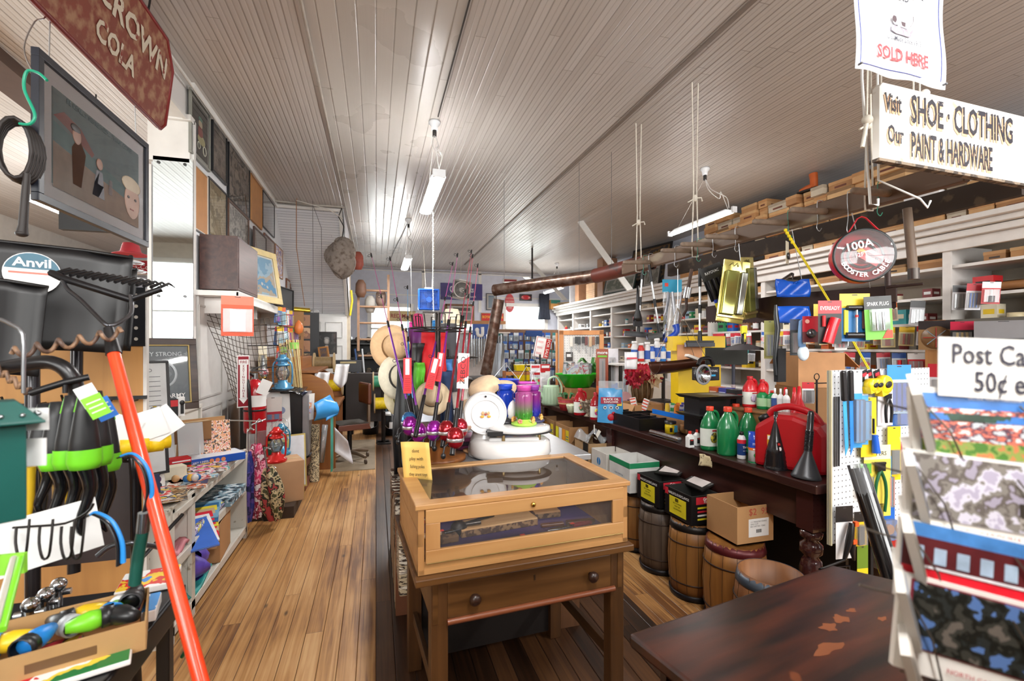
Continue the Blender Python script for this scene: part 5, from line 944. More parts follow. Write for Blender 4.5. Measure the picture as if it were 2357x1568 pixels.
def rod(label,ub,vb,ut,vt,db,dt,col,col2,reel=None,tagc=None,blur=None):
 """fishing rod: butt pixel (ub,vb) at distance db, tip pixel (ut,vt) at distance dt"""
 a,b=D(ub,vb,db),D(ut,vt,dt);o=thing('fishing_rod',label,'fishing rod',loc=a);q=b-a;L=q.length;d=q/L;m=M(col,.2,.5,var=.05,coat=.6);kk=M('141416',.3)
 mb=MB();mb.cyl(V((0,0,0))-d*.12,d*.09,.011,kk,.009,seg=10);mb.build('grip',o)
 mb=MB();mb.cyl(d*.09,d*(L*.52),.0062,m,.0048,seg=8);mb.cyl(d*(L*.52),d*(L*.56),.0068,kk,.006,seg=8);mb.cyl(d*(L*.56),d*L,.0026,M(col2,.3,.3),.0013,seg=6);mb.build('blank',o)
 for t in(.32,.72,1.0):
  mb=MB();p=d*(L*t);n=V((-d.z,0,d.x)).normalized()if abs(d.x)+abs(d.z)>0 else V((1,0,0));e=d.cross(n);mb.tube([p+n*.012+(n*cos(k*PI/4)+d*sin(k*PI/4))*.008 for k in range(8)],.0015,kk,5,closed=True);mb.cyl(p-d*.014,p+d*.014,.004,kk,seg=6);mb.build('line_guide',o)
 if reel:
  rc=M(reel,.18,.7,var=.04,coat=.5);f=V((-.12,-1,0)).normalized();c=V((0,0,-.035))+f*.04
  mb=MB();mb.lathe([(0,.045),(.016,.043),(.031,.027),(.036,.008),(.036,.0)],rc,c,seg=20);mb.lathe([(.036,0),(.037,-.002),(.037,-.012),(.035,-.014)],M('c8c8ca',.25,.8),c,seg=20);mb.lathe([(.035,-.014),(.03,-.03),(.018,-.042),(0,-.045)],M(reel,.3,.5,var=.3),c,seg=20);r_=mb.build('spincast_reel',o)
  mb=MB();mb.tube([c+V((-.03,-.01,-.02)),c+V((-.05,-.03,-.03)),c+V((-.055,-.035,-.06))],.004,kk,6);mb.ball(c+V((-.055,-.035,-.065)),(.011,.009,.013),kk,8,6);mb.build('crank_handle',r_)
 return o
P1,P2='6a2a8a','9c3a70'
rod('purple rod with purple reel tip leaning furthest left',945,960,855,588,2.22,2.55,'6a2a8a','8a3a68','8c1a8c')
rod('purple rod left of the long hat display, second tip from the left',965,975,898,596,2.2,2.6,'7a2f92','93406f','9a1c9a')
rod('bright blue rod left of the rack post',942,950,938,662,2.25,2.7,'2a7fc4','5a8ab0','3a7ab8')
rod('blue and purple rod against the left side of the rack',958,955,922,735,2.3,2.6,'2f86c8','6a4a9a')
rod('purple rod leaning right across the rack post',968,950,1042,608,2.12,2.7,'6a2a8a','b04a8a')
rod('purple rod with a purple reel in the middle of the rack',1000,970,1053,588,2.1,2.6,'8a2f9c','a04a80','9a1ca0')
rod('dark crimson rod with a red reel left of the large scale',1027,970,1085,580,2.06,2.65,'8c2432','9a2c44','9c1220')
rod('crimson rod with a red reel nearest the scale dial',1047,985,1088,590,2.0,2.55,'9c2434','a83a50','a01420')
rod('crimson rod behind the dial, rightmost tip',1058,965,1100,612,2.2,2.6,'a03444','c05a70','b01c30')
rod('dark purple rod standing at the far side of the rack',955,930,935,760,2.36,2.6,'4a2a6a','7a4a8a')
def hangtag(u,v,d,w,h,c,lab,tilt=0,txt=None):
 mb=MB();mb.T=TR(0,0,0,ry=tilt);mb.box((0,0,0),(w,.003,h),M(c,.4,var=.03));
 if txt:
  mb.add([(-w/2,-.0022,h/2),(w/2,-.0022,h/2),(w/2,-.0022,h*.42),(-w/2,-.0022,h*.2)],[(3,2,1,0)],wht);mb.add([(-w/2,-.0022,-h/2),(w/2,-.0022,-h/2),(w/2,-.0022,-h*.14),(-w/2,-.0022,-h*.34)],[(0,1,2,3)],wht)
  mb.text(txt,w*.62,TR(.0,-.004,h*.02)@RX@rot(R(90),4,'Z'),M('1a1a1c'),sx=1.25);mb.box((w*.35,-.003,.02),(.0025,.001,h*.66),M('1a1a1c'));mb.box((-.005,-.0035,-h*.27),(.022,.001,.01),M('f0684a'))
 else:
  mb.box((0,-.002,h*.25),(w*.5,.001,h*.45),M('d8d4da'));
  for k in range(7):mb.box((0,-.002,-h*.08-k*h*.055),(w*.7,.001,.0018),M('7c1018'))
 one(mb,'product_tag',lab,'tag',T=mov(D(u,v,d))@rot(R(-14),4,'Z'))
hangtag(938,865,2.12,.036,.16,'e02028','red tag with white strip hanging on the left purple rods')
hangtag(996,860,2.08,.036,.14,'e02028','red tag slanting on the middle purple rods',R(14))
hangtag(1011,845,2.1,.03,.13,'c81c24','second red tag behind the middle purple rods',R(8))
hangtag(1066,854,2.02,.048,.152,'f0202a','large red and white rod tag with black sideways lettering',R(3),'ZEBCO')
we=M('e4e2e0',.12,var=.02,coat=.6);SX,SY=.62,2.30
o=thing('platform_scale','large white enamel shop scale with a big round dial','scale',loc=(0,0,.93))
c0=D(1117,951,2.42);c0 .z=(c0 .z-.93)/1.09;ya=R(-10)
Fd=mov((c0 .x,c0 .y,0))@rot(ya,4,'Z')@Mx.Scale(1.09,4)
mb=MB();mb.T=Fd;mb.box((.13,.06,.05),(.26,.28,.10),we,top=.9)
poly=[];
mb.T=Fd@mov((.12,.02,0));mb.lathe([(0,0),(.19,0),(.205,.02),(.2,.07),(.18,.085),(0,.09)],we,seg=32,a=.96,b=.8);mb.build('base',o,bev=.01)
mb=MB();mb.T=Fd;mb.lathe([(.08,.0),(.08,.04),(.062,.1),(.05,.15),(.052,.2)],we,(0.0,.05,.0),seg=24);mb.build('pedestal',o)
R_=.102;mb=MB();mb.T=Fd@mov((0,-.02,c0 .z));mb.lathe([(0,.0),(R_*.98,0),(R_,.006),(R_,.09),(R_*.8,.13),(0,.14)],we,seg=48,ax='y');mb.T=mb.T@Mx.Scale(-1,4,(0,1,0));mb.build('dial_housing',o)
mb=MB();mb.T=Fd@mov((0,-.03,c0 .z));
for r1,r2 in((R_*.97,R_*.90),(R_*.66,R_*.62)):mb.lathe([(r2,.004),((r1+r2)/2,-.004),(r1,.004)],we,seg=48,ax='y')
mb.cyl((0,.003,0),(0,.007,0),R_*.95,M('e8e8ea',.15,coat=.5),seg=48);mb.build('dial_face',o)
mb=MB();mb.T=Fd@mov((0,-.034,c0 .z))
for s_ in(-1,1):mb.ball((s_*.012,0,.004),(.008,.002,.009),M('d8a878'));mb.ball((s_*.016,0,-.012),(.009,.002,.006),M('e8a83a'));mb.ball((s_*.006,-.001,.01),(.006,.002,.005),M('e0d0c0'))
mb.ball((0,-.001,-.002),(.005,.002,.005),M('b84a3a'));mb.build('flower_decal',o)
mb=MB();mb.T=Fd@mov((0,-.034,c0 .z));mb.cyl((.0,0,R_*.8),(0,-.003,R_*.8),.005,blk);mb.cyl((0.006,0,-R_*.8),(.006,-.003,-R_*.8),.005,blk);mb.build('screw',o)
mb=MB();mb.T=Fd;mb.ball((.125,.03,c0 .z+.01),(.03,.03,.05),we);mb.build('side_boss',o)
mb=MB();mb.T=Fd@mov((.16,.0,.115));mb.lathe([(0,0),(.16,0),(.185,.012),(.18,.03),(.15,.036),(0,.038)],we,seg=36,a=.82,b=.66);mb.build('platform',o)
mb=MB();mb.T=Fd@mov((.16,.0,.113));mb.lathe([(.16,.002),(.192,.006),(.192,.01),(.16,.012)],blk,seg=36,a=.82,b=.66);mb.box((-.12,-.06,.012),(.07,.09,.02),blk);mb.build('rubber_rim',o)
mb=MB();mb.T=Fd
for x,y in((.08,-.07),(.25,-.05),(.24,.07)):mb.cyl((x,y,.085),(x,y,.12),.008,M('b8a070',.3,1))
mb.build('support_posts',o);
for c in o.children:
 if c.name.startswith('support_posts'):c.name='support_post'
PT=mov((0,0,.93))@Fd@mov((.17,0,.151))
def hfeeder(T,lab,c1,c2,s=1,cap='c84aa0',dish='a8d850'):
 o=thing('hummingbird_feeder',lab,'bird feeder',T=T);g=newmat('gradient_glass')[0];nt=g.node_tree;b=nt.nodes['Principled BSDF'];b.inputs['Roughness'].default_value=.08;b.inputs['Transmission Weight'].default_value=.35
 tc=nt.nodes.new('ShaderNodeTexCoord');sp=nt.nodes.new('ShaderNodeSeparateXYZ');mr=nt.nodes.new('ShaderNodeMapRange');mr.inputs[1].default_value=.06;mr.inputs[2].default_value=.14;mx=nt.nodes.new('ShaderNodeMix');mx.data_type='RGBA';mx.inputs[6].default_value=(*rgb(c1),1);mx.inputs[7].default_value=(*rgb(c2),1)
 L=nt.links.new;L(tc.outputs['Object'],sp.inputs[0]);L(sp.outputs[2],mr.inputs[0]);L(mr.outputs[0],mx.inputs[0]);L(mx.outputs[2],b.inputs['Base Color'])
 mb=MB();mb.lathe([(.0,.0),(.055,.0),(.07,.008),(.068,.016),(.04,.024),(.034,.035)],M(dish,.3),seg=24);mb.build('dish',o)
 mb=MB();mb.lathe([(.03,.03),(.042,.045),(.045,.1),(.044,.16),(.04,.18),(.03,.185)],g,seg=32);
 for i in range(8):a=i*PI/4;mb.tube([(.044*cos(a),.044*sin(a),z)for z in(.05,.11,.175)],.003,g,5)
 mb.build('glass_bottle',o)
 mb=MB();mb.lathe([(.03,.185),(.038,.187),(.038,.205),(.042,.215),(0,.216)],M(cap,.35),seg=20);mb.build('cap',o)
 for i in range(5):
  a=i*1.25+.5;mb=MB();
  for k in range(5):t=k*2*PI/5;mb.ball((.062*cos(a)+.008*cos(t)*sin(a),.062*sin(a)-.008*cos(t)*cos(a),.03+.008*sin(t)),(.007,.007,.006),M(['f0b060','f0907a'][i%2],.4),7,5)
  mb.build('flower_port',o)
 o.scale=(s,s,s);return o
hfeeder(PT@TR(.01,-.035,0),'glass hummingbird feeder shading from pink to green on the scale','4aa03a','b85a9a',.95)
hfeeder(PT@TR(-.07,.045,0),'deep blue glass feeder behind the scale dial','12309c','1a44c0',.95,'1a44c0','2a2a30')
hfeeder(PT@TR(.065,.055,0),'purple and blue slim glass feeder behind the pink one','2a3ab0','8a2a80',.92,'8a3a9a','3a3a5a')
def hat(p,c,c2,lab,r=.13,T=None,tilt=0,hh=.1):
 o=thing('sun_hat',lab,'hat',T=(T or mov(p)@rot(tilt,4,'Y')@rot(R(-60),4,'X')))
 mb=MB();mb.lathe([(r*.55,.0),(r*.8,-.004),(r,-.014),(r*1.01,-.012),(r*.8,0),(r*.55,.004)],M(c,.8,var=.08,sc=40),seg=28);mb.lathe([(r*.56,0),(r*.54,hh*.6),(r*.42,hh*.95),(0,hh)],M(c,.8,var=.08,sc=40),seg=24);mb.build('straw_body',o)
 mb=MB();mb.lathe([(r*.57,.003),(r*.56,.024)],M(c2,.6),seg=24);mb.build('band',o)
T90=lambda p,a,b=90:mov(p)@rot(R(a),4,'Z')@rot(R(b),4,'X')
hat(None,'d8b48a','8a6a48','tan straw hat hanging on the left behind the rods',.14,T90(D(908,800,2.75),20,78))
hat(None,'e2dcc6','2a2a2c','cream straw hat hanging lower left behind the rods',.13,T90(D(920,868,2.7),30,80))
hat(None,'dcd2b0','6a6a40','cream hat at the lowest left behind the black bags',.11,T90(D(925,915,2.75),30,80))
hat(None,'c8b494','4a3a2a','tan cap hanging between the purple rods and the blue bag',.09,T90(D(995,915,2.35),-10,70))
hat(D(1040,742,3.1),'e6dcc0','b8ac90','pale sun hat on top of the jacket stand',.10,mov(D(1040,745,3.1)))
hat(None,'e6c8a4','17171a','straw hat with a wide black band lying behind the dial',.17,mov(D(1120,905,2.62))@rot(R(-22),4,'Y')@rot(R(14),4,'X'),hh=.08)
hat(None,'eae4d8','d8d0c0','large cream hat brim behind the dial',.15,mov(D(1085,925,2.7))@rot(R(12),4,'Y')@rot(R(20),4,'X'),hh=.06)
hat(D(985,735,3.0),'a82a58','7a1a3c','crimson pink sun visor cap at the top of the rack',.06,mov(D(962,758,2.9))@rot(R(10),4,'X'))
def garment(u,v,d,w,h,m,lab,name='jacket',cat='jacket',ph=0,taper=.75):
 mb=MB();mb.grid(lambda a,b:((a-.5)*w*(taper+(1-taper)*b+.08*sin(b*7+ph)),.03*cos(a*9+ph)*b+.02*sin(b*8)-.03*sin(a*PI),-h*b),14,14,m);mb.grid(lambda a,b:((a-.5)*w*(taper+(1-taper)*b+.08*sin(b*7+ph)),.07-.03*cos(a*9+ph)*b+.03*sin(a*PI),-h*b),8,8,m)
 return one(mb,name,lab,cat,T=mov(D(u,v,d))@rot(R(-10),4,'Z'),solid=.004)
garment(998,765,2.6,.16,.33,M('c8141e',.7,var=.2),'bright red fleece hanging behind the rack post','fleece','jacket',1)
garment(1030,745,3.0,.14,.55,M('4a4a4e',.8,var=.2),'dark grey jacket hanging below the pale hat','jacket','jacket',2)
garment(1023,855,2.5,.1,.42,M('22365a',.75,var=.2),'navy blue bag hanging by the purple rods','sling_bag','bag',3)
garment(965,790,2.6,.1,.38,M('151517',.5,var=.3),'black glove bundle hanging left of the rack post','glove_bundle','gloves',0)
garment(935,830,2.55,.14,.62,M('17171a',.5,var=.3),'black bags hanging at the lower left of the rack','bag_bundle','bags',4)
garment(1006,738,3.2,.08,.08,M('2b7fc0',.6,var=.2),'bright blue knit cap on the rack top','knit_cap','hat',1)
garment(955,755,2.8,.1,.3,M('5a1f62',.5,var=.1),'purple packaged boot liner hanging at the upper left of the rack','carded_pack','pack',0)
garment(965,835,2.5,.07,.16,M('5ab02c',.6),'lime green glove under the purple pack','glove','glove',0)
garment(948,742,2.9,.04,.07,M('d84aa0',.6),'pink glove above the purple pack','glove','glove',1)
garment(1025,828,2.8,.1,.12,M('4a86c8',.6,var=.2),'light blue cap hanging above the navy bag','cap','hat',2)
mb=MB();mb.cyl((0,0,0),(0,0,.55),.02,dwire);mb.lathe([(0,0),(.18,0),(.18,.012),(0,.02)],dwire);mb.tube(ring(.2,.5),.005,dwire,6,closed=True);mb.tube([(-.2,0,.5),(.2,0,.5)],.005,dwire,6);mb.tube([(0,-.2,.5),(0,.2,.5)],.005,dwire,6)
one(mb,'garment_stand','black wire garment stand carrying hats and gloves on the centre counter','stand',loc=(.42,2.95,.93))
mb=MB()
for i in range(3):mb.box((0,0,.012+.022*i),(.2,.16,.02),M(['8c3a6a','3a2a3a','a04a7a'][i],.5))
mb.lathe([(0,.0),(.06,0),(.062,.012),(0,.014)],M('e0a878',.6),(-.02,-.12,0));one(mb,'book_stack','stack of pink and dark books behind the scale pedestal','books',loc=(.53,2.62,.93))
mb=MB();mb.box((0,0,.1),(.3,.25,.2),blotch(['8a2a3a','c8a060','3a4a8a','d8d4cc'],14,.5,seed=2));one(mb,'gift_carton','patterned carton on the centre counter behind the hats','box',loc=(.8,3.3,.93))
# long dark counter on the right
F0=AZ(1869,1115,.85);F1=AZ(1240,925,.85);F0 .z=0;F1 .z=0;cdv=(F1-F0);CL=cdv.length;ca=math.atan2(-cdv.x,cdv.y)
KT=mov(F0)@rot(ca,4,'Z')
o=thing('sales_counter','long dark brown wooden sales counter with turned legs on the right','counter',T=KT)
dk=stains('2e1816','5c3a2a',7,.68,.3,'3a201c',.05,(1,.25,1));dk2=wood('241211','3d211c',.3,1,1,.1)
mb=MB();mb.box((.49,CL/2,.83),(1.0,CL+.06,.045),dk);mb.build('counter_top',o,bev=.006)
mb=MB();mb.box((.06,CL/2,.71),(.02,CL-.1,.2),dk2);mb.box((.49,.04,.71),(.86,.02,.2),dk2);mb.box((.92,CL/2,.71),(.02,CL-.1,.2),dk2);mb.build('apron',o)
mb=MB();mb.box((.55,CL/2,.36),(.02,CL-.2,.6),M('150d0b',.8));mb.build('back_boarding',o)
tl=M('3a1c1a',.18,coat=.5,var=.15)
for x,y in((.07,.06),(.9,.06),(.07,CL-.06),(.9,CL-.06),(.07,CL*.55)):
 mb=MB();mb.box((x,y,.71),(.09,.09,.2),tl);mb.lathe([(.03,.61),(.05,.6),(.05,.575),(.028,.56),(.05,.54),(.052,.5),(.03,.48),(.045,.46),(.052,.42),(.048,.25),(.036,.1),(.028,.02),(.0,.0)],tl,(x,y,0),seg=18);mb.build('turned_leg',o)
def K(u,v,z=.853,rz=0,scale=1):
 p=AZ(u,v,z);return mov(p)@rot(rz if rz else ca,4,'Z')
def KK(x,y,z=.853,rz=0):return KT@TR(x,y,z,rz=rz)
mb=MB();mb.grid(lambda a,b:(-.04+.08*a,.01*sin(a*6+b*3)+.02*b*(a-.5),-.07*b-.01*abs(a-.5)),8,6,stains('d8c8a0','7a6a50',60,.6,.8));one(mb,'paper_scrap','torn yellowed paper scrap taped to the front edge of the dark counter','paper',T=mov(D(1622,1046,2.85))@rot(R(-78),4,'Z'),solid=.001)
mb=MB();mb.box((0,0,-.03),(.01,.003,.06),M('e8e4d8'));mb.T=TR(.0,0,-.04,ry=R(30));mb.box((.05,0,-.02),(.03,.002,.09),M('ece8dc'));one(mb,'paper_tag','white paper slip hanging from the counter edge below the seed bag','paper',T=mov(D(1368,978,4.1))@rot(R(-60),4,'Z'))
gr=M('b3121e',.35,var=.05,coat=.2)
o=thing('gas_can','large red plastic fuel can with a handle and black cap on the counter end','fuel can',T=K(1818,1082)@rot(R(-66),4,'Z')@TR(0,0.06,0))
mb=MB();mb.prism([(-.17,0),(.17,0),(.17,.2),(.14,.245),(.02,.285),(-.07,.285),(-.12,.25),(-.17,.215)],-.085,.085,gr,ax='y');mb.build('tank',o,bev=.022)
mb=MB();mb.tube([(.13,0,.24),(.08,0,.3),(-.02,0,.325),(-.1,0,.30),(-.12,0,.26)],.018,gr,10,sub=4);mb.build('handle',o)
mb=MB();mb.T=TR(-.135,0,.24,ry=R(-30));mb.lathe([(0,0),(.034,0),(.034,.02),(.03,.03),(0,.035)],blk,seg=12);mb.build('cap',o)
mb=MB();mb.box((-.08,-.088,.13),(.04,.002,.09),M('e8b030'));mb.box((-.08,-.0895,.16),(.035,.001,.02),wht);mb.box((-.1,.0,.262),(.03,.02,.002),wht);mb.build('sticker',o)
def funnel(T,h,r,lab,rib=False,tilt=0):
 o=thing('funnel',lab,'funnel',T=T@rot(tilt,4,'Y'));k=M('1c1c1f',.2,var=.05,coat=.4)
 mb=MB()
 if rib:
  mb.lathe([(r,0),(r*1.02,.008),(r*.95,.016),(r*.3,h*.36),(r*.26,h*.4)],M('3a3b3e',.35,.3),seg=28);mb.build('cone',o);mb=MB()
  pr=[(r*.26,h*.38)]
  for i in range(16):z=h*(.4+.3*i/16);pr+=[(r*.26,z),(r*.32,z+.004),(r*.26,z+.008)]
  pr+=[(r*.24,h*.72),(r*.22,h*.97),(r*.12,h),(0,h)]
  mb.lathe(pr,k,seg=16);mb.build('flexible_spout',o)
 else:
  pr=[(r,0),(r*1.03,.01)]
  for i in range(4):z=.015+.022*i;pr+=[(r*(.97-.05*i),z),(r*(1.0-.05*i),z+.006)]
  pr+=[(r*.72,.11),(r*.2,h*.82),(r*.17,h),(0,h)]
  mb.lathe(pr,k,seg=28);mb.build('cone',o);mb=MB();mb.T=TR(-.01,-r*.62,.12,rx=R(-14));mb.box((0,0,0),(.035,.002,.05),blk);mb.box((0,-.002,.014),(.03,.001,.012),M('c8302a'));mb.box((-.004,-.002,-.01),(.014,.001,.018),wht);mb.build('label',o)
 return o
funnel(K(1855,1100),.33,.065,'black funnel with a ribbed flexible spout and grey cone at the counter corner',True,R(6))
funnel(K(1786,1078),.30,.058,'tall black cone funnel with a red label standing beside the spray cans')
def spray(T,lab,h=.175,r=.028):
 o=thing('spray_can',lab,'spray can',T=T)
 mb=MB();mb.lathe([(0,0),(r,0),(r,h*.66),(r*.95,h*.69)],M('f0f0ee',.25,.2),seg=22);mb.lathe([(r*1.01,h*.02),(r*1.01,h*.07)],M('1f7a4a'),seg=22);mb.lathe([(r*1.01,h*.42),(r*1.01,h*.5)],M('ef7a28'),seg=22);mb.lathe([(r*1.01,h*.5),(r*1.01,h*.68)],M('2048b8'),seg=22);mb.build('can',o)
 mb=MB();mb.lathe([(r*.97,h*.68),(r*.99,h*.99),(0,h)],M('1f48c0',.25,coat=.5),seg=22);mb.build('cap',o)
 mb=MB();mb.T=TR(0,0,0,rz=R(-25));mb.box((0,-r*.98,h*.62),(r*1.1,.004,h*.06),M('e8e8ee'));mb.text('GUNK',.011,TR(0,-r-.0035,h*.62)@RX,M('1f48c0'),bold=.03,sx=1.1);mb.ball((0.002,-r*.9,h*.27),(r*.45,.006,h*.08),M('2f9a4a'));mb.box((0,-r-.001,h*.46),(r*1.1,.002,h*.035),wht);mb.build('label_print',o)
 return o
spray(K(1735,1066),'blue capped engine cleaner spray can in front of the fuel can');spray(K(1758,1060),'blue capped engine cleaner spray can touching the black funnel')
o=thing('additive_bottle','white and blue starting fluid bottle with a black cap beside the spray cans','bottle',T=K(1707,1056))
bottle(o,.024,.155,M('f0f0f0',.3),'141416',M('1d3f7c',.3),sh=.72);mb=MB();mb.lathe([(.0245,.09),(.0245,.112)],M('d82838'),seg=16);mb.text('Thru',.018,TR(0,-.026,.07)@RX,wht,bold=.02);mb.text('Starting',.01,TR(0,-.026,.05)@RX,wht);mb.build('printing',o)
gn=M('157a45',.25,var=.04,coat=.4)
def jug(T,lab,h=.27,r=.062,m=gn,cap='d8442a',lc=None,hand=1,name='plastic_jug'):
 o=thing(name,lab,'jug',T=T)
 mb=MB();mb.lathe([(0,0),(r*.95,0),(r,.012),(r,h*.55),(r*.97,h*.58),(r*.85,h*.68),(r*.45,h*.84),(r*.3,h*.88),(r*.3,h*.94)],m,seg=24,a=1,b=.8);mb.build('body',o)
 mb=MB();mb.tube([(r*.3,0,h*.88),(r*.75,0,h*.86),(r*1.02,0,h*.74),(r*.93,0,h*.55)],.011,m,8,sub=4);mb.build('handle',o)
 mb=MB();mb.lathe([(r*.36,h*.9),(r*.37,h*.975),(r*.34,h),(0,h)],M(cap,.35),seg=18);mb.build('cap',o)
 if lc:mb=MB();mb.lathe([(r*1.01,h*.1),(r*1.01,h*.5)],M('e8ece4',.4),seg=24,b=.8);mb.T=TR(0,-.001,0);mb.ball((-.01,-r*.80,h*.3),(r*.45,.008,h*.12),blotch(lc,30,.4));mb.box((0,-r*.81,h*.46),(r*.8,.004,h*.03),M('c83038'));mb.build('label',o)
 return o
jug(K(1634,1034),'nearest green antifreeze jug, with a truck label facing the aisle',lc=['2a3a28','8a7a3a','d8c040','3a6a3a'])
jug(K(1675,1046),'large plain green jug right of the truck labelled one',.285,.066,lc=None)
jug(K(1694,1024),'green jug hidden behind the plain green one',.27,.062)
jug(K(1722,1040),'green jug with open loop handle behind the spray cans',.27,.062)
for i,(u,v)in enumerate(((1588,1030),(1605,1026))):
 o=thing('oil_bottle',['small white oil bottle with a black label, left one','small white oil bottle hidden behind the left one'][i],'bottle',T=K(u,v));mb=MB();mb.box((0,0,.036),(.045,.035,.072),M('f0f0ee',.4));mb.box((0,0,.08),(.04,.03,.018),M('f0f0ee',.4),top=.4);mb.build('body',o,bev=.004)
 mb=MB();mb.cyl((0,0,.087),(0,0,.104),.010,M('d0342a'));mb.build('cap',o);mb=MB();mb.box((0,-.0182,.036),(.03,.001,.036),M('1a1a1c'));mb.box((0,-.019,.048),(.02,.001,.006),M('c83028'));mb.build('label',o)
o=thing('wooden_crate','rough wooden crate on the counter carrying car fluid bottles','crate',T=KK(.40,.78,.853))
cw_=wood('8a5f38','b07e4e',.6,1)
mb=MB();mb.box((0,0,.12),(.26,.62,.24),cw_);mb.box((0,0,.245),(.28,.64,.012),wood('7a5230','9c6e42',.6,1));mb.build('box',o,bev=.003);mb=MB();mb.text('SWANS',.05,TR(-.132,-.15,.14)@rot(R(-90),4,'Z')@RX,M('2a1c12'),bold=.02);mb.build('stencil',o)
CZ=1.105
def cb(y,x,w,d,h,c,c2,lab,nm='carton'):
 mb=MB();mb.box((0,0,h/2),(w,d,h),M(c,.45,var=.06));mb.box((-w/2-.001,0,h*.6),(.001,d*.8,h*.25),M(c2));mb.box((0,-d/2-.001,h*.6),(w*.8,.001,h*.25),M(c2));one(mb,nm,lab,'box',T=KK(x,y,CZ),bev=.002)
cb(1.07,.42,.08,.08,.105,'d8622a','f0d8c0','orange oil filter carton on the crate','oil_filter_box');cb(.98,.42,.08,.07,.105,'3a3a8a','d8d8f0','blue violet carton second on the crate');cb(.9,.42,.08,.09,.1,'1c1a1c','c82a38','black and red carton third on the crate')
jug(KK(.4,.76,CZ),'red oil additive jug with a blue label on the crate',.2,.05,M('d4202a',.3,coat=.4),'c01820',['2a3a9a','d8c0e0','e8d8f0'])
jug(KK(.46,.72,CZ),'second red jug behind the blue labelled one on the crate',.18,.04,M('d4202a',.3,coat=.4),'c01820')
for i,y in enumerate((.66,.6)):o=thing('small_jug',['green small engine oil jug on the crate, left','green small engine oil jug on the crate, right'][i],'jug',T=KK(.4+.02*i,y,CZ));bottle(o,.034,.12,M('1c8a4c',.3),'d8342a',M('b8e0b0'),sh=.7)
for i,y in enumerate((.55,.51,.47)):o=thing('glue_bottle',['white pointed glue bottle beside the green jugs','middle white pointed glue bottle on the crate','white pointed glue bottle next to the red funnel'][i],'bottle',T=KK(.38,y,CZ));bottle(o,.02,.14,M('efefef',.35),'f4f4f4',M('3a5a9a' if i==0 else 'e0e0e0'),sh=.6,neck=.25,ch=.25)
rf=M('d81f2a',.25,coat=.4)
for i,(x,y,s)in enumerate(((.42,.42,1),(.5,.52,.9),(.52,.60,.85))):mb=MB();mb.lathe([(.045*s,0),(.046*s,.01),(.014*s,.09*s),(.009*s,.16*s),(0,.162*s)],rf,seg=18);one(mb,'funnel',['red plastic funnel at the crate end','red funnel spout between the glue bottles','red funnel spout farthest back on the crate'][i],'funnel',T=KK(x,y,CZ))
mb=MB();mb.lathe([(0,0),(.09,0),(.12,.03),(.125,.035),(.1,.03),(0,.01)],M('f0efec',.3),seg=24,b=.6);one(mb,'scoop_tray','white plastic tray behind the red fuel can','tray',T=KK(.62,.33,.99));
mb=MB();mb.box((0,0,.065),(.3,.2,.13),kraft);one(mb,'cardboard_box','closed low carton behind the red fuel can','box',T=KK(.62,.33,.853),bev=.003)
o=thing('divided_tray','long black divided display tray on the counter middle','tray',T=KK(.2,1.83,.853));kb=M('131314',.35)
mb=MB();mb.box((0,0,.004),(.36,.78,.008),kb)
for x in(-.18,0,.18):mb.box((x,0,.045),(.006,.78,.09),kb)
for i in range(7):mb.box((0,-.39+.13*i,.045),(.36,.006,.09),kb)
mb.build('tray',o)
mb=MB();mb.T=TR(rz=R(0));mb.cyl((0,-.16,.02),(0,.16,.02),.019,M('c9ccd0',.12,1,var=.25,sc=60));one(mb,'foil_roll','roll of shiny foil wrapped tape lying along the counter edge','roll',T=K(1530,1010))
o=thing('yellow_jar','yellow battery lantern jar with a black lid on the counter','jar',T=K(1543,997));mb=MB();mb.lathe([(0,0),(.038,0),(.04,.05),(.036,.075),(0,.075)],M('e8c81c',.35),seg=18);mb.build('body',o);mb=MB();mb.lathe([(.042,.07),(.042,.09),(0,.095)],blk,seg=18);mb.build('lid',o);mb=MB();mb.box((.018,-.036,.035),(.03,.006,.05),M('3fa0c8'));mb.box((-.02,-.036,.03),(.02,.006,.03),blk);mb.build('label',o)
mb=MB();mb.lathe([(0,-.02),(.035,-.02),(.035,.02),(0,.02)],wood('b8824c','cf9c66',.5,0),(0,0,.035),seg=20,ax='y');mb.lathe([(.0,-.023),(.012,-.023),(.012,.023),(0,.023)],blk,(0,0,.035),seg=12,ax='y');mb.tube([(.02,0,.06),(-.01,0,.085),(.01,0,.09)],.006,wood('b8824c','cf9c66',.5,0),6);one(mb,'wooden_pulley','small round wooden pulley block beside the yellow jar','pulley',T=K(1575,998))
mb=MB();mb.box((0,0,.05),(.14,.004,.1),M('d8c8dc',.5));one(mb,'pink_card','pale pink card standing behind the white oil bottles','card',T=K(1612,1004,rz=R(-20)))
o=thing('blue_tray','bright blue plastic tray with a raised corner on the counter','tray',T=KK(.38,1.42,.95));bl=M('1d6fd0',.3,coat=.3);mb=MB();mb.box((0,0,.005),(.22,.42,.01),bl);mb.box((-.11,0,.02),(.006,.42,.035),bl);mb.box((.11,0,.035),(.006,.42,.06),bl);mb.add([(-.11,-.21,0),(.11,-.21,0),(.11,-.21,.11),(-.0,-.21,.13)],[(0,1,2,3)],bl);mb.build('tray',o)
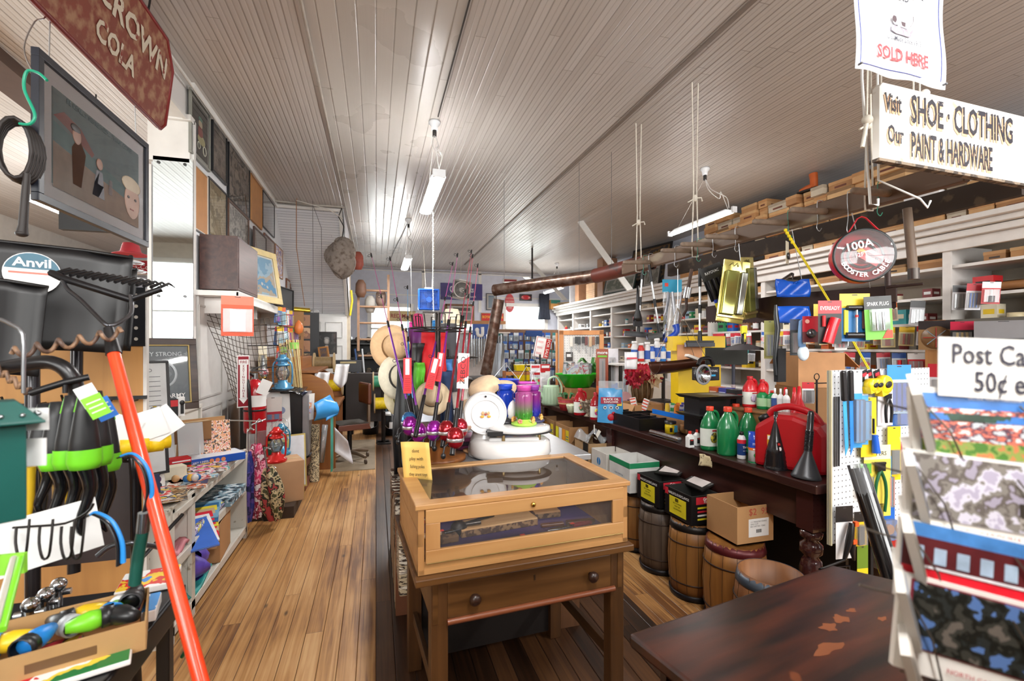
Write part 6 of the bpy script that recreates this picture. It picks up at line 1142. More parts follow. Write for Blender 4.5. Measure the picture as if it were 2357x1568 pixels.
for i in range(12):
 x,y=-.07+.05*(i%4),-.15+.11*(i//4);c=['2f7fc0','d8342a','e8c040','3a9a5a','d87a2a','4a4a9a'][i%6]
 mb=MB();mb.cyl((0,0,0),(0,0,.07),.018,M('d8dce0' if i%2 else c,.3));mb.cyl((0,0,.07),(0,0,.085),.014,M(c,.4));mb.lathe([(.0185,.02),(.0185,.05)],M(c),seg=12);one(mb,'paint_tube',['blue','red','yellow','green','orange','violet'][i%6]+f' capped small jar, {ORD[i//4]} row {ORD[i%4]} in the blue tray','jar',T=KK(.38+x,1.42+y,.962))
mb=MB();mb.box((0,0,.05),(.24,.46,.095),kraftd);one(mb,'cardboard_box','low brown carton carrying the bright blue tray','box',T=KK(.38,1.42,.853),bev=.003)
carton(KK(.42,2.05,.853),.28,.3,.13,'open brown carton of striped boxes behind the black divided tray',kraft,flaps=4)
for i in range(2):mb=MB();mb.T=TR(0,0,.0,rx=0,ry=R(-12));mb.box((0,0,.07),(.05,.02,.14),wht);
for i in range(2):
 mb=MB();mb.box((0,0,.07),(.05,.025,.14),wht)
 for k in range(5):mb.box((0,-.0135,.02+.027*k),(.048,.001,.012),M('e0604a'))
 one(mb,'striped_box',['white and red striped slim box leaning left in the open carton','white and red striped slim box leaning right in the open carton'][i],'box',T=KK(.36,2.0-.09*i,.90)@rot(R(-50),4,'Z')@rot(R(18 if i else-14),4,'Y'))
o=thing('pink_paddle','pale pink paddle shaped board with a dog silhouette on the counter','board',T=K(1440,942,rz=R(-16))@TR(0,0,0,rx=R(-8)))
mb=MB();mb.prism([(.075*cos(a)*1.0,.09+.09*sin(a))for a in[i*PI/12 for i in range(24)]],0,.01,M('e8b4b8',.5),ax='y');mb.build('board',o);mb=MB();mb.ball((-.005,-.003,.075),(.03,.002,.012),M('8a6a78'));mb.ball((.03,-.003,.092),(.012,.002,.008),M('8a6a78'));mb.box((-.02,-.003,.055),(.005,.002,.03),M('8a6a78'));mb.box((.015,-.003,.055),(.005,.002,.03),M('8a6a78'));mb.build('dog_silhouette',o)
o=thing('seed_bag','clear and blue bag of black oil sunflower seed standing on the counter front','bag',T=K(1405,972,rz=R(-22)))
mb=MB();mb.grid(lambda a,b:(.11*(a-.5)*2*(1-.12*b),-.05*sin(a*PI)*(1-b)**.5-.004,.29*b),12,8,M('4a9ad0',.25,var=.1));mb.grid(lambda a,b:(.11*(a-.5)*2*(1-.12*b),.05*sin(a*PI)*(1-b)**.5+.004,.29*b),12,8,M('c8d8e8',.25,var=.1));mb.build('bag_body',o)
mb=MB();mb.box((0,-.048,.19),(.17,.004,.055),M('a01c3a'));mb.text('BLACK OIL',.026,TR(0,-.052,.2)@RX,wht,bold=.02);mb.text('SUNFLOWER',.02,TR(0,-.052,.177)@RX,wht,bold=.02)
for x in(-.05,0,.05):mb.cyl((x,-.05,.13),(x,-.054,.13),.014,M('e8e8e8'));mb.cyl((x,-.054,.13),(x,-.056,.13),.008,M('3a3a4a'))
mb.ball((.0,-.055,.05),(.03,.01,.03),M('b81c2c'));mb.ball((.02,-.058,.085),(.015,.008,.012),M('b81c2c'));mb.box((.07,-.046,.16),(.04,.004,.03),M('e8d040'));mb.build('printed_front',o)
mb=MB();mb.grid(lambda a,b:(.1*(a-.5)*2,.0+.02*sin(a*5),.07*b),8,4,clear('f0f4f6',.35));mb.text('',.01,TR(),wht)if 0 else None;k=mb.build('clear_top',o);k.location=(0,0,.28)
def tallcard(u,v,h,w,c1,c2,lab,txt=None,tc='ffffff',z=.853,rz=-20,name='carded_tool'):
 o=thing(name,lab,'tool pack',T=K(u,v,z,rz=R(rz)))
 mb=MB();mb.box((0,0,h/2),(w,.004,h),M(c1,.4));mb.box((0,-.003,h*.12),(w*.96,.002,h*.22),M(c2,.4));mb.build('card',o)
 mb=MB();mb.box((0,-.012,h*.5),(w*.5,.016,h*.6),clear('f2f6f8',.3));mb.box((w*.05,-.01,h*.5),(w*.14,.012,h*.5),blk)
 if txt:mb.text(txt,w*.3,TR(-w*.22,-.022,h*.55)@RX@rot(R(90),4,'Z'),M('1c3a7a'))
 mb.build('blister',o);return o
tallcard(1409,905,.52,.14,'eceaf0','2058c0','tall white and blue carded hacksaw pack standing on the counter','SNAPPER',z=.95)
mb=MB();mb.box((0,0,.048),(.5,.3,.095),kraft);one(mb,'cardboard_box','low flat carton under the carved bark and tall blue packs','box',T=KK(.72,3.25,.853))
tallcard(1440,926,.36,.06,'dfe6f0','2a60c8','second tall white and blue pack leaning under the flowers','TAPPER',rz=-30)
jug(K(1335,955),'red lamp oil jug with a yellow label beside the cherub statue',.25,.06,M('a3101e',.15,coat=.5),'b01420',['f0d840','d83a8a','3a9a4a','f4e8f0'])
jug(K(1371,966),'second red lamp oil jug half hidden by the seed bag',.24,.05,M('a3101e',.15,coat=.5),'b01420',['f0d840','d83a8a','3a9a4a'])
mb=MB();mb.lathe([(0,0),(.05,0),(.03,.015),(.025,.03),(.05,.05),(.075,.10),(.072,.13),(.085,.14),(.06,.135),(0,.06)],stains('a89a88','6a5a4a',30,.5,.8),seg=24)
for i in range(8):a=i*PI/4;mb.ball((.078*cos(a),.078*sin(a),.138),.013,M('b0a290',.8),7,5)
one(mb,'garden_urn','weathered tan stone urn with a scalloped rim beside the red jug','urn',T=K(1356,958))
mb=MB();mb.lathe([(0,0),(.035,0),(.055,.07),(.052,.08),(0,.03)],M('c8d0b0',.5,var=.25,sc=50),seg=18);one(mb,'small_pot','small white and green flower pot before the red basket','pot',T=K(1316,950))
o=thing('bushel_basket','red wooden bushel basket with green plants in it','basket',T=K(1305,944));mb=MB();mb.lathe([(0,0),(.07,0),(.095,.12),(.09,.12),(0,.02)],wood('8a1c24','a82c30',.5,2,2,.3),seg=24);mb.build('basket',o)
mb=MB();mb.lathe([(.087,.065),(.09,.08)],M('d8a878',.6),seg=24);mb.lathe([(.095,.11),(.099,.125)],M('b86a4a',.6),seg=24);mb.build('wooden_hoop',o)
mb=MB()
for i in range(14):a=i*1.3;mb.tube([(.03*cos(a),.03*sin(a),.1),(.06*cos(a),.06*sin(a),.17),(.085*cos(a),.085*sin(a),.16)],[.003,.008,.002],M('1f6a34',.5),5)
mb.build('leaves',o)
o=thing('cherub_statue','grey blue stone cherub statue standing between the red jugs','statue',T=K(1352,925,rz=R(-40)));sm=M('6f8a8c',.75,var=.2,sc=30)
mb=MB();mb.lathe([(0,0),(.05,0),(.05,.02),(.035,.03),(0,.03)],sm);mb.tube([(-.015,0,.03),(-.02,0,.08),(-.015,0,.13)],[.016,.02,.026],sm,10);mb.tube([(.015,0,.03),(.024,-.01,.08),(.012,0,.13)],[.016,.02,.026],sm,10)
mb.ball((0,0,.16),(.038,.03,.045),sm,14,10);mb.ball((0,-.005,.19),(.034,.026,.03),sm,14,10);mb.tube([(.034,0,.2),(.05,-.02,.17),(.02,-.05,.18)],[.014,.012,.009],sm,8,sub=3);mb.tube([(-.034,0,.2),(-.05,-.02,.175),(-.01,-.05,.185)],[.014,.012,.009],sm,8,sub=3);mb.tube([(0,0,.2),(0,-.002,.23)],.014,sm,8)
mb.ball((0,-.008,.252),(.03,.031,.034),sm,16,12);mb.ball((0,-.039,.248),(.005,.006,.006),sm,8,6)
for s_ in(-1,1):mb.ball((.011*s_,-.035,.258),(.005,.003,.003),M('3a4a4c'),8,6);mb.ball((.03*s_,-.002,.25),(.005,.008,.009),sm,8,6)
mb.box((0,-.0375,.238),(.014,.003,.002),M('3a4a4c'));mb.build('figure',o)
mb=MB()
for i in range(26):a=i*2.4;z=.268+.016*sin(i*1.7);rr=.028;mb.ball((rr*cos(a),.004+rr*sin(a)*.95,z),.0095,sm,7,5)
mb.build('hair',o);mb=MB()
for s_ in(-1,1):mb.grid(lambda a,b:(s_*(.015+.05*a),.03+.025*a,.2+.07*b*(1-.6*a)+.02*a),6,6,sm)
k=mb.build('wings',o,solid=.006)
o=thing('watering_can','pale sage green ribbed watering can at the far end of the counter','watering can',T=K(1268,932,rz=R(180-16)));wc=M('b7d4b4',.4,var=.05)
mb=MB();pr=[(0,0),(.095,0),(.1,.02),(.088,.2),(.085,.215),(.0,.215)];mb.lathe(pr,wc,seg=30,a=1,b=.8)
for i in range(18):a=i*PI/9;mb.tube([(.1*cos(a),.08*sin(a),.02),(.09*cos(a),.072*sin(a),.19)],.004,wc,5)
mb.build('body',o);mb=MB();mb.tube([(.08,0,.08),(.13,0,.15),(.155,0,.24),(.165,0,.27)],[.026,.02,.015,.016],wc,10,sub=3);mb.lathe([(.015,0),(.04,.03),(0,.036)],wc,(.17,0,.265),seg=14);mb.build('spout',o)
mb=MB();mb.tube([(.03,0,.21),(.02,0,.28),(-.04,0,.31),(-.09,0,.27),(-.12,0,.18),(-.1,0,.06)],.012,wc,8,sub=4);mb.build('handle',o);mb=MB();mb.box((-.13,-.02,.16),(.005,.04,.06),M('d8502a'));mb.build('price_tag',o)
o=thing('green_planter','bright green plastic tub filled with toy packets behind the watering can','tub',T=KK(.3,3.05,1.05));gp_=M('22b81e',.3,coat=.3)
mb=MB();mb.lathe([(0,0),(.15,0),(.24,.13),(.27,.145),(.27,.15),(.235,.145),(.14,.02),(0,.02)],gp_,seg=8,a=1,b=.8);mb.build('tub',o)
mb=MB();mb.box((0,0,-.09),(.3,.3,.17),wood('8a6238','a87c4c',.6,0));mb.build('stand',o)
for i,(x,y,c,c2,l)in enumerate(((-.05,-.1,'c9bfe8','e07a5a','lavender toy packet leaning out of the green tub'),(.05,-.05,'e8e4f0','d83a5a','white and red toy packet in the green tub'),(.12,.05,'8fd8c0','c9bfe8','mint green toy packet in the green tub'),(-.12,.05,'b8e0d8','e8e8f0','pale aqua packet at the left of the green tub'),(0,.1,'f08a4a','c9bfe8','orange striped packet at the back of the green tub'))):
 mb=MB();mb.box((0,0,.09),(.14,.03,.2),blotch([c,c2,'f0f0f4',c],14,.25,seed=i));mb.box((0,0,.1),(.16,.04,.22),clear('eef2f6',.15));one(mb,'toy_packet',l,'toy packet',T=KK(.3+x,3.05+y,1.10)@rot(R(-30+25*i),4,'Z')@rot(R(-20+12*i),4,'Y'))
o=thing('pegboard_stand','orange framed white pegboard stand with screwdrivers, behind the counter plants','display stand',T=mov(D(1338,880,6.3))@rot(R(-24),4,'Z')@Mx.Scale(1.33,4))
ob=wood('c87e42','dd9a5c',.45,2,.8);hh=.50;ww=.40
mb=MB();mb.box((0,.0,.25),(ww,.01,hh),pegholes('ecebe8','8a8680',.0254));mb.build('white_pegboard',o)
for c,d in(((-ww/2,-.005,.25),(.045,.03,hh+.05)),((ww/2,-.005,.25),(.045,.03,hh+.05)),((0,-.005,.25+hh/2),(ww+.045,.03,.045)),((0,.0,-.37),(ww,.03,.78))):mb=MB();mb.box(c,d,ob);mb.build('wood_frame',o,bev=.003)
mb=MB();mb.box((-.25,.12,.0),(.02,.22,1.0),ob);mb.build('side_board',o)
for i,(x,l,c,d_)in enumerate(((-.1,.2,'e8e0d4','white handled file'),(-.05,.14,'1a1a1c','black screwdriver'),(-.02,.16,'2a2a2c','second black screwdriver'),(.02,.13,'1a1a1c','short black awl'),(.05,.17,'6a2a24','brown handled chisel'),(.09,.2,'c8a880','tan wood file'),(.12,.17,'8a5a3a','brown rasp'),(.16,.15,'1c1c1e','black wide pouch'))):
 mb=MB();mb.box((0,0,-l*.25),(.028,.018,l*.5),M(c,.4));mb.cyl((0,0,-l*.5),(0,0,-l),.004,steel);one(mb,'hanging_tool',d_+' hanging on the orange framed pegboard','tool',T=o.matrix_basis@TR(x,-.022,.46))
mb=MB();mb.box((0,0,.0),(.07,.004,.09),M('3a3230'));mb.box((0,-.003,.01),(.05,.002,.03),wht);one(mb,'tool_card','dark card low on the orange framed pegboard','card',T=o.matrix_basis@TR(-.12,-.018,.26))
mb=MB();mb.grid(lambda a,b:(-.13+.26*a,-.03-.02*sin(a*20),.2*(1-b)),20,6,M('eeeef2',.6));one(mb,'glove_row','row of white work gloves below the orange framed pegboard','gloves',T=o.matrix_basis@TR(.02,-.02,-.06),solid=.004)
mb=MB();
for i in range(16):
 a=i*.9;r=.12+.05*(i%3);z=.2+.03*(i%4);P=[V((0,0,0)),V((r*.35*cos(a),r*.35*sin(a),z*.75)),V((r*.8*cos(a),r*.8*sin(a),z)),V((r*1.25*cos(a),r*1.25*sin(a),z*.8))]
 n=V((-sin(a),cos(a),0));
 for q in range(3):
  A_,B_=P[q],P[q+1];w1,w2=[.006,.02,.018,.002][q],[.006,.02,.018,.002][q+1];mb.quad(A_-n*w1,A_+n*w1,B_+n*w2,B_-n*w2,M('3c7a34',.5,var=.3))
one(mb,'artificial_fern','green artificial fern above the orange packaged light card','fern',T=mov(D(1362,880,5.5)))
o=thing('plant_pot','dark pot holding the artificial fern','pot',T=mov(D(1364,912,5.45)))
mb=MB();mb.lathe([(0,0),(.06,0),(.08,.16),(0,.15)],M('2a2a26',.6),seg=18);mb.build('pot',o)
o=tallcard(1386,914,.52,.13,'a8481e','e8642a','orange brown light bulb card reading more standing behind the carved bark',None,z=.95,rz=-22,name='carded_light')
mb=MB();mb.text('more',.05,TR(0,-.024,.48)@RX,wht,bold=.03);mb.box((0,-.02,.44),(.1,.002,.02),M('7ac83a'));mb.build('header_lettering',o)
mb=MB();bk=stains('5a4628','a8843c',18,.5,.35,'3a2c1c',.08);mb.grid(lambda a,b:(.09*(a-.5)*2*(1+.15*sin(b*5)),.03*cos(a*PI*2)+.01*sin(b*20),.42*b*(1-.25*a)),12,14,bk);mb.tube([(.02*cos(t),-.02,.22+.03*sin(t))for t in[i*.5 for i in range(13)]],.008,bk,6);one(mb,'carved_bark','gold brown carved bark plaque leaning behind the seed bag','carving',T=K(1385,905,z=.95,rz=R(-22)),solid=.012)
o=thing('flower_vase','bronze ribbed vase holding red and cream artificial flowers','vase',T=mov(D(1478,925,4.45)))
o.scale=(.95,)*3
mb=MB();mb.box((0,0,-.06),(.3,.26,.11),kraftd);one(mb,'cardboard_box','low brown carton under the flower vase','box',T=mov(D(1478,925,4.45))@rot(ca,4,'Z'))
mb=MB();mb.lathe([(0,0),(.06,0),(.085,.03),(.1,.12),(.09,.2),(.1,.22),(.07,.21),(0,.2)],M('6a5138',.3,.6,var=.3,sc=20),seg=24)
for i in range(12):a=i*PI/6;mb.tube([(.09*cos(a),.09*sin(a),.04),(.102*cos(a),.102*sin(a),.12),(.092*cos(a),.092*sin(a),.2)],.009,M('7a6248',.3,.6),6)
mb.build('vase_body',o);random.seed(3)
def bloom(c,r,m,n=6,layers=2):
 mb=MB()
 for L in range(layers):
  for i in range(n):
   a=i*2*PI/n+L*.5;rr=r*(1-.3*L);d=V((cos(a),-.3-.4*L,sin(a))).normalized();s_=V((-sin(a),0,cos(a)));p=V(c)
   mb.add([p,p+d*rr*.55-s_*rr*.3,p+d*rr,p+d*rr*.55+s_*rr*.3],[(0,1,2,3)],m)
 mb.ball(c,r*.14,M('e0b040'),6,4);return mb
for i in range(32):
 a=uni(0,6.3);rr=uni(.02,.16);z=.23+random.random()*.12-.25*rr;x_=rr*cos(a);red_=x_<.03
 bloom((x_,rr*sin(a),z),uni(.06,.09),M(random.choice(['b8142c','d8405a','8c0f24'])if red_ else random.choice(['e8d8c0','f0e4d0','d8c0a0','a01428']),.6),random.choice([5,6,8])).build('bloom',o)
mb=MB()
for i in range(14):a=i*.9;mb.tube([(0,0,.2),(.07*cos(a),.07*sin(a),.28),(.13*cos(a),.13*sin(a),.26+.03*(i%3))],[.003,.006,.002],M('1f5a30'),5)
mb.build('foliage',o)
mb=MB();mb.grid(lambda a,b:(.055*(a-.5)*2,.02*sin(a*6),.14*b),6,5,M('f0eef0',.5));mb.box((0,-.02,.09),(.09,.004,.012),M('e05a6a'));one(mb,'white_bag','white bag with a red stripe standing up behind the flowers','bag',T=mov(D(1452,850,3.85)),solid=.004)
for i,(u,v,c,l)in enumerate(((1418,885,'3a9a4a','green hair clip packet among the counter goods'),(1425,870,'5a8ad0','light blue packet under the flowers'),(1450,898,'e8d84a','yellow edged packet under the flowers'))):
 mb=MB();mb.box((0,0,.05),(.06,.02,.12),M(c,.4));mb.box((0,-.011,.05),(.04,.002,.05),wht);one(mb,'small_packet',l,'packet',T=K(u,v+55,rz=R(-20)))
 # nail kegs and cartons under the counter
def keg(x,y,r,h,lab,c1,c2,hoop='3a2a22',open_=False,rim=None):
 o=thing('nail_keg',lab,'keg',loc=(x,y,0),rz=x*7+y);m=wood(c1,c2,.5,2,.8,.2)
 n=14;pr=[(0,0),(r*.86,0),(r*.96,h*.25),(r,h*.5),(r*.96,h*.75),(r*.88,h)]+([(r*.8,h),(r*.82,h*.5),(r*.78,.03),(0,.03)]if open_ else[(r*.8,h-.01),(0,h-.01)])
 mb=MB();mb.lathe(pr,m,seg=28)
 for i in range(n):a=i*2*PI/n;mb.tube([(q*cos(a)*1.002,q*sin(a)*1.002,z)for q,z in pr[1:6]],.0012,M('2c1c10',.8),4)
 mb.build('staves',o)
 for z in(.07,.22,.74):mb=MB();q=r*(.86+.14*sin(z*PI));mb.lathe([(q+.001,z*h-.004),(q+.006,z*h),(q+.001,z*h+.004)],M(hoop,.5,.5),seg=28);mb.build('hoop',o)
 mb=MB();q=r*.9;mb.lathe([(q,h-.05),(q+.006,h-.045),(q-.004,h+.001),(q-.008,h-.001)],M(rim or '2a2624',.4,.6 if not rim else.3),seg=32);mb.build('top_hoop',o)
 mb=MB();q=r*.885;mb.lathe([(q,0),(q+.005,0),(q+.012,.035),(q+.006,.036)],M('1c1c22',.4,.4),seg=28);mb.build('bottom_hoop',o)
keg(1.76,1.76,.16,.45,'open empty wooden keg with a grey steel rim, nearest the black table','6b4224','8f5f38',rim='4a5460',open_=True)
keg(1.88,2.12,.165,.45,'warm brown keg with a red rim under the open brown box','7a4c20','a06c34',rim='5a1c20')
keg(1.86,2.44,.15,.45,'orange brown keg under the nearer yellow labelled nail carton','7c5024','9a6a34')
keg(1.86,2.78,.15,.45,'dark grey stained keg under the farther yellow labelled nail carton','3a2c24','6a5a4c')
keg(1.88,3.12,.14,.45,'light brown keg under the white carton with a green band','7c5228','a47440')
keg(1.9,3.46,.14,.45,'dark keg fourth from the end under the white box with a blue globe','3c2a1e','5c422e')
keg(1.9,3.82,.14,.45,'shadowed keg farthest along under the counter','4a3422','6a4a30')
def mk(f):return f
carton(mov((1.935,2.15,.452)),.235,.235,.20,'open brown cardboard box priced in red marker on the keg',M('b98d5e',.7,var=.03),marks=lambda mb,w,d,h:[mb.text('$2  95',.05,TR(.02,-d/2-.001,h*.84)@RX,M('b85040'),sx=1.0),mb.box((.02,-d/2-.001,h*.42),(.13,.001,.095),wht),mb.text('1½" POULTRY STAPLE',.0105,TR(.018,-d/2-.002,h*.58)@RX,M('4a4a4a')),mb.text('GALV CUT',.0105,TR(-.01,-d/2-.002,h*.52)@RX,M('4a4a4a')),mb.text('50# CARTON - 72082',.0105,TR(.012,-d/2-.002,h*.46)@RX,M('4a4a4a'))]+[mb.box((.005+.005*i,-d/2-.002,h*.33),(.0025,.001,.018),blk)for i in range(7)])
def nails(x,y,lab,s=1):
 def mk_(mb,w,d,h):
  for z,c,hh in((h*.5,blk,h*.98),):mb.box((-w/2-.001,0,z),(.001,d*.99,hh),c);mb.box((0,-d/2-.001,z),(w*.99,.001,hh),c)
  RL=rot(R(-90),4,'Z')@RX
  mb.box((-w/2-.002,.0,h*.42),(.001,d*.62,h*.62),M('e8d82a'));mb.text('NAILS/CLOUS/CLAVOS',.021,TR(-w/2-.003,-.01,h*.84)@RL,wht,bold=.015,sx=.9)
  for k,t in enumerate(('8d COMMON','HOT DIP','GALVANIZED')):mb.text(t,.013,TR(-w/2-.0035,0,h*(.52-.1*k))@RL,blk)
  for i in range(6):mb.box((-w/2-.003,.02-.005*i,h*.64),(.001,.0025,.02),blk)
  mb.box((-w/2-.002,d*.42,h*.85),(.001,d*.12,h*.24),M('c82838'));mb.box((0,-d/2-.002,h*.83),(w*.7,.001,h*.25),M('c82838'));mb.text('Grip',.024,TR(0,-d/2-.003,h*.87)@RX,wht,bold=.03);mb.text('Rite',.02,TR(0,-d/2-.003,h*.77)@RX,wht,bold=.03)
  for k,c in enumerate(('d8d02a','c82838','e8e8e0','e8d82a')):mb.box((-.0,-d/2-.002,h*(.58-.13*k)),(w*.6,.001,h*.06),M(c))
 return carton(mov((x,y,.452))@rot(R(2),4,'Z'),.2,.25,.17,lab,M('2a2a28',.6),marks=mk_,inside=M('a07850',.8))
nails(1.86,2.46,'nearer open black nail carton with a yellow label standing on a keg');nails(1.85,2.77,'farther open black nail carton with a yellow label standing on a keg')
for i,(y,z)in enumerate(((2.52,.60),(2.82,.60))):
 mb=MB();mb.box((0,0,.005),(.16,.2,.01),M('3a3634',.3,.5));mb.box((0,0,.012),(.11,.15,.002),M('e6dcd8',.4));one(mb,'nail_tray',['grey tray with a white label lying tilted over the nearer nail carton','grey tray with a white label lying over the farther nail carton'][i],'tray',T=mov((1.98,y,.64))@rot(R(-20),4,'Y')@rot(R(20*i),4,'Z'))
carton(mov((1.84,3.1,.452)),.24,.3,.22,'white carton with a green band round its torn open top on a keg',M('dcdcd8',.6),marks=lambda mb,w,d,h:[mb.box((-w/2-.001,0,h*.9),(.001,d,h*.17),M('1f8a5a')),mb.box((0,-d/2-.001,h*.9),(w,.001,h*.17),M('1f8a5a')),mb.text('NAIL CARTON',.018,TR(-w/2-.002,0,h*.5)@rot(R(-90),4,'Z')@RX,M('3a6a8a')),mb.box((-w/2-.001,0,h*.3),(.001,.03,.03),M('3a7a4a'))])
carton(mov((1.84,3.45,.452)),.22,.26,.2,'white carton with a blue globe mark and torn brown top on a keg',M('d8d4cc',.6),marks=lambda mb,w,d,h:[mb.cyl((-w/2,0,h*.6),(-w/2-.002,0,h*.6),.03,M('2f7fc0'),seg=20),mb.box((-w/2-.002,0,h*.6),(.001,.006,.06),M('d8d4cc')),mb.text('NAILS',.02,TR(-w/2-.002,0,h*.28)@rot(R(-90),4,'Z')@RX,M('a04038'))])
carton(mov((1.87,3.82,.44)),.24,.3,.22,'open brown carton holding clear plastic bags under the counter',M('b09068',.7),flaps=2,marks=lambda mb,w,d,h:mb.box((-w/2-.001,-.08,h*.5),(.001,.1,h),M('2a2824')))
mb=MB();mb.grid(lambda a,b:(-.13+.26*a,-.15+.3*b,.05+.06*sin(a*9)*cos(b*7)+.04*sin(a*PI)),14,14,clear('e8eef2',.3,.1));one(mb,'plastic_bag','crumpled clear plastic bags filling the brown carton','bag',loc=(1.87,3.82,.62))
def bx(y,c,lab,cols):carton(mov((1.86,y,.50)),.26,.34,.24,lab,M(c,.7),marks=lambda mb,w,d,h:[mb.box((-w/2-.001,-.12+.085*k,h*.5),(.001,.07,h*.7),M(q))for k,q in enumerate(cols)]+[mb.box((-w/2-.002,-.12,h*(.3+.1*k)),(.001,.05,.008),M('1f6a8a'))for k in range(4)],inside=M('9a7048',.8))
bx(4.22,'a87e52','open brown carton with yellow and blue labels under the counter',['e8d030','f0a030','f0f0ee','e8e030']);bx(4.62,'9a744c','farther brown carton with orange labels under the counter',['e8d030','a0683a','d8902a','8a6440'])
mb=MB();mb.box((0,0,.24),(.3,1.3,.48),wood('4a3020','6a4830',.6,1));one(mb,'low_bench','low brown wooden bench supporting the cartons at the far end under the counter','bench',loc=(1.9,4.55,0))
mb=MB();mb.lathe([(0,0),(.09,0),(.092,.15),(.085,.15),(0,.15)],M('b8b4b0',.4),seg=24);mb.lathe([(.0925,.03),(.0925,.12)],blotch(['b8b8bc','8a2a3a','d8d8d8'],20));one(mb,'paint_can','grey paint can with a red label between the labelled cartons','can',loc=(1.83,4.02,.45))if 0 else None
# dark table in the right foreground
o=thing('work_table','very dark worn wooden table top filling the lower right foreground','table',loc=(0,0,0))
a=AZ(1447,1458,.76);b=AZ(1915,1300,.76);c_=AZ(2112,1345,.76);u_=(b-a);
tp=newmat('worn_dark_table')[0];nt=tp.node_tree;bs=nt.nodes['Principled BSDF'];N=nt.nodes.new;L=nt.links.new;bs.inputs['Roughness'].default_value=.33
tc=N('ShaderNodeTexCoord');mp=N('ShaderNodeMapping');mp.inputs['Scale'].default_value=(1.2,9,1);L(tc.outputs['Object'],mp.inputs[0])
n1=N('ShaderNodeTexNoise');n1 .inputs['Scale'].default_value=2.2;n1 .inputs['Detail'].default_value=6;L(mp.outputs[0],n1 .inputs[0]);n2=N('ShaderNodeTexNoise');n2 .inputs['Scale'].default_value=9;n2 .inputs['Detail'].default_value=2;L(tc.outputs['Object'],n2 .inputs[0]);n3=N('ShaderNodeTexNoise');n3 .inputs['Scale'].default_value=3;L(tc.outputs['Object'],n3 .inputs[0])
r1=N('ShaderNodeValToRGB');e=r1 .color_ramp.elements;e[0].position=.35;e[0].color=(*rgb('160d0c'),1);e[1].position=.75;e[1].color=(*rgb('4e2414'),1);L(n1 .outputs['Fac'],r1 .inputs[0])
ml=N('ShaderNodeMath');ml.operation='MULTIPLY';L(n2 .outputs['Fac'],ml.inputs[0]);L(n3 .outputs['Fac'],ml.inputs[1]);r2=N('ShaderNodeMapRange');r2 .inputs[1].default_value=.41;r2 .inputs[2].default_value=.43;L(ml.outputs[0],r2 .inputs[0])
mx=N('ShaderNodeMix');mx.data_type='RGBA';L(r2 .outputs[0],mx.inputs[0]);L(r1 .outputs[0],mx.inputs[6]);mx.inputs[7].default_value=(*rgb('6e3a20'),1);L(mx.outputs[2],bs.inputs['Base Color'])
bp=N('ShaderNodeBump');bp.inputs['Strength'].default_value=.25;bp.inputs['Distance'].default_value=.003;L(n1 .outputs['Fac'],bp.inputs['Height']);L(bp.outputs[0],bs.inputs['Normal'])
TT=frame_m((a.x,a.y,0),(u_.x,u_.y,0),z=(0,0,1));W3=u_.length+.0;o.matrix_basis=TT
mb=MB();p3=TT.inverted()@V((c_.x,c_.y,.76));mb.prism([(0,0),(W3,0),(W3+.22,-.45),(W3+.22,-.75),(.02,-.75),(.0,-.02)],.725,.76,tp);mb.build('table_top',o,bev=.008)
mb=MB();mb.box((W3/2,-.07,.66),(W3-.1,.02,.12),dk2);mb.box((.08,-.38,.66),(.02,.6,.12),dk2);mb.build('apron',o)
for x,y in((.1,-.1),(W3-.06,-.1),(.1,-.66),(W3+.1,-.66)):mb=MB();mb.box((x,y,.36),(.06,.06,.72),dk2);mb.build('leg',o,bev=.004)
mb=MB();mb.tube([(.32*W3+.028*cos(t)*1.6,-.46+.03*sin(t)-.25*0,.7603)for t in[R(200+i*14)for i in range(11)]],.004,M('7a4426',.5),6,flat=.15)
for x,y,r_,s_ in((.49,-.21,.026,.6),(.56,-.2,.024,.7),(.66,-.25,.016,.5),(.4,-.26,.05,.3),(.63,-.19,.016,.5)):mb.add([(x+r_*cos(t)*(1+.35*sin(t*3+x*40)),y+r_*s_*sin(t)*(1+.3*cos(t*5+y*30)),.7604)for t in[i*PI/9 for i in range(18)]],[tuple(range(18))],M('7a4426',.5))
mb.build('worn_patches',o)
for k in o.children:
 if k.name.startswith('worn_patches'):k['kind']='stuff'
 # hanging ladder rail over the counter with goods
BA=D(1435,620,4.88);BB=BA.lerp(D(2290,372,2.15),.965);bd=(BB-BA);BL=bd.length
def bu(u):
 lo,hi=0,1
 for _ in range(30):
  m_=(lo+hi)/2;p=BA+bd*m_;x=(p.x*ct-p.y*st)/(p.x*st+p.y*ct)*FX+CU
  if x<u:lo=m_
  else:hi=m_
 return BA+bd*lo
o=thing('ladder_rail','long old brown wooden ladder rail with peg rungs hung from ropes over the counter','rack',T=frame_m(BA,bd,z=(0,0,1)))
mb=MB();mb.box((BL/2,0,0),(BL,.045,.115),stains('5c4430','8a7a60',9,.66,.5,'6b5038',.06,(.3,1,1)));mb.build('rail',o,bev=.006)
rg=M('8a7868',.6,var=.25,sc=20);inv=o.matrix_basis.inverted()
for u in(1499,1592,1640,1700,1815,1905,2050):q=inv@bu(u);mb=MB();mb.cyl((q.x,0,-.01),(q.x,-.30,-.03),.021,rg,.018,seg=12);mb.ball((q.x,-.3,-.03),.0175,rg,8,6);mb.build('rung',o)
o=thing('shelf_plank','dark sagging plank running behind the ladder rail under the shoe boxes','plank',T=frame_m(BA+V((.62,.1,.03)),bd,z=(0,0,1)))
mb=MB();mb.box((BL/2,0,0),(BL,.05,.13),stains('2c2018','5a4a38',9,.62,.7,'3a2c20'));mb.build('plank',o)
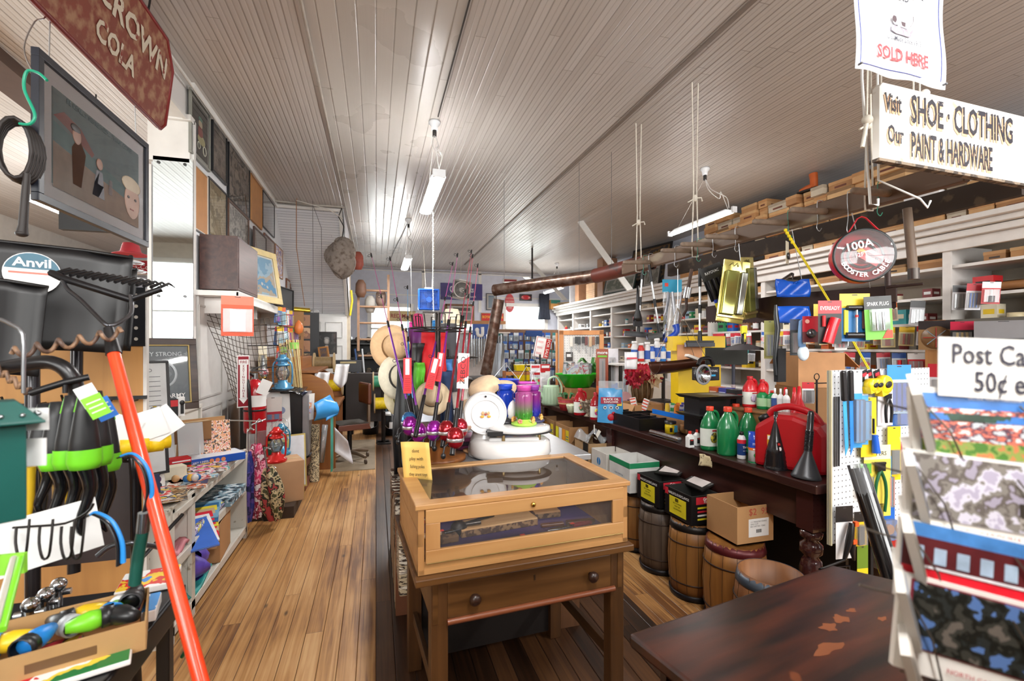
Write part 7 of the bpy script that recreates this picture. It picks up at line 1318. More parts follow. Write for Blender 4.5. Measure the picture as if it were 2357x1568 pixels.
for i,(u,dz)in enumerate(((1470,0),(1600,0),(2000,0))):
 p=bu(u);mb=MB();x,y=p.x,p.y
 for s_ in(-1,1):mb.tube([(x+.03*s_*(i<2)-.0,y,ZC),(x+.014*s_,y,p.z+.5),(x+.03*s_,y,p.z+.03),(x+.028*s_,y,p.z-.07),(x,y,p.z-.07)],.0055,rope,6)
 zz=p.z+.42;mb.ball((x,y,zz),(.022,.02,.03),rope,8,6);mb.tube([(x,y,zz),(x-.07,y,zz-.04)],.006,rope,6);mb.tube([(x,y,zz),(x+.06,y,zz+.01),(x+.07,y,zz-.02)],.006,rope,6)
 one(mb,'rope',['knotted white rope at the far end of the ladder rail','knotted white rope in the middle of the ladder rail','white rope at the near end of the ladder rail beside the signs'][i],'rope')
def hook(u,l=.16,dx=0,c=None):
 p=bu(u);mb=MB();x,y,z=p.x-.026,p.y-.0,p.z
 mb.tube([(x+.05,y,z+.02),(x+.045,y,z+.064),(x+.0,y,z+.066),(x-.006,y,z+.02),(x+.0,y,z-l*.5),(x-.01,y,z-l),(x+.012,y,z-l-.02),(x+.03,y,z-l)],.0022,c or wire,6,sub=4);return mb,V((x+.005,y,z-l-.018))
HN={}
for i,u in enumerate((1487,1500,1560,1612,1648,1700,1822,1890,1960,2030)):
 mb,q=hook(u,.1 if i not in(8,)else.16,c=wire if i%3 else M('3a9a80',.3));HN[u]=q
 one(mb,'wire_hook',f'bent wire hook, {ORD[i]} along the ladder rail from its far end','hook')
def pole(u,v0,v1,d,lab,head='squeegee',tilt=0,hw=.2,a=-10):
 t=D(u,v0,d);L_=(v1-v0)/FX*d;o=thing('squeegee',lab,'squeegee',T=mov(t)@rot(R(a),4,'Z')@rot(tilt,4,'Y'))
 mb=MB();mb.cyl((0,0,0),(0,0,-L_*.25),.013,blk);mb.cyl((0,0,-L_*.25),(0,0,-L_*.9),.0095,M('d8dadc',.2,.9));mb.cyl((0,0,-L_*.5),(0,0,-L_*.62),.013,blk);mb.build('pole',o)
 mb=MB();mb.cyl((0,0,-L_*.86),(0,0,-L_),.014,blk,.018);mb.box((0,0,-L_-.012),(hw,.03,.03),blk);mb.box((0,-.018,-L_-.03),(hw*1.03,.006,.03),M('3a3c42',.4));mb.box((0,.03,-L_-.03),(hw*.96,.03,.035),M('8a8ea6',.6));mb.build('head',o)
pole(1480,603,765,4.6,'silver window squeegee hanging nearest the rope at the rail end',tilt=R(4),hw=.27);pole(1494,610,768,4.4,'silver window squeegee slanting away beside the first one',tilt=R(-9),hw=.24)
pole(1611,618,785,3.7,'silver squeegee with black grip hanging behind the flashlights',hw=.22)
mb=MB();mb.lathe([(0,0),(.012,0),(.016,-.1),(.02,-.22),(.045,-.3),(.05,-.34),(0,-.34)],blk,seg=10,b=.4);mb.box((0,0,-.36),(.085,.03,.06),M('26262a',.7));one(mb,'grill_brush','black brush hanging beside the first silver squeegee','brush',T=mov(D(1468,658,4.5)))
o=thing('bagged_reacher','clear bagged reacher tool with a blue header and blue grip','tool pack',T=mov(D(1547,645,4.0))@rot(R(-12),4,'Z'));mb=MB();mb.box((0,0,-.05),(.17,.004,.11),M('2fa0c8'));mb.box((-.05,-.003,-.04),(.03,.001,.03),M('e04a3a'));mb.build('header_card',o)
mb=MB();mb.grid(lambda a,b:(-.085+.17*a,-.02*sin(a*9+b*3),-.1-.42*b),8,8,clear('eef2f6',.25,.12));mb.build('bag',o);mb=MB();mb.tube([(0,0,-.1),(.02,0,-.3),(.03,0,-.45)],.012,M('c8ccd4',.3,.5),8);mb.tube([(.03,0,-.38),(.035,-.01,-.44),(-.01,-.01,-.48),(-.07,-.01,-.52)],[.03,.034,.03,.016],M('1f50d0',.3),10,sub=3);mb.build('tool',o)
o=thing('flashlight_pack','black carded pack of flashlights with yellow and blue ends, hanging tilted','flashlight pack',T=mov(D(1632,612,3.5))@rot(R(-14),4,'Z')@rot(R(-22),4,'Y'))
mb=MB();mb.box((0,0,-.13),(.17,.004,.26),blk);mb.text('RAYOVAC',.03,TR(0,-.004,-.05)@RX,wht,sx=.8);mb.build('card',o)
for i in range(4):mb=MB();x=-.06+.04*i;z0=-.1;mb.cyl((x,-.025,z0),(x,-.025,z0-.07),.019,blkp);mb.cyl((x,-.025,z0-.07),(x,-.025,z0-.15),.012,blkp);mb.cyl((x,-.025,z0-.15),(x,-.025,z0-.175),.015,M('2848c0'));mb.cyl((x,-.025,z0-.175),(x,-.025,z0-.225),.017,M('f0e020'));mb.build('flashlight',o)
o=thing('metal_bracket','grey jar lidded metal clamp tool hanging behind the third squeegee','tool',T=mov(D(1592,620,3.9))@rot(R(12),4,'Y'));mb=MB();mb.cyl((0,0,0),(0,0,-.16),.014,M('4a3428',.6));mb.cyl((0,0,-.16),(0,0,-.25),.03,M('b8babc',.25,.8));mb.tube([(0,0,-.25),(.02,0,-.34),(.0,0,-.4)],.012,M('3a2a24',.5,.5));mb.build('tool_body',o)
def goldp(u,v,d,tilt,yaw,lab):
 o=thing('gold_pack',lab,'pack',T=mov(D(u,v,d))@rot(yaw,4,'Z')@rot(tilt,4,'Y'));g=M('b8ab62',.12,.7,var=.15,sc=6)
 mb=MB();mb.box((0,0,-.22),(.19,.012,.44),g);mb.box((0,-.012,-.40),(.19,.014,.02),M('e8d088',.15,.8));mb.build('tray',o,bev=.004);mb=MB();mb.box((-.03,-.022,-.235),(.09,.035,.31),M('8a8c4a',.1,.6));mb.box((.055,-.02,-.23),(.045,.03,.3),M('6f7068',.15,.6));mb.build('blister',o,bev=.008)
 mb=MB();mb.tube([(-.05,-.012,-.04),(-.03,-.012,-.02),(-.02,-.012,-.045),(.0,-.012,-.02),(.01,-.012,-.045)],.003,M('5a5428'),5);mb.build('antler_mark',o)
goldp(1697,600,3.3,R(8),R(-16),'shiny gold plastic knife pack hanging tilted at the front');goldp(1719,592,3.35,R(-7),R(24),'second green gold plastic pack hanging at an angle behind the first')
o=thing('metal_scoop','brown metal hanging scale scoop on thin chains','scoop',T=mov(D(1560,835,3.6))@rot(R(-8),4,'Z'));sc_=M('4a2a1c',.35,.5)
mb=MB();mb.grid(lambda a,b:(-.19+.4*a,.10*cos(b*PI),-.09*sin(b*PI)*(1-.25*a)-.0+.03*(a-.3)**2+(.02*a)),20,12,sc_);mb.add([(.21,.10*cos(b*PI/10),-.0675*sin(b*PI/10)+.034)for b in range(11)],[tuple(range(11))],sc_);mb.build('pan',o,solid=.004)
mb=MB();top=V((.0,0,.42))
for x,y in((-.18,.0),(.2,.09),(.2,-.09)):mb.tube([(x,y,.01),top],.0022,M('8a7a68',.4,.7),5)
mb.tube([top,(0,0,.72)],.003,wire,5);mb.build('chain',o);mb=MB();mb.T=TR(.12,0,.04,ry=R(20));mb.box((0,0,0),(.1,.06,.02),M('efe6dc'));mb.build('paper',o)
sa,sb=D(1625,712,3.8),D(2062,668,2.75)
TS=frame_m(sa,sb-sa,z=(0,0,1));SL=(sb-sa).length
o=thing('crosscut_saw','very long dark crosscut saw with teeth hanging level under the ladder rail','saw',T=TS)
mb=MB();top=[(0,.02),(SL*.5,.05),(SL,.03)];bot=[];n=110
for i in range(n+1):x=SL*(1-i/n);zz=-.10-.035*sin(PI*x/SL);bot.append((x,zz-(.010 if i%2 else 0)))
mb.prism(top+bot,-.0015,.0015,M('2e1c18',.45,.6,var=.2),ax='y');mb.build('blade',o)
mb=MB();mb.cyl((SL*.97,0,-.04),(SL*.97,0,.14),.016,M('3a2a26',.5,.4));mb.box((SL*.985,-.01,-.02),(.05,.02,.1),M('3a2a24',.5,.5));mb.cyl((SL*.97,-.02,.02),(SL*1.1,.0,.02),.008,M('3a2a26',.5,.5));mb.build('clamp',o)
hp=TS.inverted()@D(2088,480,2.62);mb=MB();mb.tube([hp,hp+V((.005,0,-.1)),hp+V((.015,0,-.28)),hp+V((.02,0,-.40))],[.022,.019,.021,.024],wood('5c4a3c','8a7864',.6,2),12,sub=3);mb.cyl(hp+V((.02,0,-.34)),hp+V((.02,0,-.4)),.027,M('4a4440',.4,.6));mb.build('wooden_handle',o)
mb=MB()
for u in(1700,1822,1960):q=bu(u);p=V((q.x,q.y,q.z-.05));e=TS.inverted()@p;mb.tube([e,(e.x,0,.03)],.003,wire,5)
mb.build('suspension_wire',o)
for i,(v,hh)in enumerate(((642,.12),(705,.11))):
 mb=MB();mb.grid(lambda a,b:(-.11+.22*a,.01*sin(a*8+b*5),-hh*b+(-.035*math.exp(-((a-.5)*6)**2)if b<.1 and i==0 else 0)),14,6,M('1458c8',.25,var=.1));one(mb,'blue_bag',['shiny blue plastic bag with a hand hole hanging over the saw','lower fold of shiny blue plastic below the saw teeth'][i],'bag',T=mov(D(1825,v,3.1))@rot(R(-18),4,'Z'),solid=.006)
mb=MB();yr=M('f0d818',.5)
for s_ in(0,.012):mb.tube([D(1806,530,2.95)+V((s_,0,0)),D(1850,600,2.95)+V((s_,0,0)),D(1888,662,2.95)+V((s_,0,0)),D(1950,765,2.93)+V((s_,0,0)),D(1998,850,2.9)+V((s_,0,0))],.0035,yr,5)
for k in range(5):mb.ball(D(1808+4*k,530+7*k,2.95),.011,yr,7,5)
one(mb,'yellow_rope','bright yellow rope running down from a rung past the saw','rope')
o=thing('compass_card','small carded compass hanging from a rung by the yellow rope','pack',T=mov(D(1812,556,2.9))@rot(R(30),4,'Z'));mb=MB();mb.box((0,0,-.07),(.06,.003,.14),M('c8c0a8'));mb.build('card',o);mb=MB();mb.lathe([(0,-.002),(.02,-.002),(.022,-.012),(0,-.012)],M('4a4c50',.2,.7),(0,0,-.09),seg=16,ax='y');mb.build('compass',o)
cc=D(1983,590,2.55);o=thing('booster_cable_bag','round red and clear bag of booster cables hanging from the ladder rail','bag',T=mov(cc)@rot(R(-34),4,'Z'));r_=.145;rb=M('c81426',.4,var=.1)
mb=MB();mb.lathe([(0,.05),(r_*.97,.05),(r_,.04),(r_,-.03),(r_*.97,-.035)],rb,seg=36,ax='y');mb.lathe([(r_*.93,-.036),(r_*1.0,-.04),(r_*1.01,-.028)],blk,seg=36,ax='y');mb.build('bag_shell',o)
mb=MB();mb.lathe([(0,-.05),(r_*.7,-.047),(r_*.94,-.036)],clear('f4f6f8',.12,.05),seg=30,ax='y');mb.text('100A',.06,TR(-.03,-.054,.05,ry=R(-12))@RX,wht,bold=.02);mb.text('12FT',.03,TR(-.02,-.054,.0,ry=R(-12))@RX,wht,bold=.02)
for i,ch in enumerate('BOOSTER CABLE'):a=R(205+i*11);mb.text(ch,.034,TR(.108*cos(a),-.053,.108*sin(a),ry=-(a+R(90)))@RX,wht,bold=.03)
mb.build('clear_window',o)
mb=MB()
for k in range(4):mb.tube([((.05+.012*k)*cos(t)*1.1,-.012*(k%2),(.05+.012*k)*sin(t))for t in[i*PI/8 for i in range(16)]],.006,M(['b81420','1a1a1c'][k%2],.4),6,closed=True)
mb.T=TR(.02,-.02,-.02,ry=R(35));mb.box((0,0,0),(.11,.02,.03),M('d81828',.3));mb.box((.0,0,.04),(.1,.02,.02),M('d81828',.3));mb.box((-.05,0,.02),(.04,.02,.03),M('b87840',.3,.8));mb.build('cable_coil',o)
mb=MB();mb.tube([(-.07,0,r_*.8),(-.02,0,r_+.06),(0,0,r_+.07),(.02,0,r_+.06),(.1,0,r_*.75)],.009,rb,6,flat=.4);mb.build('strap',o)
def hp_(u,v,d,w,h,*a,**k):k.setdefault('turn',-20);t=k.pop('turn');tl=k.pop('tilt',0);return packet(mov(D(u,v,d))@rot(R(t),4,'Z')@rot(R(tl),4,'Y'),w,h,*a,**k)
def ever(mb,w,h,s):mb.tube([(.02,-.02,-h*.42),(.005,-.02,-h*.6),(-.02,-.02,-h*.98)],[.026,.024,.027],M('e01c2c',.3,coat=.4),12,sub=2);mb.cyl((-.035,-.01,-h*.35),(-.035,-.01,-h*.6),.009,M('c82028'))
hp_(1910,692,2.6,.12,.24,'c8202a','1a1818',ever,'black and red carded flashlight pack lettered in white, under the saw','flashlight_pack',txt='EVEREADY',turn=-24)
def tool1(mb,w,h,s):mb.cyl((-.05,-.02,-h*.3),(.05,-.02,-h*.3),.014,blkp);mb.cyl((0,-.02,-h*.3),(0,-.02,-h*.85),.006,steel);mb.cyl((-.055,-.02,-h*.87),(.055,-.02,-h*.87),.016,blkp);mb.box((.05,-.012,-h*.55),(.03,.01,.1),M('8a5a50'));mb.cyl((0,-.02,-h*.45),(0,-.02,-h*.5),.008,M('d82a20'));mb.box((-.05,-.008,-h*.6),(.02,.01,.14),M('e8d820'))
hp_(1967,676,2.65,.16,.27,'e8c820','2f78b8',tool1,'yellow and blue tyre repair tool card hanging under the saw','tool_card',turn=-22)
def spw(mb,w,h,s):
 for x in(-.02,.012):mb.cyl((x,-.014,-h*.36),(x,-.014,-h*.78),.011,M('d0d4d8',.1,1))
 mb.box((0,-.012,-h*.55),(.09,.02,h*.5),clear());mb.prism([(w*.1,-h*.98),(w*.48,-h*.98),(w*.48,-h*.8),(w*.3,-h*.76)],-.003,-.0015,M('d8482a'),ax='y')
hp_(2019,682,2.6,.14,.24,'262a2a','6fbe3a',spw,'green and black carded wrench pack with white slanted lettering','wrench_pack',txt='SPARK PLUG',turn=-24,tilt=-3)
def co(mb,w,h,s):mb.lathe([(0,-.002),(.024,-.002),(.026,-.012),(0,-.013)],M('6a6a6c',.25,.8),(0,0,-h*.66),seg=20,ax='y');mb.cyl((-.02,0,-h*.2),(-.02,-.004,-h*.2),.012,M('e8b0a0'))
hp_(1866,728,2.7,.09,.15,'b81828','5a1a1e',co,'dark red gauge card hanging under the saw','gauge_card',split=.6,turn=-22)
hp_(1893,700,2.75,.1,.2,'e8c820','e8d028',ware('2a2a2a',1,'bar',tw=.3),'yellow card hanging behind the flashlight pack','tool_card')
hp_(1935,735,2.75,.07,.18,'2a78b8','e8e4e0',ware('c82838',2,'rod'),'blue card with red tubes lower behind the yellow card','tube_card')
mb=MB();mb.tube([(0,0,0),(.0,0,-.06),(.012,0,-.14),(0,0,-.25),(-.01,0,-.32),(0,0,-.42)],[.008,.014,.016,.014,.01,.012],M('202326',.25),10);mb.box((.03,0,-.36),(.06,.03,.2),M('101012',.8));one(mb,'snow_brush','black ice scraper with a bristle brush hanging under the saw','brush',T=mov(D(1786,702,2.8)))
mb=MB();mb.lathe([(0,0),(.02,-.01),(.028,-.1),(.024,-.16),(0,-.17)],M('7fa8d8',.4),seg=12,b=.6);mb.ball((.01,0,-.2),(.035,.025,.045),M('d8e6f0',.8,var=.2));mb.box((0,-.018,-.1),(.02,.002,.09),wht);one(mb,'blue_duster','pale blue packaged duster hanging beside the dark red card','duster',T=mov(D(1846,735,2.75)))
hp_(1830,735,2.85,.06,.22,'3a4a6a','20262e',ware('6a3a3a',1,'bar'),'narrow dark navy card left of the blue duster','tool_card')
hp_(1712+60,738,2.95,.07,.24,'8a8a3a','a09a50',ware('3a3a4a',2,'rod'),'olive card of twin rods hanging at the saw middle','rod_card')
o=thing('window_squeegee','yellow and black hand squeegee hanging head down','squeegee',T=mov(D(1712,752,3.0))@rot(R(-14),4,'Z'));mb=MB();mb.box((0,0,-.02),(.035,.02,.05),M('e8d820'));mb.lathe([(0,-.04),(.014,-.04),(.017,-.09),(.01,-.13)],blk);mb.box((0,-.014,-.07),(.012,.004,.05),M('e8d820'));mb.build('grip',o);mb=MB();mb.prism([(-.13,-.15),(.13,-.15),(.12,-.135),(.02,-.11),(-.02,-.11),(-.12,-.135)],-.012,.012,M('2a2022'),ax='y');mb.build('blade',o)
pm=stains('6a4a3a','9a8a80',14,.6,.28,'584038',.2);pm.node_tree.nodes['Principled BSDF'].inputs['Metallic'].default_value=.75
def pipe(a,b,r,lab,m,hang=()):
 o=thing('stove_pipe',lab,'stove pipe',loc=a);q=b-a;d=q.normalized();mb=MB();mb.cyl((0,0,0),q,r,m,seg=24,cap=False);mb.cyl(d*.01,q-d*.01,r*.95,M('1a1614',.8),seg=20,cap=False)
 for t in(.0,.35,.7,1):mb.cyl(q*t-d*.006,q*t+d*.006,r*1.03,m,seg=24,cap=False)
 mb.build('pipe',o);
 for t in hang:mb=MB();p=q*t;mb.tube([p+V((0,0,r)),(p.x,p.y,ZC-a.z)],.0025,M('5a5a5c'),4);mb.build('hanging_wire',o)
pipe(D(1140,668,6.3),D(1372,635,5.5),.077,'long brown metal stove pipe hanging level, its open end facing the fans',pm,(.1,.85))
pipe(D(1372,635,5.5),D(1500,602,4.9),.085,'red brown painted stove pipe length joining the long pipe behind the rail',stains('6a342a','4a3430',10,.6,.4),(.3,))
pipe(D(1118,862,7.0),D(1148,690,6.9),.083,'bronze stove pipe rising at a slant from the iron stove',pm)
o=thing('iron_stove','dark cast iron stove with a flat top behind the scale dial','stove',loc=D(1118,866,7.0));mb=MB();mb.box((0,0,-.03),(.55,.5,.05),M('4a4644',.4,.7));mb.box((0,0,-.3),(.42,.4,.5),M('5a504c',.5,.6),top=1.1);mb.box((0,0,-.55),(.4,.4,.1),M('2a2624',.5,.6));mb.build('stove_body',o,bev=.02)
z_=o.location.z
for x,y in((-.15,-.15),(.15,-.15),(-.15,.15),(.15,.15)):mb=MB();mb.box((x,y,-.6-(z_-.6)/2),(.05,.05,z_-.6),M('2a2624',.5,.6));mb.build('leg',o)
for i,(a,b,l)in enumerate(((D(1336,560,8.2),D(1450,668,7.6),'white diagonal board running from the ceiling to the shelf cornice'),(D(1222,612,12.2),D(1300,690,11.2),'farther white diagonal board near the ceiling fan'))):
 a.z=3.68;mb=MB();mb.T=frame_m(a,b-a,z=(1,0,0));mb.box(((b-a).length/2,0,0),((b-a).length,.02,.12),trimw);one(mb,'ceiling_brace',l,'brace')
fc=D(1225,650,10.5);o=thing('ceiling_fan','small black and brass ceiling fan beyond the stove pipe','ceiling fan',loc=(fc.x,fc.y,2.95));mb=MB();mb.lathe([(0,.06),(.12,.05),(.17,0),(.12,-.05),(0,-.07)],M('3a2a20',.3,.5),seg=20);mb.cyl((0,0,.05),(0,0,.75),.02,dwire);mb.build('motor',o)
for i in range(4):mb=MB();mb.T=TR(rz=i*PI/2+R(60));mb.box((.42,0,.0),(.5,.13,.01),trimw);mb.build('blade',o)
# right wall shelving, 9 bays
XS=5.35;DV=[13.38,12.25,11.12,9.99,8.86,7.73,6.6,5.47,4.34,3.21,2.08]
sw=M('e2deda',.4,var=.05);swi=M('b7aa98',.6,var=.06)
o=thing('wall_shelving','long white built-in shelving with a deep cornice along the right wall','shelving')
mb=MB();L_=DV[0]-DV[-1]+.0;yc=(DV[0]+DV[-1])/2
for x,z,w_,h_ in((XS-.02,2.47,.05,.1),(XS-.06,2.55,.1,.06),(XS-.09,2.61,.16,.05),(XS-.13,2.66,.22,.05)):mb.box((x,yc,z),(w_,L_+.2,h_),sw)
mb.box((5.66,yc,2.665),(.66,L_+.2,.03),sw);mb.build('cornice',o,bev=.006)
mb=MB();mb.box((5.97,yc,1.35),(.02,L_,2.6),swi);mb.build('back_panel',o)
for y in DV:
 if y in(4.34,):continue
 mb=MB();mb.box((5.66,y,1.25),(.62,.03,2.45),sw);mb.box((XS-.005,y,1.25),(.02,.07,2.4),sw);mb.build('divider',o)
ZS=[2.27,1.98,1.72,1.45,1.16,.86]
for z in ZS:mb=MB();mb.box((5.67,yc,z),(.6,L_,.028),sw);mb.build('shelf_board',o)
mb=MB();mb.box((5.6,yc,.42),(.7,L_,.84),sw);
for y in DV[:-1]:mb.box((5.24,y-.56,.42),(.01,.9,.7),creamw)
mb.build('base_cupboards',o)
random.seed(21)
CN={'tan':'c2946a','brown':'8a5f3e','orange':'e07030','red':'c8282e','blue':'2f62b8','white':'eeeeec','green':'2f8a54','grey':'8e8e90','yellow':'efc828','teal':'3a9aa0','cream':'e6dcc2','black':'222224','maroon':'7a2a2a','pale blue':'a8c8e0'}
CK=list(CN)
KD=['box']*4+['can','bottle','carton']
def ware_at(x,y,z,kind,cn,lab,w,d,h,grp=None,rz=0):
 m=M(CN[cn],.45,var=.08);a=CN[random.choice(['white','cream','black','red','yellow'])];mb=MB()
 if kind in('box','carton'):
  mb.box((0,0,h/2),(d,w,h),m);mb.box((-d/2-.001,0,h*.55),(.001,w*.7,h*.3),M(a,.5));mb.box((0,-w/2-.001,h*.55),(d*.6,.001,h*.25),M(a,.5))
 elif kind=='can':mb.lathe([(0,0),(w/2,0),(w/2,h),(w/2-.004,h),(w/2-.006,h-.004),(0,h-.004)],m,seg=14);mb.lathe([(w/2+.001,h*.2),(w/2+.001,h*.75)],M(a,.5),seg=14)
 else:mb.lathe([(0,0),(w/2,0),(w/2,h*.6),(w*.18,h*.78),(w*.18,h*.95),(0,h*.95)],m,seg=12);mb.lathe([(w*.2,h*.82),(w*.2,h),(0,h)],M(a,.5),seg=10)
 return one(mb,{'box':'small_box','carton':'carton','can':'tin_can','bottle':'bottle'}[kind],lab,'box' if kind in('box','carton')else kind,loc=(x,y,z),rz=rz)
SN=['second','third','fourth','fifth','lowest'];BN=['first','second','third','fourth','fifth','sixth','seventh','eighth','ninth','nearest']
sb_c=[('c89c6c','b88858'),('b9895a','c8a070'),('d0a878','8a6a48'),('a87a50','c09264'),('c4b8a4','a89a86')]
for b in range(10):
 y1,y0=DV[b]-.05,DV[b+1]+.05
 if b>=4:
  n=5;y=y0;k=0
  while y<y1-.16 and k<7:
   w=random.choice([.14,.17,.3,.32]);
   if y+w>y1:break
   c=random.choice(sb_c);nst=2 if b>=7 and w<.2 else 1
   for q in range(nst):shoebox(mov((5.55+uni(-.03,.04),y+w/2,2.285+.108*q if 0 else 2.285+.09*q)),.3,w-.012,.085,M(c[0],.75),M(c[1],.75),f'{"upper" if q else "lower"} tan shoe box on the top shelf, {BN[b]} bay from the back, {ORD[k]} along',logo='4a3a30' if k%2 else None)if 2.285+.09*q+.085<2.45 else 0
   y+=w+uni(0,.05);k+=1
 for r in range(4):
  n=random.choice([3,4,5])if b<8 else 3
  if b<4:n=random.choice([2,3,4])
  for k in range(n):
   kind=random.choice(KD);cn=random.choice(CK if b>2 else['brown','white','tan','red','cream','blue','grey'])
   w=uni(.07,.16);h=uni(.07,.17)if r<2 else uni(.06,.15);d=uni(.1,.2)
   if kind in('can','bottle'):w=uni(.06,.1)
   y=y1-.1-(y1-y0-.2)*(k+.5)/n+uni(-.06,.06)
   ware_at(5.5+uni(-.04,.05),y,ZS[r+1]+.014,kind,cn,f'{cn} {kind} on the {SN[r]} shelf, {BN[b]} bay from the back wall, {ORD[k]} along',w,d,h)
def sbx(y,z,w,h,c,lab,x=5.42,d=.3,logo=None,a=0):shoebox(mov((x,y,z))@rot(a,4,'Z'),d,w,h,M(c[0],.75),M(c[1],.75),lab,logo=logo)
y=2.2;k=0
while y<6.4:
 w=random.choice([.16,.18,.3,.33]);rows=random.choice([7,8,8])if y>5 else 7 if y>3.5 else 4
 for q in range(rows):
  c=random.choice(sb_c+([('2a4a9a','e8e8ea')]if k%4==0 else[])+([('9a2a2a','8a3a30')]if k%5==2 else[]));
  sbx(y+w/2,2.682+.112*q,w-.01,.108,c,f'shoe box in the {ORD[q]} layer of {ORD[k]} stack from the near end, on the cornice',logo='6a3a2a' if(q+k)%2 else None,a=uni(-.06,.06),x=5.40+uni(-.05,.05))
 y+=w+uni(.0,.03);k+=1
o=thing('boot','orange brown leather ankle boot standing on the shoe boxes','boot',T=mov((5.3,4.62,3.485))@rot(R(95),4,'Z'));lm=M('b8561e',.45,var=.12)
mb=MB();mb.tube([(0,0,.02),(0,0,.12),(.01,0,.19)],[.045,.045,.05],lm,12);mb.tube([(-.02,0,.04),(.08,0,.035),(.18,0,.022)],[.045,.042,.03],lm,12,flat=.8);mb.build('leather_upper',o);mb=MB();mb.box((.07,0,.0),(.27,.085,.018),blk);mb.box((-.03,0,-.008),(.07,.08,.02),blk);mb.build('sole',o)
for i,(y,z,c)in enumerate(((3.75,3.49,'17171a'),(4.9,2.37,'241a18'),(3.75,2.37,'3a2420'))):
 o=thing('shoe',['black shiny high heeled shoe on the boxes below the hanging sign','dark shoe lying on the top shelf behind the booster bag','brown flat shoe on the top shelf under the wooden saw handle'][i],'shoe',loc=(5.2,y,z),rz=R(80));lm=M(c,.15,coat=.5)
 mb=MB();mb.tube([(-.06,0,.07),(.02,0,.045),(.1,0,.02),(.14,0,.012)],[.03,.03,.032,.014],lm,10,flat=.6);mb.build('shoe_upper',o);mb=MB();mb.tube([(-.08,0,.07),(-.075,0,0)],[.014,.008],lm,8);mb.build('heel',o)
framed(mov((5.12,5.75,2.72))@rot(R(-80),4,'Z')@rot(R(-10),4,'X'),.9,.34,'1c1a1a',M('d8c0a8',.5),'wide black frame leaning on the cornice beneath the shoe boxes',fw=.06,mw=.0)
framed(mov((5.5,8.8,2.69))@rot(R(-78),4,'Z')@rot(R(-12),4,'X'),1.15,.98,'18181a',blotch(['4a3626','8a6236','2a2420','a8803c','33302e'],3,.3,seed=5),'large dark framed painting leaning against the right wall under the tube light',fw=.05,mw=0,inner='7a5a34')
framed(mov((5.45,7.75,2.69))@rot(R(-80),4,'Z')@rot(R(-8),4,'X'),.5,.62,'b9bcc6',M('c4c6d0',.6),'plain grey board leaning near the large dark painting',fw=.01,mw=0,glass=False,cat='board',name='poster_board')
framed(mov((5.15,9.35,2.69))@rot(R(-82),4,'Z')@rot(R(-14),4,'X'),1.1,.40,'24352f',blotch(['b8bcae','8a9484','c8c8ba'],5,.3),'green framed landscape print lying on the cornice by the squeegees',fw=.03,mw=.05)
framed(mov((5.3,8.3,2.69))@rot(R(-80),4,'Z')@rot(R(-10),4,'X'),.5,.45,'141414',blotch(['b8b4a8','8c887c'],5,.3),'small black frame beside the green framed print',fw=.04,mw=.03)
for i,(y,w,h,c,l)in enumerate(((10.6,.3,1.0,'8a6248','tall brown carton standing on the cornice'),(11.15,.5,.45,'c8a078','tan carton beside the tall brown carton'),(12.0,.25,.6,'a87a58','narrow brown carton toward the back on the cornice'),(12.5,.05,.6,'d8d8dc','thin white board leaning on the cornice near the back'),(10.2,.06,.75,'d0b890','pale wooden slats leaning on the cornice'),(7.2,.4,.32,'c08a56','tan carton over the bagged reacher'),(6.85,.3,.2,'b07c4c','low tan carton by the wide black frame'))):
 mb=MB();mb.box((0,0,h/2),(.4,w,h),M(c,.7,var=.1));
 if i==1:
  for k in range(5):mb.box((-.201,0,.06+.05*k),(.002,w,.012),M('a87c52'))
 one(mb,'slat_stack' if i==4 else 'cornice_carton',l,'box' if i!=4 else 'wood',loc=(5.55,y,2.682),bev=.004)
mb=MB()
for k in range(6):mb.box((.02*k,.1*(k%3),.02*k+.01),(.35,.9,.016),M(['8a7458','6a5a48','a08a68'][k%3],.8),R=rot(.1*k,3,'Z'))
one(mb,'board_pile','pile of old thin boards on the cornice end by the back wall','boards',loc=(5.5,12.7,2.69))
for i in range(3):mb=MB();mb.cyl((0,-.55,0),(0,.45,0),.045 if i<2 else.035,M(['6a4a2a','8a5a2c','96663a'][i],.6,var=.15),seg=16);one(mb,'paper_roll',['brown paper roll at the back of the pile on the near shelf','thick brown paper roll in front on the near shelf','thin tan paper roll at the shelf edge'][i],'roll',loc=(5.62-.1*i,2.68,2.045+.02*(i==0)))
HC=[('e8702a','f0e0c8','f08a3a'),('c8283a','e8e8ee','3a6ab8'),('f0c828','f4e8b0','c83a2a'),('2f9aa0','e8f0f0','c8d0d4'),('e8e8ea','c8282e','8a8a90'),('1c1c1e','c8c8cc','a8aaad'),('2a5ab0','d8e4f0','d83038'),('5aa02c','e8f0d8','d8d8d8')]
HN2=['orange','red','yellow','teal','white','black','blue','green'];KW=['bar','rod','tool','disc'];cnt=0
def rail(y0,y1,z,n,lab,s=1,X=5.30,only=None):
 global cnt
 for k in range(n):
  i=(only[k%len(only)]if only else random.randrange(8));a,b_,c=HC[i];w=uni(.07,.12)*s;h=uni(.15,.2)*s
  packet(mov((X-uni(0,.06),y0+(y1-y0)*(k+.5)/n,z))@rot(R(-52)+uni(-.3,.3),4,'Z')@rot(uni(-.08,.08),4,'Y'),w,h,a,b_,ware(c,1+cnt%3,KW[cnt%4],.6 if cnt%2 else 0),f'{HN2[i]} topped hanging pack, {ORD[k]} on the {lab}',parts=s>1,split=.28);cnt+=1
rail(6.4,5.6,1.70,7,'red and white tool rail behind the yellow squeegee',1,only=[1,1,4,1,1,4,4]);rail(6.6,5.5,1.44,7,'rail below it, above the brown cartons',1,only=[3,4,1,7,4,3,5])
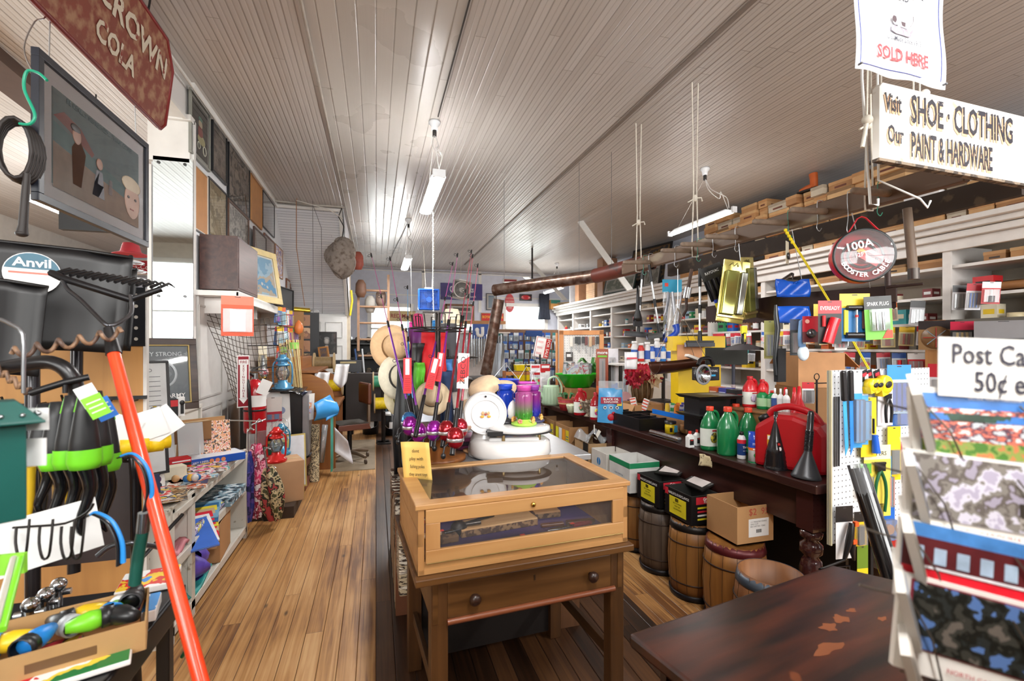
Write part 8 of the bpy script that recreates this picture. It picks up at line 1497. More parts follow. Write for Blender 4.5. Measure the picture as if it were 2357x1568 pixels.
rail(4.3,3.3,1.96,4,'upper rail over the near bay',1.25,only=[5,0,0,5]);rail(4.7,3.3,1.70,9,'middle rail of the near bay',1.15,only=[0,2,6,3,2,0,2,2,1]);rail(4.7,3.35,1.43,8,'lower rail of the near bay',1.2,only=[4,1,4,1,6,1,6,4]);rail(5.4,4.8,1.70,5,'rail behind the hanging saw',1,only=[6,4,2,1,0])
rail(3.1,2.75,2.07,3,'edge of the near shelf by the paper rolls',1.3,only=[5,1,4],X=5.28)
mb=MB();mb.lathe([(.045,0),(.06,0),(.06,.06),(.045,.06)],M('d8c8a0',.4),seg=20);one(mb,'tape_roll','roll of tan packing tape on the near shelf','tape',loc=(5.45,2.75,1.738))
for i,(u,v,c,h)in enumerate(((1460,832,'f0f0f2',.2),(1475,832,'d8342e',.18),(1490,834,'f0f0f2',.2),(1500,832,'3a6ad0',.17),(1512,830,'f0f0f2',.22),(1525,832,'2f7fd0',.17),(1540,830,'f0eee8',.15))):
 o=thing('tall_bottle',['white bottle with blue label first in the row left of the yellow box','red and white bottle second in the row left of the yellow box','white bottle third in the row left of the yellow box','blue short bottle fourth in the row','tall white bottle fifth in the row','light blue bottle sixth in the row','short cream bottle beside the yellow box'][i],'bottle',T=mov(D(u,v,5.2)));bottle(o,.036,h*1.12,M(c,.35),'f4f4f4',M(['2a5ab8','f0f0f2'][i%2],.4),neck=.7)
mb=MB();a=D(1440,836,5.25);mb.box((.28,.1,-.015),(.8,.35,.02),sw)
for x,y in((-.08,-.03),(.64,-.03),(-.08,.23),(.64,.23)):mb.box((x,y,-.02-(a.z-.02)/2),(.03,.03,a.z-.02),dwire)
mb.box((.28,.1,-.45),(.76,.3,.02),dwire);one(mb,'side_table','white topped side stand behind the counter carrying the row of bottles','stand',loc=a)
yb=M('f5cc10',.4,var=.04)
mb=MB();p=D(1600,935,3.9);mb.box((0,0,.24),(.34,.2,.48),yb);mb.box((.0,0,.5),(.42,.18,.12),yb);mb.box((-.08,-.102,.42),(.2,.006,.14),M('d89a6a',.6));one(mb,'yellow_display','bright yellow cardboard display behind the hanging brown scoop','display box',T=mov(p+V((0,0,.02)))@rot(R(-18),4,'Z'))
mb=MB();mb.box((0,0,.48),(.4,.3,.96),M('3a2a20',.7));one(mb,'dark_cabinet','dark low cabinet behind the counter under the yellow display','cabinet',loc=(2.72,3.0,0))if 0 else None
o=thing('spotlight','black handheld spotlight torch with a grey rimmed round lens','flashlight',T=mov(D(1612,862,3.1))@rot(R(8),4,'Z'));mb=MB();mb.lathe([(0,.03),(.04,.03),(.066,-.02),(.068,-.03)],blkp,seg=22,ax='y');mb.box((.1,.05,0),(.16,.09,.09),blkp);mb.tube([(.02,.04,.06),(.06,.05,.1),(.15,.06,.1),(.18,.06,.05)],.013,blkp,8,sub=3);mb.build('body',o,bev=.004)
mb=MB();mb.lathe([(.068,-.03),(.056,-.036),(.054,-.03)],M('77787c',.4),seg=24,ax='y');k=mb.build('rim',o);mb=MB();mb.lathe([(.054,-.03),(.03,-.01),(0,-.004)],M('d0d4d8',.12,1),seg=24,ax='y');mb.build('reflector',o)
for k in o.children:k.scale=(1,1,1)
mb=MB();mb.text('RAYOVAC',.02,TR(.11,-.0,.02)@RX,wht);mb.box((.11,.003,-.01),(.06,.002,.012),M('2f9ac8'));k=mb.build('lettering',o)
for i,z in enumerate((0,-.12)):mb=MB();mb.box((0,0,0),(.3,.22,.02),blk,top=1.15);mb.box((.0,.02,-.06),(.24,.16,.1),blkp);one(mb,'wiper_display',['black shelf of the display under the spotlight','second black shelf of the display lower down'][i],'display stand',T=mov(D(1632,905,3.12)+V((0,0,z-.02))))
carton(mov(D(1862,890,3.3))@rot(R(-20),4,'Z'),.3,.3,.24,'tall brown carton with plastic inside behind the red fuel can',M('b8875a',.7),flaps=10)
mb=MB();mb.box((0,0,-.25),(.32,.3,.5),kraftd);one(mb,'cardboard_box','brown carton supporting the one with plastic inside','box',T=mov(D(1862,890,3.3)-V((0,0,.0)))@rot(R(-20),4,'Z'))
mb=MB();mb.cyl((0,0,-.5),(0,0,0),.006,dwire);mb.tube([(-.1,0,-.02),(.1,0,-.02)],.004,dwire,6);mb.tube([(.02*cos(t),0,.02+.02*sin(t))for t in[i*PI/6 for i in range(12)]],.003,dwire,5,closed=True);one(mb,'wire_stand','thin black wire display stand with a ring top behind the fuel can','stand',T=mov(D(1880,875,2.9)))
packet(mov(D(1860,880,2.85))@rot(R(-20),4,'Z'),.07,.13,'c83038','e8e8ea',ware('3a3a3c',1),'red and white card hanging on the thin wire stand')
mb=MB();mb.box((0,0,0),(.3,.012,.12),M('1e201a',.7));mb.cyl((.05,0,-.06),(.05,0,-.2),.012,M('2a2c3a'));mb.cyl((.05,0,-.2),(.05,0,-.4),.014,M('b8a8a8',.4,.5));one(mb,'push_broom','dark wide squeegee head standing upright behind the spotlight','squeegee',T=mov(D(1672,820,3.3))@rot(R(-14),4,'Z'))
# back wall and far middle of the store
def bp(u1,u2,v1,v2,Y,c,lab,name,cat,txt=None,tc='f0f0f0',th=.03,rim=None,ts=.5,sub=None):
 T,w,h=onY(u1,u2,v1,v2,13.57 if Y>11 and Y!=12.0 else Y);o=thing(name,lab,cat,T=T);mb=MB();mb.box((0,0,h/2),(w,th,h),c if not isinstance(c,str)else M(c,.4))
 if rim:mb.box((0,.004,h/2),(w+.04,th,h+.04),M(rim,.4))
 mb.build('panel',o,bev=.004)
 if txt:mb=MB();mb.text(txt,h*ts,TR(0,-th/2-.003,h*(.5 if not sub else.62))@RX,M(tc),bold=.015,sx=min(1.5,w*.88/(h*ts*.62*len(txt))));(mb.text(sub,h*.2,TR(0,-th/2-.003,h*.2)@RX,M(tc),sx=min(1.4,w*.85/(h*.2*.6*len(sub)))))if sub else None;mb.build('lettering',o)
 return o,w,h
bp(1014,1110,651,689,13.45,'3a2f78','long purple sign lettered Quality Parts behind the grey fan','shop_sign','sign','Quality Parts',sub='We Support Dealer Network')
bp(895,955,717,738,11.5,M('d8c08a',.5),'cream sign lettered RED MAN left of the rod rack','shop_sign','sign','RED MAN','a02828',ts=.62,rim='a88a4a')
bp(1109,1158,722,738,13.0,'c81c20','red sign with yellow lettering ROYAL by the stove pipe','shop_sign','sign','ROYAL CROWN','f0c030',ts=.55,rim='a86a3a')
o,w,h=bp(1196,1224,677,692,13.5,'1c1416','small black and red oval cola sign on the back wall','shop_sign','sign','Coca-Cola','f0f0f0',ts=.4)
mb=MB();mb.ball((0,-.01,h/2),(w*.46,.01,h*.42),M('c81c28'));mb.build('red_oval',o)
o,w,h=bp(1160,1189,643,658,13.5,'8a1f24','small maroon sign high on the back wall left of the fan','shop_sign','sign',None,rim='d8ccc0')
T,w,h=onY(1162,1184,676,719,13.58);o=thing('shield_sign','red pointed shield sign on the back wall beside the right window','sign',T=T);mb=MB();mb.prism([(w/2*sin(a)*(1 if 1 else 0),h/2-h/2*cos(a))for a in[i*PI/12 for i in range(24)]],-.01,.01,M('c0303a',.4),ax='y');mb.build('panel',o);mb=MB();
for i,t in enumerate(('COTTON','GROWERS','WNY','1928')):mb.text(t,h*(.1 if i!=2 else.17),TR(0,-.014,h*(.75-.17*i))@RX,M('f0d8c8'))
mb.build('lettering',o)
T,w,h=onY(1119,1143,675,714,13.57);framed(T,w,h,'2a2a30',blotch(['7a9ab8','a8bccc','5a7a9a'],3,.3),'black framed blue print on the back wall by the stove pipe',fw=.02,mw=.05)
def fan(u,v,d,s,c,lab,turn=0,hang=True,front='grid'):
 p=D(u,v,d);o=thing('box_fan',lab,'fan',T=mov(p)@rot(turn,4,'Y'));m=M(c,.3,coat=.2)
 mb=MB()
 for x,z,w,h in((0,s/2-.02,s,.04),(0,-s/2+.02,s,.04),(-s/2+.02,0,.04,s),(s/2-.02,0,.04,s)):mb.box((x,0,z),(w,.14,h),m)
 mb.build('housing',o,bev=.02);mb=MB();mb.box((0,.05,0),(s*.9,.01,s*.9),M('2a5ab0' if c=='1d56b4' else '55534f',.5));mb.build('rear_grille',o)
 mb=MB();mb.cyl((0,-.05,0),(0,0,0),s*.13,M('2a6ae0' if c=='1d56b4' else 'b8b4ae',.3),seg=20);mb.build('hub',o)
 for i in range(5):
  a=i*2*PI/5+.3;mb=MB();mb.T=TR(ry=a);mb.prism([(s*.08,-.02),(s*.2,-s*.1),(s*.4,-s*.08),(s*.42,s*.02),(s*.2,s*.05),(s*.08,.03)],-.015,-.008,M('123a7a' if c=='1d56b4' else '5a5650',.35),ax='y');mb.build('fan_blade',o)
 mb=MB()
 for i in range(13):q=-s*.44+s*.88*i/12;mb.box((q,-.07,0),(.004,.003,s*.9),m);mb.box((0,-.07,q),(s*.9,.003,.004),m)
 if front!='grid':mb.tube([(s*.42*cos(t),-.08,s*.42*sin(t))for t in[i*PI/12 for i in range(24)]],.012,M('dcd8d2',.3),6,closed=True)
 mb.build('front_grille',o)
 mb=MB();mb.box((0,0,s/2+.015),(s*.4,.03,.03),wht);mb.build('carry_handle',o)
 if hang:
  mb=MB()
  for x in(-.06,.06):mb.tube([(x,0,s/2+.02),(x*2,0,ZC-p.z)],.004,rope,5)
  mb.build('hanging_cord',o)
fan(987,690,9.5,.43,'1d56b4','blue box fan hanging from cords in the middle of the store')
fan(1062,668,11.0,.44,'a8a49e','grey fan with a round ring hanging before the purple sign',R(8),front='ring')
T,w,h=onY(1029,1085,705,737,13.3);o=thing('air_conditioner','grey window air conditioner in a wooden frame on the back wall','air conditioner',T=T);mb=MB();mb.box((0,.1,h/2),(w,.4,h),M('b8b4ac',.5));mb.box((0,-.105,h*.3),(w*.95,.01,h*.5),M('7a7a7a',.5));mb.box((.05,-.106,h*.78),(w*.7,.01,h*.22),M('55504a'));mb.build('body',o);mb=MB()
for x,z,a,b in((-w/2-.04,h/2,.07,h+.1),(w/2+.04,h/2,.07,h+.1),(0,h+.04,w+.1,.05)):mb.box((x,-.02,z),(a,.06,b),M('8a6244',.6))
mb.build('wooden_frame',o)
mb=MB();T,w,h=onY(1020,1160,738,745,12.6);mb.T=T;mb.box((0,.0,h/2),(w,.35,h),M('b07c4c',.6));one(mb,'long_board','long orange brown board shelf under the air conditioner','shelf')
mb=MB();T,w,h=onY(955,1020,720,760,12.5);mb.T=T;mb.box((0,0,h/2),(w,.02,h),M('e8e6e2',.5));
for i in range(9):mb.box((0,-.011,h*.1*(i+.5)),(w*.8,.002,.006),M('9a9aa0'))
one(mb,'wall_chart','large white printed chart behind the rod tips','chart')
mb=MB();T,w,h=onY(1060,1170,758,764,12.2);mb.T=T;mb.box((0,0,-.02),(w,.4,.03),sw);mb.box((0,.2,-.7),(w,.02,1.5),M('d6d6da',.5));one(mb,'white_rack','white pegged wall rack behind the stove pipe','rack')
for i in range(16):mb=MB();T,w,h=onY(1068+5.6*i,1071+5.6*i,770+2*(i%3),845-6*(i%4),12.0);mb.T=T;mb.cyl((0,0,0),(0,0,h),w*.6,M(['c8ccd0','a8acb0','8a8e94'][i%3],.25,.8),seg=8);one(mb,'metal_rod','silver threaded rod hanging on the white rack behind the stove','rod',group='silver rods on the white back rack')
o,w,h=bp(1088,1142,746,780,12.0,'1c4a9c','blue plumbing sign with a white drain trap picture behind the stove pipe','plumbing_sign','sign');mb=MB();mb.tube([(-w*.3,-.03,h*.5),(-w*.3,-.03,h*.3),(-w*.2,-.03,h*.2),(-w*.1,-.03,h*.3),(-w*.1,-.03,h*.8)],.045,wht,8,sub=3);mb.ball((-w*.32,-.02,h*.6),(.06,.03,.06),wht);mb.tube([(w*.2,-.03,h*.8),(w*.25,-.03,h*.5),(w*.3,-.03,h*.8)],.025,wht,6);mb.cyl((w*.25,-.03,h*.1),(w*.25,-.03,h*.5),.03,wht);mb.build('trap_picture',o)
o,w,h=bp(1210,1248,761,775,12.0,'1a3f7a','blue sign with a white mustache shape above the hanging plumbing packs','plumbing_sign','sign')
mb=MB();T,w,h=onY(1140,1285,758,880,12.15);mb.T=T;mb.box((0,0,h/2),(w,.03,h),M('7a5a44',.6));mb.box((0,-.0,-.5),(w,.3,1.0),M('1c1a1c',.6));one(mb,'goods_backing','brown backing panel of the blue plumbing goods wall','panel')
random.seed(5)
PB=[('2f62b0','c8dcf0','a8acb0'),('1c3a78','8ab4dc','d8dce0'),('6aa8d8','e8f0f8','3a5a8a'),('2a4a9a','2a4a9a','c8ccd0'),('dfe6ee','a8b8c8','5a6a7a'),('3a7a7a','c8d8d8','8a8a8a')];PN=['blue','navy','pale blue','dark blue','white','teal']
for r in range(6):
 for k in range(11):
  u=1150+12.5*k+uni(-3,3);v=766+20*r;i=random.randrange(6);a,b_,c=PB[i];p=AY(u,v,12.1)
  if v>800 and 1195<u<1235 and 0:continue
  packet(mov((p.x,12.1-uni(0,.06),p.z)),.10+.05*random.random(),.2+.08*random.random(),a,b_,ware(c,1,KW[k%4],.8),f'{PN[i]} plumbing pack, {ORD[k]} from the stove in the {ORD[r]} row of the back rack','plumbing_pack','plumbing pack',parts=False,split=.3)
garment(1253,676,14.2,.34,.78,M('262c3a',.8,var=.15),'dark navy trousers hanging beside the right back window','trousers','trousers',1,.8)
carton(mov(AY(1276,712,13.3)),.3,.2,.27,'small green and tan carton hanging near the cornice end',M('b8864a',.7),open_=False,name='hung_carton',marks=lambda mb,w,d,h:mb.box((0,-d/2-.001,h*.8),(w,.001,h*.4),M('2a6a5a')))
o=thing('bin_rack','black rack with yellow storage bins in front of the plumbing wall','rack',T=mov(D(1205,935,8.0)));z0=o.matrix_basis.translation.z
mb=MB();
for x in(-.2,.22):mb.box((x,0,.3-z0/2+.1),(.04,.04,z0+.7),M('2a2220',.6))
mb.build('post',o)
for i in range(3):mb=MB();mb.box((.0,-.06,.34+.16*(2-i)),(.34,.24,.10),M('e8d010',.4),top=1.1);mb.build('yellow_bin',o);mb=MB();mb.box((0,0,.27+.16*(2-i)),(.44,.3,.02),blk);mb.build('shelf_plate',o)
o,w,h=bp(1226,1261,776,824,6.2,'f4f2f0','white and red FOR SALE card leaning on a wire rack','for_sale_sign','sign');o.matrix_basis=o.matrix_basis@rot(R(12),4,'Y')
mb=MB();mb.box((w*.3,-.017,h/2),(w*.3,.002,h*.92),M('c82828'));mb.text('FOR SALE',w*.26,TR(w*.3,-.02,h/2)@RX@rot(R(-90),4,'Z'),wht,bold=.02)
for k in range(3):mb.box((-w*.2,-.017,h*(.2+.28*k)),(w*.35,.002,h*.1),M('e8c0c0'))
mb.tube([(-w*.46,-.018,h*.03),(w*.47,-.018,h*.03),(w*.47,-.018,h*.97),(-w*.46,-.018,h*.97)],.004,M('c82828'),4,closed=True);mb.build('lettering',o)
o=thing('wire_spinner','black wire merchandise spinner holding white packs behind the watering can','rack',T=mov(D(1243,960,6.0)));z0=o.matrix_basis.translation.z;mb=MB();mb.cyl((0,0,-z0),(0,0,.8),.012,dwire)
for k in range(4):zz=.05+.2*k;mb.tube([(.2*cos(t),.2*sin(t),zz)for t in[i*PI/6 for i in range(12)]],.005,dwire,5,closed=True);mb.tube([(-.2,0,zz),(.2,0,zz)],.005,dwire,5)
for k in range(8):t=k*PI/4;mb.tube([(.2*cos(t),.2*sin(t),.0),(.2*cos(t),.2*sin(t),.7)],.004,dwire,5)
mb.build('wire_frame',o)
for k in range(10):
 c=['e8e8ec','c8282e','d8d8dc','f0f0f0','8a8a8c'][k%5];mb=MB();mb.box((0,0,0),(.12,.05,.1),M(c,.35,var=.2,sc=30));mb.box((0,-.026,.02),(.1,.002,.03),M(['c8282e','f4f4f4'][k%2]));one(mb,'bulb_pack',f'{["white","red","pale grey","bright white","grey"][k%5]} bulb pack in the wire spinner, {ORD[k]} from its top','pack',T=mov(D(1232+22*(k%2),848+16*(k//2),5.75))@rot(R(10*(k%3)-10),4,'Z'))
mb=MB();
for x,h in((-.2,.5),(.2,.5)):mb.box((x,0,h/2-.33),(.04,.04,h+.66),oak)
mb.box((0,-.2,-.2),(.42,.4,.04),oak)
for z in(.2,.33,.46):mb.box((0,0,z),(.4,.02,.05),M('b87c44',.5))
one(mb,'ladder_back_chair','orange brown ladder back chair far behind the feeders','chair',T=mov(D(1192,935,6.6)))
for i,(u,v,c,l,r_)in enumerate(((1163,905,'1c3fb8','royal blue bucket behind the feeders',.15),(1212,912,'d050b8','pink bucket behind the feeders',.11),(1228,925,'6a1a3a','dark crimson glass vase beside the pink bucket',.04))):
 o=thing('bucket',l,'bucket',T=mov(D(u,v+22,5.0)));mb=MB();mb.lathe([(0,0),(r_*.75,0),(r_,.24),(r_*1.05,.25),(r_*.97,.25),(r_*.7,.02)],M(c,.3,coat=.3),seg=24);mb.build('pail',o);mb=MB();mb.tube([(-r_,0,.24),(0,0,.42),(r_,0,.24)],.004,wire,5);mb.build('bail_handle',o)
mb=MB();mb.box((-.1,0,-.3),(.62,.5,.6),wood('3a2a20','5a4230',.6,0));one(mb,'far_table','dark wooden table holding the buckets behind the scale','table',T=mov(D(1190,935,5.15)+V((0,.1,-.04))))
mb=MB();mb.grid(lambda a,b:(-.1+.2*a+.05*b,-.02+.04*sin(a*7+b*4),-.9*b),6,10,clear('dce8f4',.6,.3));one(mb,'plastic_sleeves','pale blue clear plastic sleeves hanging right of the slanted pipe','plastic bags',T=mov(D(1146,790,7.3)))
o=thing('pipe_rack','black metal rack of cut pipe ends below the leaning ladder','rack',T=mov((-.12,10.6,0)));mb=MB()
for x in(-.4,.4):mb.box((x,0,.85),(.04,.5,1.7),blk)
for z in(.5,.9,1.25,1.55):mb.box((0,0,z),(.84,.5,.03),blk)
mb.box((0,.25,.85),(.8,.02,1.6),M('0d0c0c'));mb.build('rack_frame',o)
for k in range(12):z=[.57,.97,1.32,1.64][k//3];mb=MB();x=-.25+.22*(k%3);mb.cyl((x,-.3,z),(x,.3,z),.055,M(['d8c8a8','c8b89a','e0d4bc'][k%3],.6),seg=16,cap=False);mb.cyl((x,-.29,z),(x,.3,z),.045,M('3a2c20'),seg=14);one(mb,'pipe_length',f'cream pipe end, {ORD[k%3]} across on the {ORD[3-k//3]} shelf of the black rack','pipe',T=o.matrix_basis)
o=thing('wooden_ladder','old brown wooden ladder standing behind the rack of pipes','ladder',T=mov((-.05,10.2,1.3)));lw=M('a88468',.7,var=.2)
for x in(-.3,.3):mb=MB();mb.box((x,0,.75),(.05,.04,1.9 if x>0 else 1.3),lw);mb.build('stile',o)
for k in range(5):mb=MB();mb.cyl((-.3,0,.0+.34*k),(.3,0,.0+.34*k),.022,lw,seg=8);mb.build('rung',o)
for i,(x,y,z,c,l)in enumerate(((-.35,10.0,3.05,'8a4030','red brown wooden bucket hanging at the stair side'),(-.3,10.1,2.5,'6a4a38','brown strap bundle hanging below the red bucket'),(-.12,10.3,2.2,'a8a49c','grey tin funnel hanging inside the ladder'),(0.1,10.4,2.35,'8c7466','brown pipe elbow leaning on the ladder'))):
 mb=MB();mb.lathe([(0,0),(.07,.0),(.11,.1),(.1,.28),(.05,.36),(0,.36)],M(c,.6,var=.2),seg=14,b=.7);one(mb,'hanging_tinware',l,'tinware',loc=(x,y,z))
mb=MB();random.seed(9)
mb.grid(lambda a,b:((.22+.05*sin(a*19+b*9))*sin(b*PI)*cos(a*2*PI),.2*sin(b*PI)*sin(a*2*PI),-.3*cos(b*PI)+.04*sin(a*30+b*12)),30,18,stains('8a8078','6c5e54',16,.58,.95,'a89c92',.1));mb.tube([(0,0,.28),(.03,0,.5),(-.05,0,.65),(.0,0,.79)],.008,dwire,5);one(mb,'wasp_nest','grey papery wasp nest hanging from wire at the stair edge','wasp nest',loc=(-.52,7.9,2.9))
o=thing('drawer_cabinet','brown wooden cabinet beyond the pipe rack with goods hung on its side','cabinet',T=mov((.55,9.9,0)));mb=MB();mb.box((0,0,.88),(.55,.5,1.76),wood('7a4c2c','94623a',.5,2));mb.box((0,0,1.77),(.62,.56,.03),oak);mb.build('cabinet_body',o);mb=MB();mb.box((-.05,-.27,1.42),(.36,.01,.3),blotch(['f0e8c0','2a2a30','c83a2a','4a6ab8'],8));mb.text('LOCK',.12,TR(-.05,-.28,1.5)@RX,M('f0d020'),bold=.03);mb.build('poster',o)
o=thing('reel_display','teal tape reel dispenser hanging on the brown cabinet','reel',T=mov((.52,9.55,1.28)));mb=MB();mb.lathe([(0,-.05),(.12,-.05),(.12,.05),(0,.05)],M('2a8a88',.4),seg=20,ax='y');mb.lathe([(.03,-.06),(.06,-.06),(.06,-.05)],wht,seg=16,ax='y');mb.build('reel',o)
for i,(x,y,z,c,l)in enumerate(((.1,7.6,.95,'2f8a6a','green rope spool behind the yellow one at the counter end'),(.12,7.5,.62,'e8c818','yellow rope spool beside the counter end'),(-.62,7.4,.92,'e8c818','large yellow rope spool by the desk'),(-.75,7.6,1.25,'8a7450','brown empty cable reel by the desk'))):
 o=thing('rope_spool',l,'spool',T=mov((x,y,z)));mb=MB();mb.cyl((-.13,0,0),(.13,0,0),.09,M(c,.5,var=.15,sc=40),seg=20);mb.build('rope',o)
 for s_ in(-.14,.14):mb=MB();mb.cyl((s_-.01,0,0),(s_+.01,0,0),.15,M('b8a078',.6),seg=24);mb.build('flange',o)
 mb=MB();mb.cyl((0,0,-z),(0,0,-.13),.02,dwire);mb.box((0,0,-z+.01),(.2,.2,.02),dwire);mb.build('stand_post',o)
o=thing('roll_top_desk','orange brown oak roll-top desk with curved side beside the refrigerator','desk',T=mov((-.95,6.75,0)));dw=wood('7c4a28','98602f',.4,2,.8)
mb=MB();mb.box((0,0,.74),(1.0,1.3,.04),dw);mb.box((0,-.62,.37),(.95,.04,.74),dw);mb.box((0,.62,.37),(.95,.04,.74),dw);mb.box((-.4,0,.9),(.2,1.24,.45),dw);mb.build('desk_body',o,bev=.004)
pf=[(-.48,0),(.46,0),(.46,.1),(.44,.2),(.36,.32),(.2,.4),(0,.42),(-.48,.42)]
for y in(-.64,.62):mb=MB();mb.prism(pf,y,y+.03,wood('84502a','a0682f',.35,0,.8),ax='y');k=mb.build('curved_side',o,bev=.003);k.location=(0,0,.76)
mb=MB();mb.box((-.1,0,1.19),(.75,1.3,.03),dw);mb.box((-.2,.2,1.28),(.5,.9,.16),wood('8f5426','aa6c34',.4,1,.8));mb.build('top',o,bev=.003)
for i,(x,y,z,l)in enumerate(((.22,-.2,1.16,'white sheet of paper drooping over the desk edge'),(.42,.3,1.24,'large white cloth draped over the desk front'))):
 mb=MB();mb.grid(lambda a,b:(.02+.17*a-.04*b,.0+.05*sin(a*6)+.03*b,.02-.32*b*(.7+.3*sin(a*3))),8,8,M('f2f2f4',.7));one(mb,'paper_sheet',l,'paper',T=mov((-.95+x,6.75+y-.4,z)),solid=.003)
o=thing('office_chair','old brown swivel office chair with dark seat before the desk','chair',T=mov((-.33,6.45,0))@rot(R(-70),4,'Z'));le=M('5a2c18',.4,var=.15)
mb=MB();mb.box((0,0,.47),(.42,.42,.07),le,top=.92);mb.box((0,0,.51),(.38,.38,.01),M('2c2419',.7));mb.build('seat',o,bev=.02);mb=MB();mb.box((0,.2,.88),(.40,.05,.28),le);mb.build('backrest',o,bev=.03);mb=MB();mb.box((0,.25,.66),(.05,.03,.4),M('8a7460',.4,.5));mb.build('back_post',o);mb=MB();mb.cyl((0,0,.1),(0,0,.44),.03,blk);mb.cyl((.04,0,.36),(.04,0,.43),.04,blk);mb.build('column',o)
for k in range(4):mb=MB();a=k*PI/2+.4;c,s_=cos(a),sin(a);mb.tube([(0,0,.13),(.15*c,.15*s_,.12),(.3*c,.3*s_,.09)],[.03,.026,.02],M('8a7866',.35,.6),8);mb.build('base_arm',o);mb=MB();mb.cyl((.3*c,.3*s_-.012,.035),(.3*c,.3*s_+.012,.035),.03,M('5a4a40',.3,.4));mb.build('caster',o)
o=thing('calendar_board','tall dark board with a column of brown landscape pictures','board',T=mov((-1.15,8.3,0))@rot(R(12),4,'Z'));mb=MB();mb.box((0,0,1.35),(.5,.04,1.4),M('15171c',.5));mb.box((0,0,.4),(.4,.3,.8),M('4a3428',.6));mb.build('board',o)
for k in range(6):mb=MB();mb.box((-.03,-.025,1.92-.21*k),(.28,.01,.18),blotch([['b07a50','8a5a3c','d8b088'],['a88a5a','6a4a30','c8a070'],['8ab0c8','d8e0e4','5a7a94']][0 if k<3 else(1 if k<4 else 2)],7,seed=k));mb.build('picture',o)
framed(mov(AY(752,815,9.72)),.37,.43,'2a2220',blotch(['3a3836','1f1e1d','4a4846'],3),'dark framed portrait photograph of an old gentleman on the white door',fw=.02,mw=0,extra=lambda mb,w,h:[mb.ball((0,-.003,h*.58),(.055,.004,.075),M('a8a29c',.6)),mb.ball((0,-.003,h*.7),(.05,.003,.03),M('d0ccc8',.6)),mb.box((0,-.003,h*.25),(.18,.004,.14),M('232222')),mb.add([(-.03,-.008,h*.38),(.03,-.008,h*.38),(0,-.008,h*.22)],[(0,1,2)],M('c8c4c0'))])
framed(mov(D(749,838,7.5))@rot(R(-10),4,'Z')@rot(R(-8),4,'Y'),.16,.28,'b07a44',blotch(['6a5a60','8a6a50'],5),'small pale wood framed photo standing before the portrait',fw=.025,mw=.0)
mb=MB();mb.box((0,0,.11),(.42,.1,.2),M('20242c',.4));mb.box((0,-.052,.17),(.25,.004,.03),M('c8b888'));one(mb,'black_toolbox','black flat metal box with a cream label strip on the desk end','toolbox',T=mov(D(802,858,7.75)))
mb=MB();mb.box((0,0,-.4),(.3,.3,.8),M('3a2a22',.6));mb.box((.3,0,-.4),(.9,.3,.8),M('2a2220',.6));one(mb,'back_table','dark table behind the roll-top desk holding the black box','table',T=mov(D(775,860,7.8)))
mb=MB();mb.box((-.25,6.9,.004),(.48,1.9,.008),M('8f7f6a',.5,var=.15));one(mb,'floor_mat','thin grey brown mat on the floor at the far end of the left aisle','mat')
for i,(u,v)in enumerate(((853,998),(903,1000))):
 o=thing('plastic_bucket',['black bucket with a white lid and label at the aisle end','second black bucket with a white lid by the counter end'][i],'bucket',T=mov(AZ(u,v,0)));mb=MB();mb.lathe([(0,0),(.13,0),(.15,.36),(0,.36)],M('1a1c1f',.35),seg=24);mb.build('pail',o);mb=MB();mb.lathe([(.155,.34),(.158,.365),(.14,.375),(0,.37)],M('eceeee',.4),seg=24);mb.build('lid',o);mb=MB();mb.tube([(-.15,-.02,.3),(-.09,-.14,.14),(.09,-.14,.14),(.15,-.02,.3)],.004,wire,5,sub=4);mb.build('bail_handle',o);mb=MB();mb.box((0,-.145,.18),(.11,.01,.1),wht);mb.build('label',o)
for i,(u,c)in enumerate(((828,'2a4a7a'),(838,'c8ccd0'),(880,'3a5a68'),(893,'b8a888'))):
 a=AZ(u+12,990,0);mb=MB();mb.cyl((0,0,0),(-.18+.05*i,.25,1.45),.016,M(c,.4),seg=8);one(mb,['broom','mop','floor_pole','floor_pole'][i],['navy broom handle leaning by the desk','silver mop handle leaning by the desk','grey blue pole standing by the rack','tan pole standing by the counter end'][i],'handle',T=mov(a))
mb=MB();mb.cyl((-.2,0,0),(.15,.1,-.02),.045,M('c8a83a',.25,.7,var=.2),seg=14);mb.ball((.22,.12,-.03),(.08,.06,.04),clear('f0f0f0',.4));one(mb,'gold_bundle','gold wrapped bundle on top of the dark picture board','bundle',T=mov((-1.2,8.25,2.1)))
mb=MB();mb.tube([(0,0,0),(.02,0,-.2),(-.02,0,-.5)],.02,M('e8d020',.5),8);one(mb,'cord_bundle','yellow cord bundle hanging at the stair corner','cord',T=mov((-.47,9.75,2.6)))
# hanging signs, pegboard stand, postcard rack on the right
o=thing('hanging_sign','weathered white board sign with black and orange painted lettering hung on cords','sign');a=D(2016,372,1.95);e=D(2357,430,2.258)
T=frame_m(a,(e.x-a.x,e.y-a.y,0),z=(0,0,1));o.matrix_basis=T;Hs=.325
mb=MB();ws=stains('ece8e0','b8a890',12,.68,.6,'f2efe8',.05);mb.prism([(0,.01),(1.25,-.0),(1.25,Hs),(.02,Hs),(0,Hs-.02)],-.014,.014,ws,ax='y');mb.prism([(-.001,.0),(1.25,-.004),(1.25,.008),(-.001,.012)],-.0145,.0145,stains('4a4038','8a7a68',20,.5,.8),ax='y');mb.build('board',o)
def paint(mb,t,s,x,z,sx=1.0,ax='l'):
 mb.text(t,s,TR(x-.006,-.0155,z-.010)@RX,M('e8b48c',.6),ax=ax,sx=sx,bold=.025);mb.text(t,s,TR(x,-.0165,z)@RX,stains('26222c','b8aea8',60,.64,.6,'1e1c28'),ax=ax,sx=sx,bold=.02)
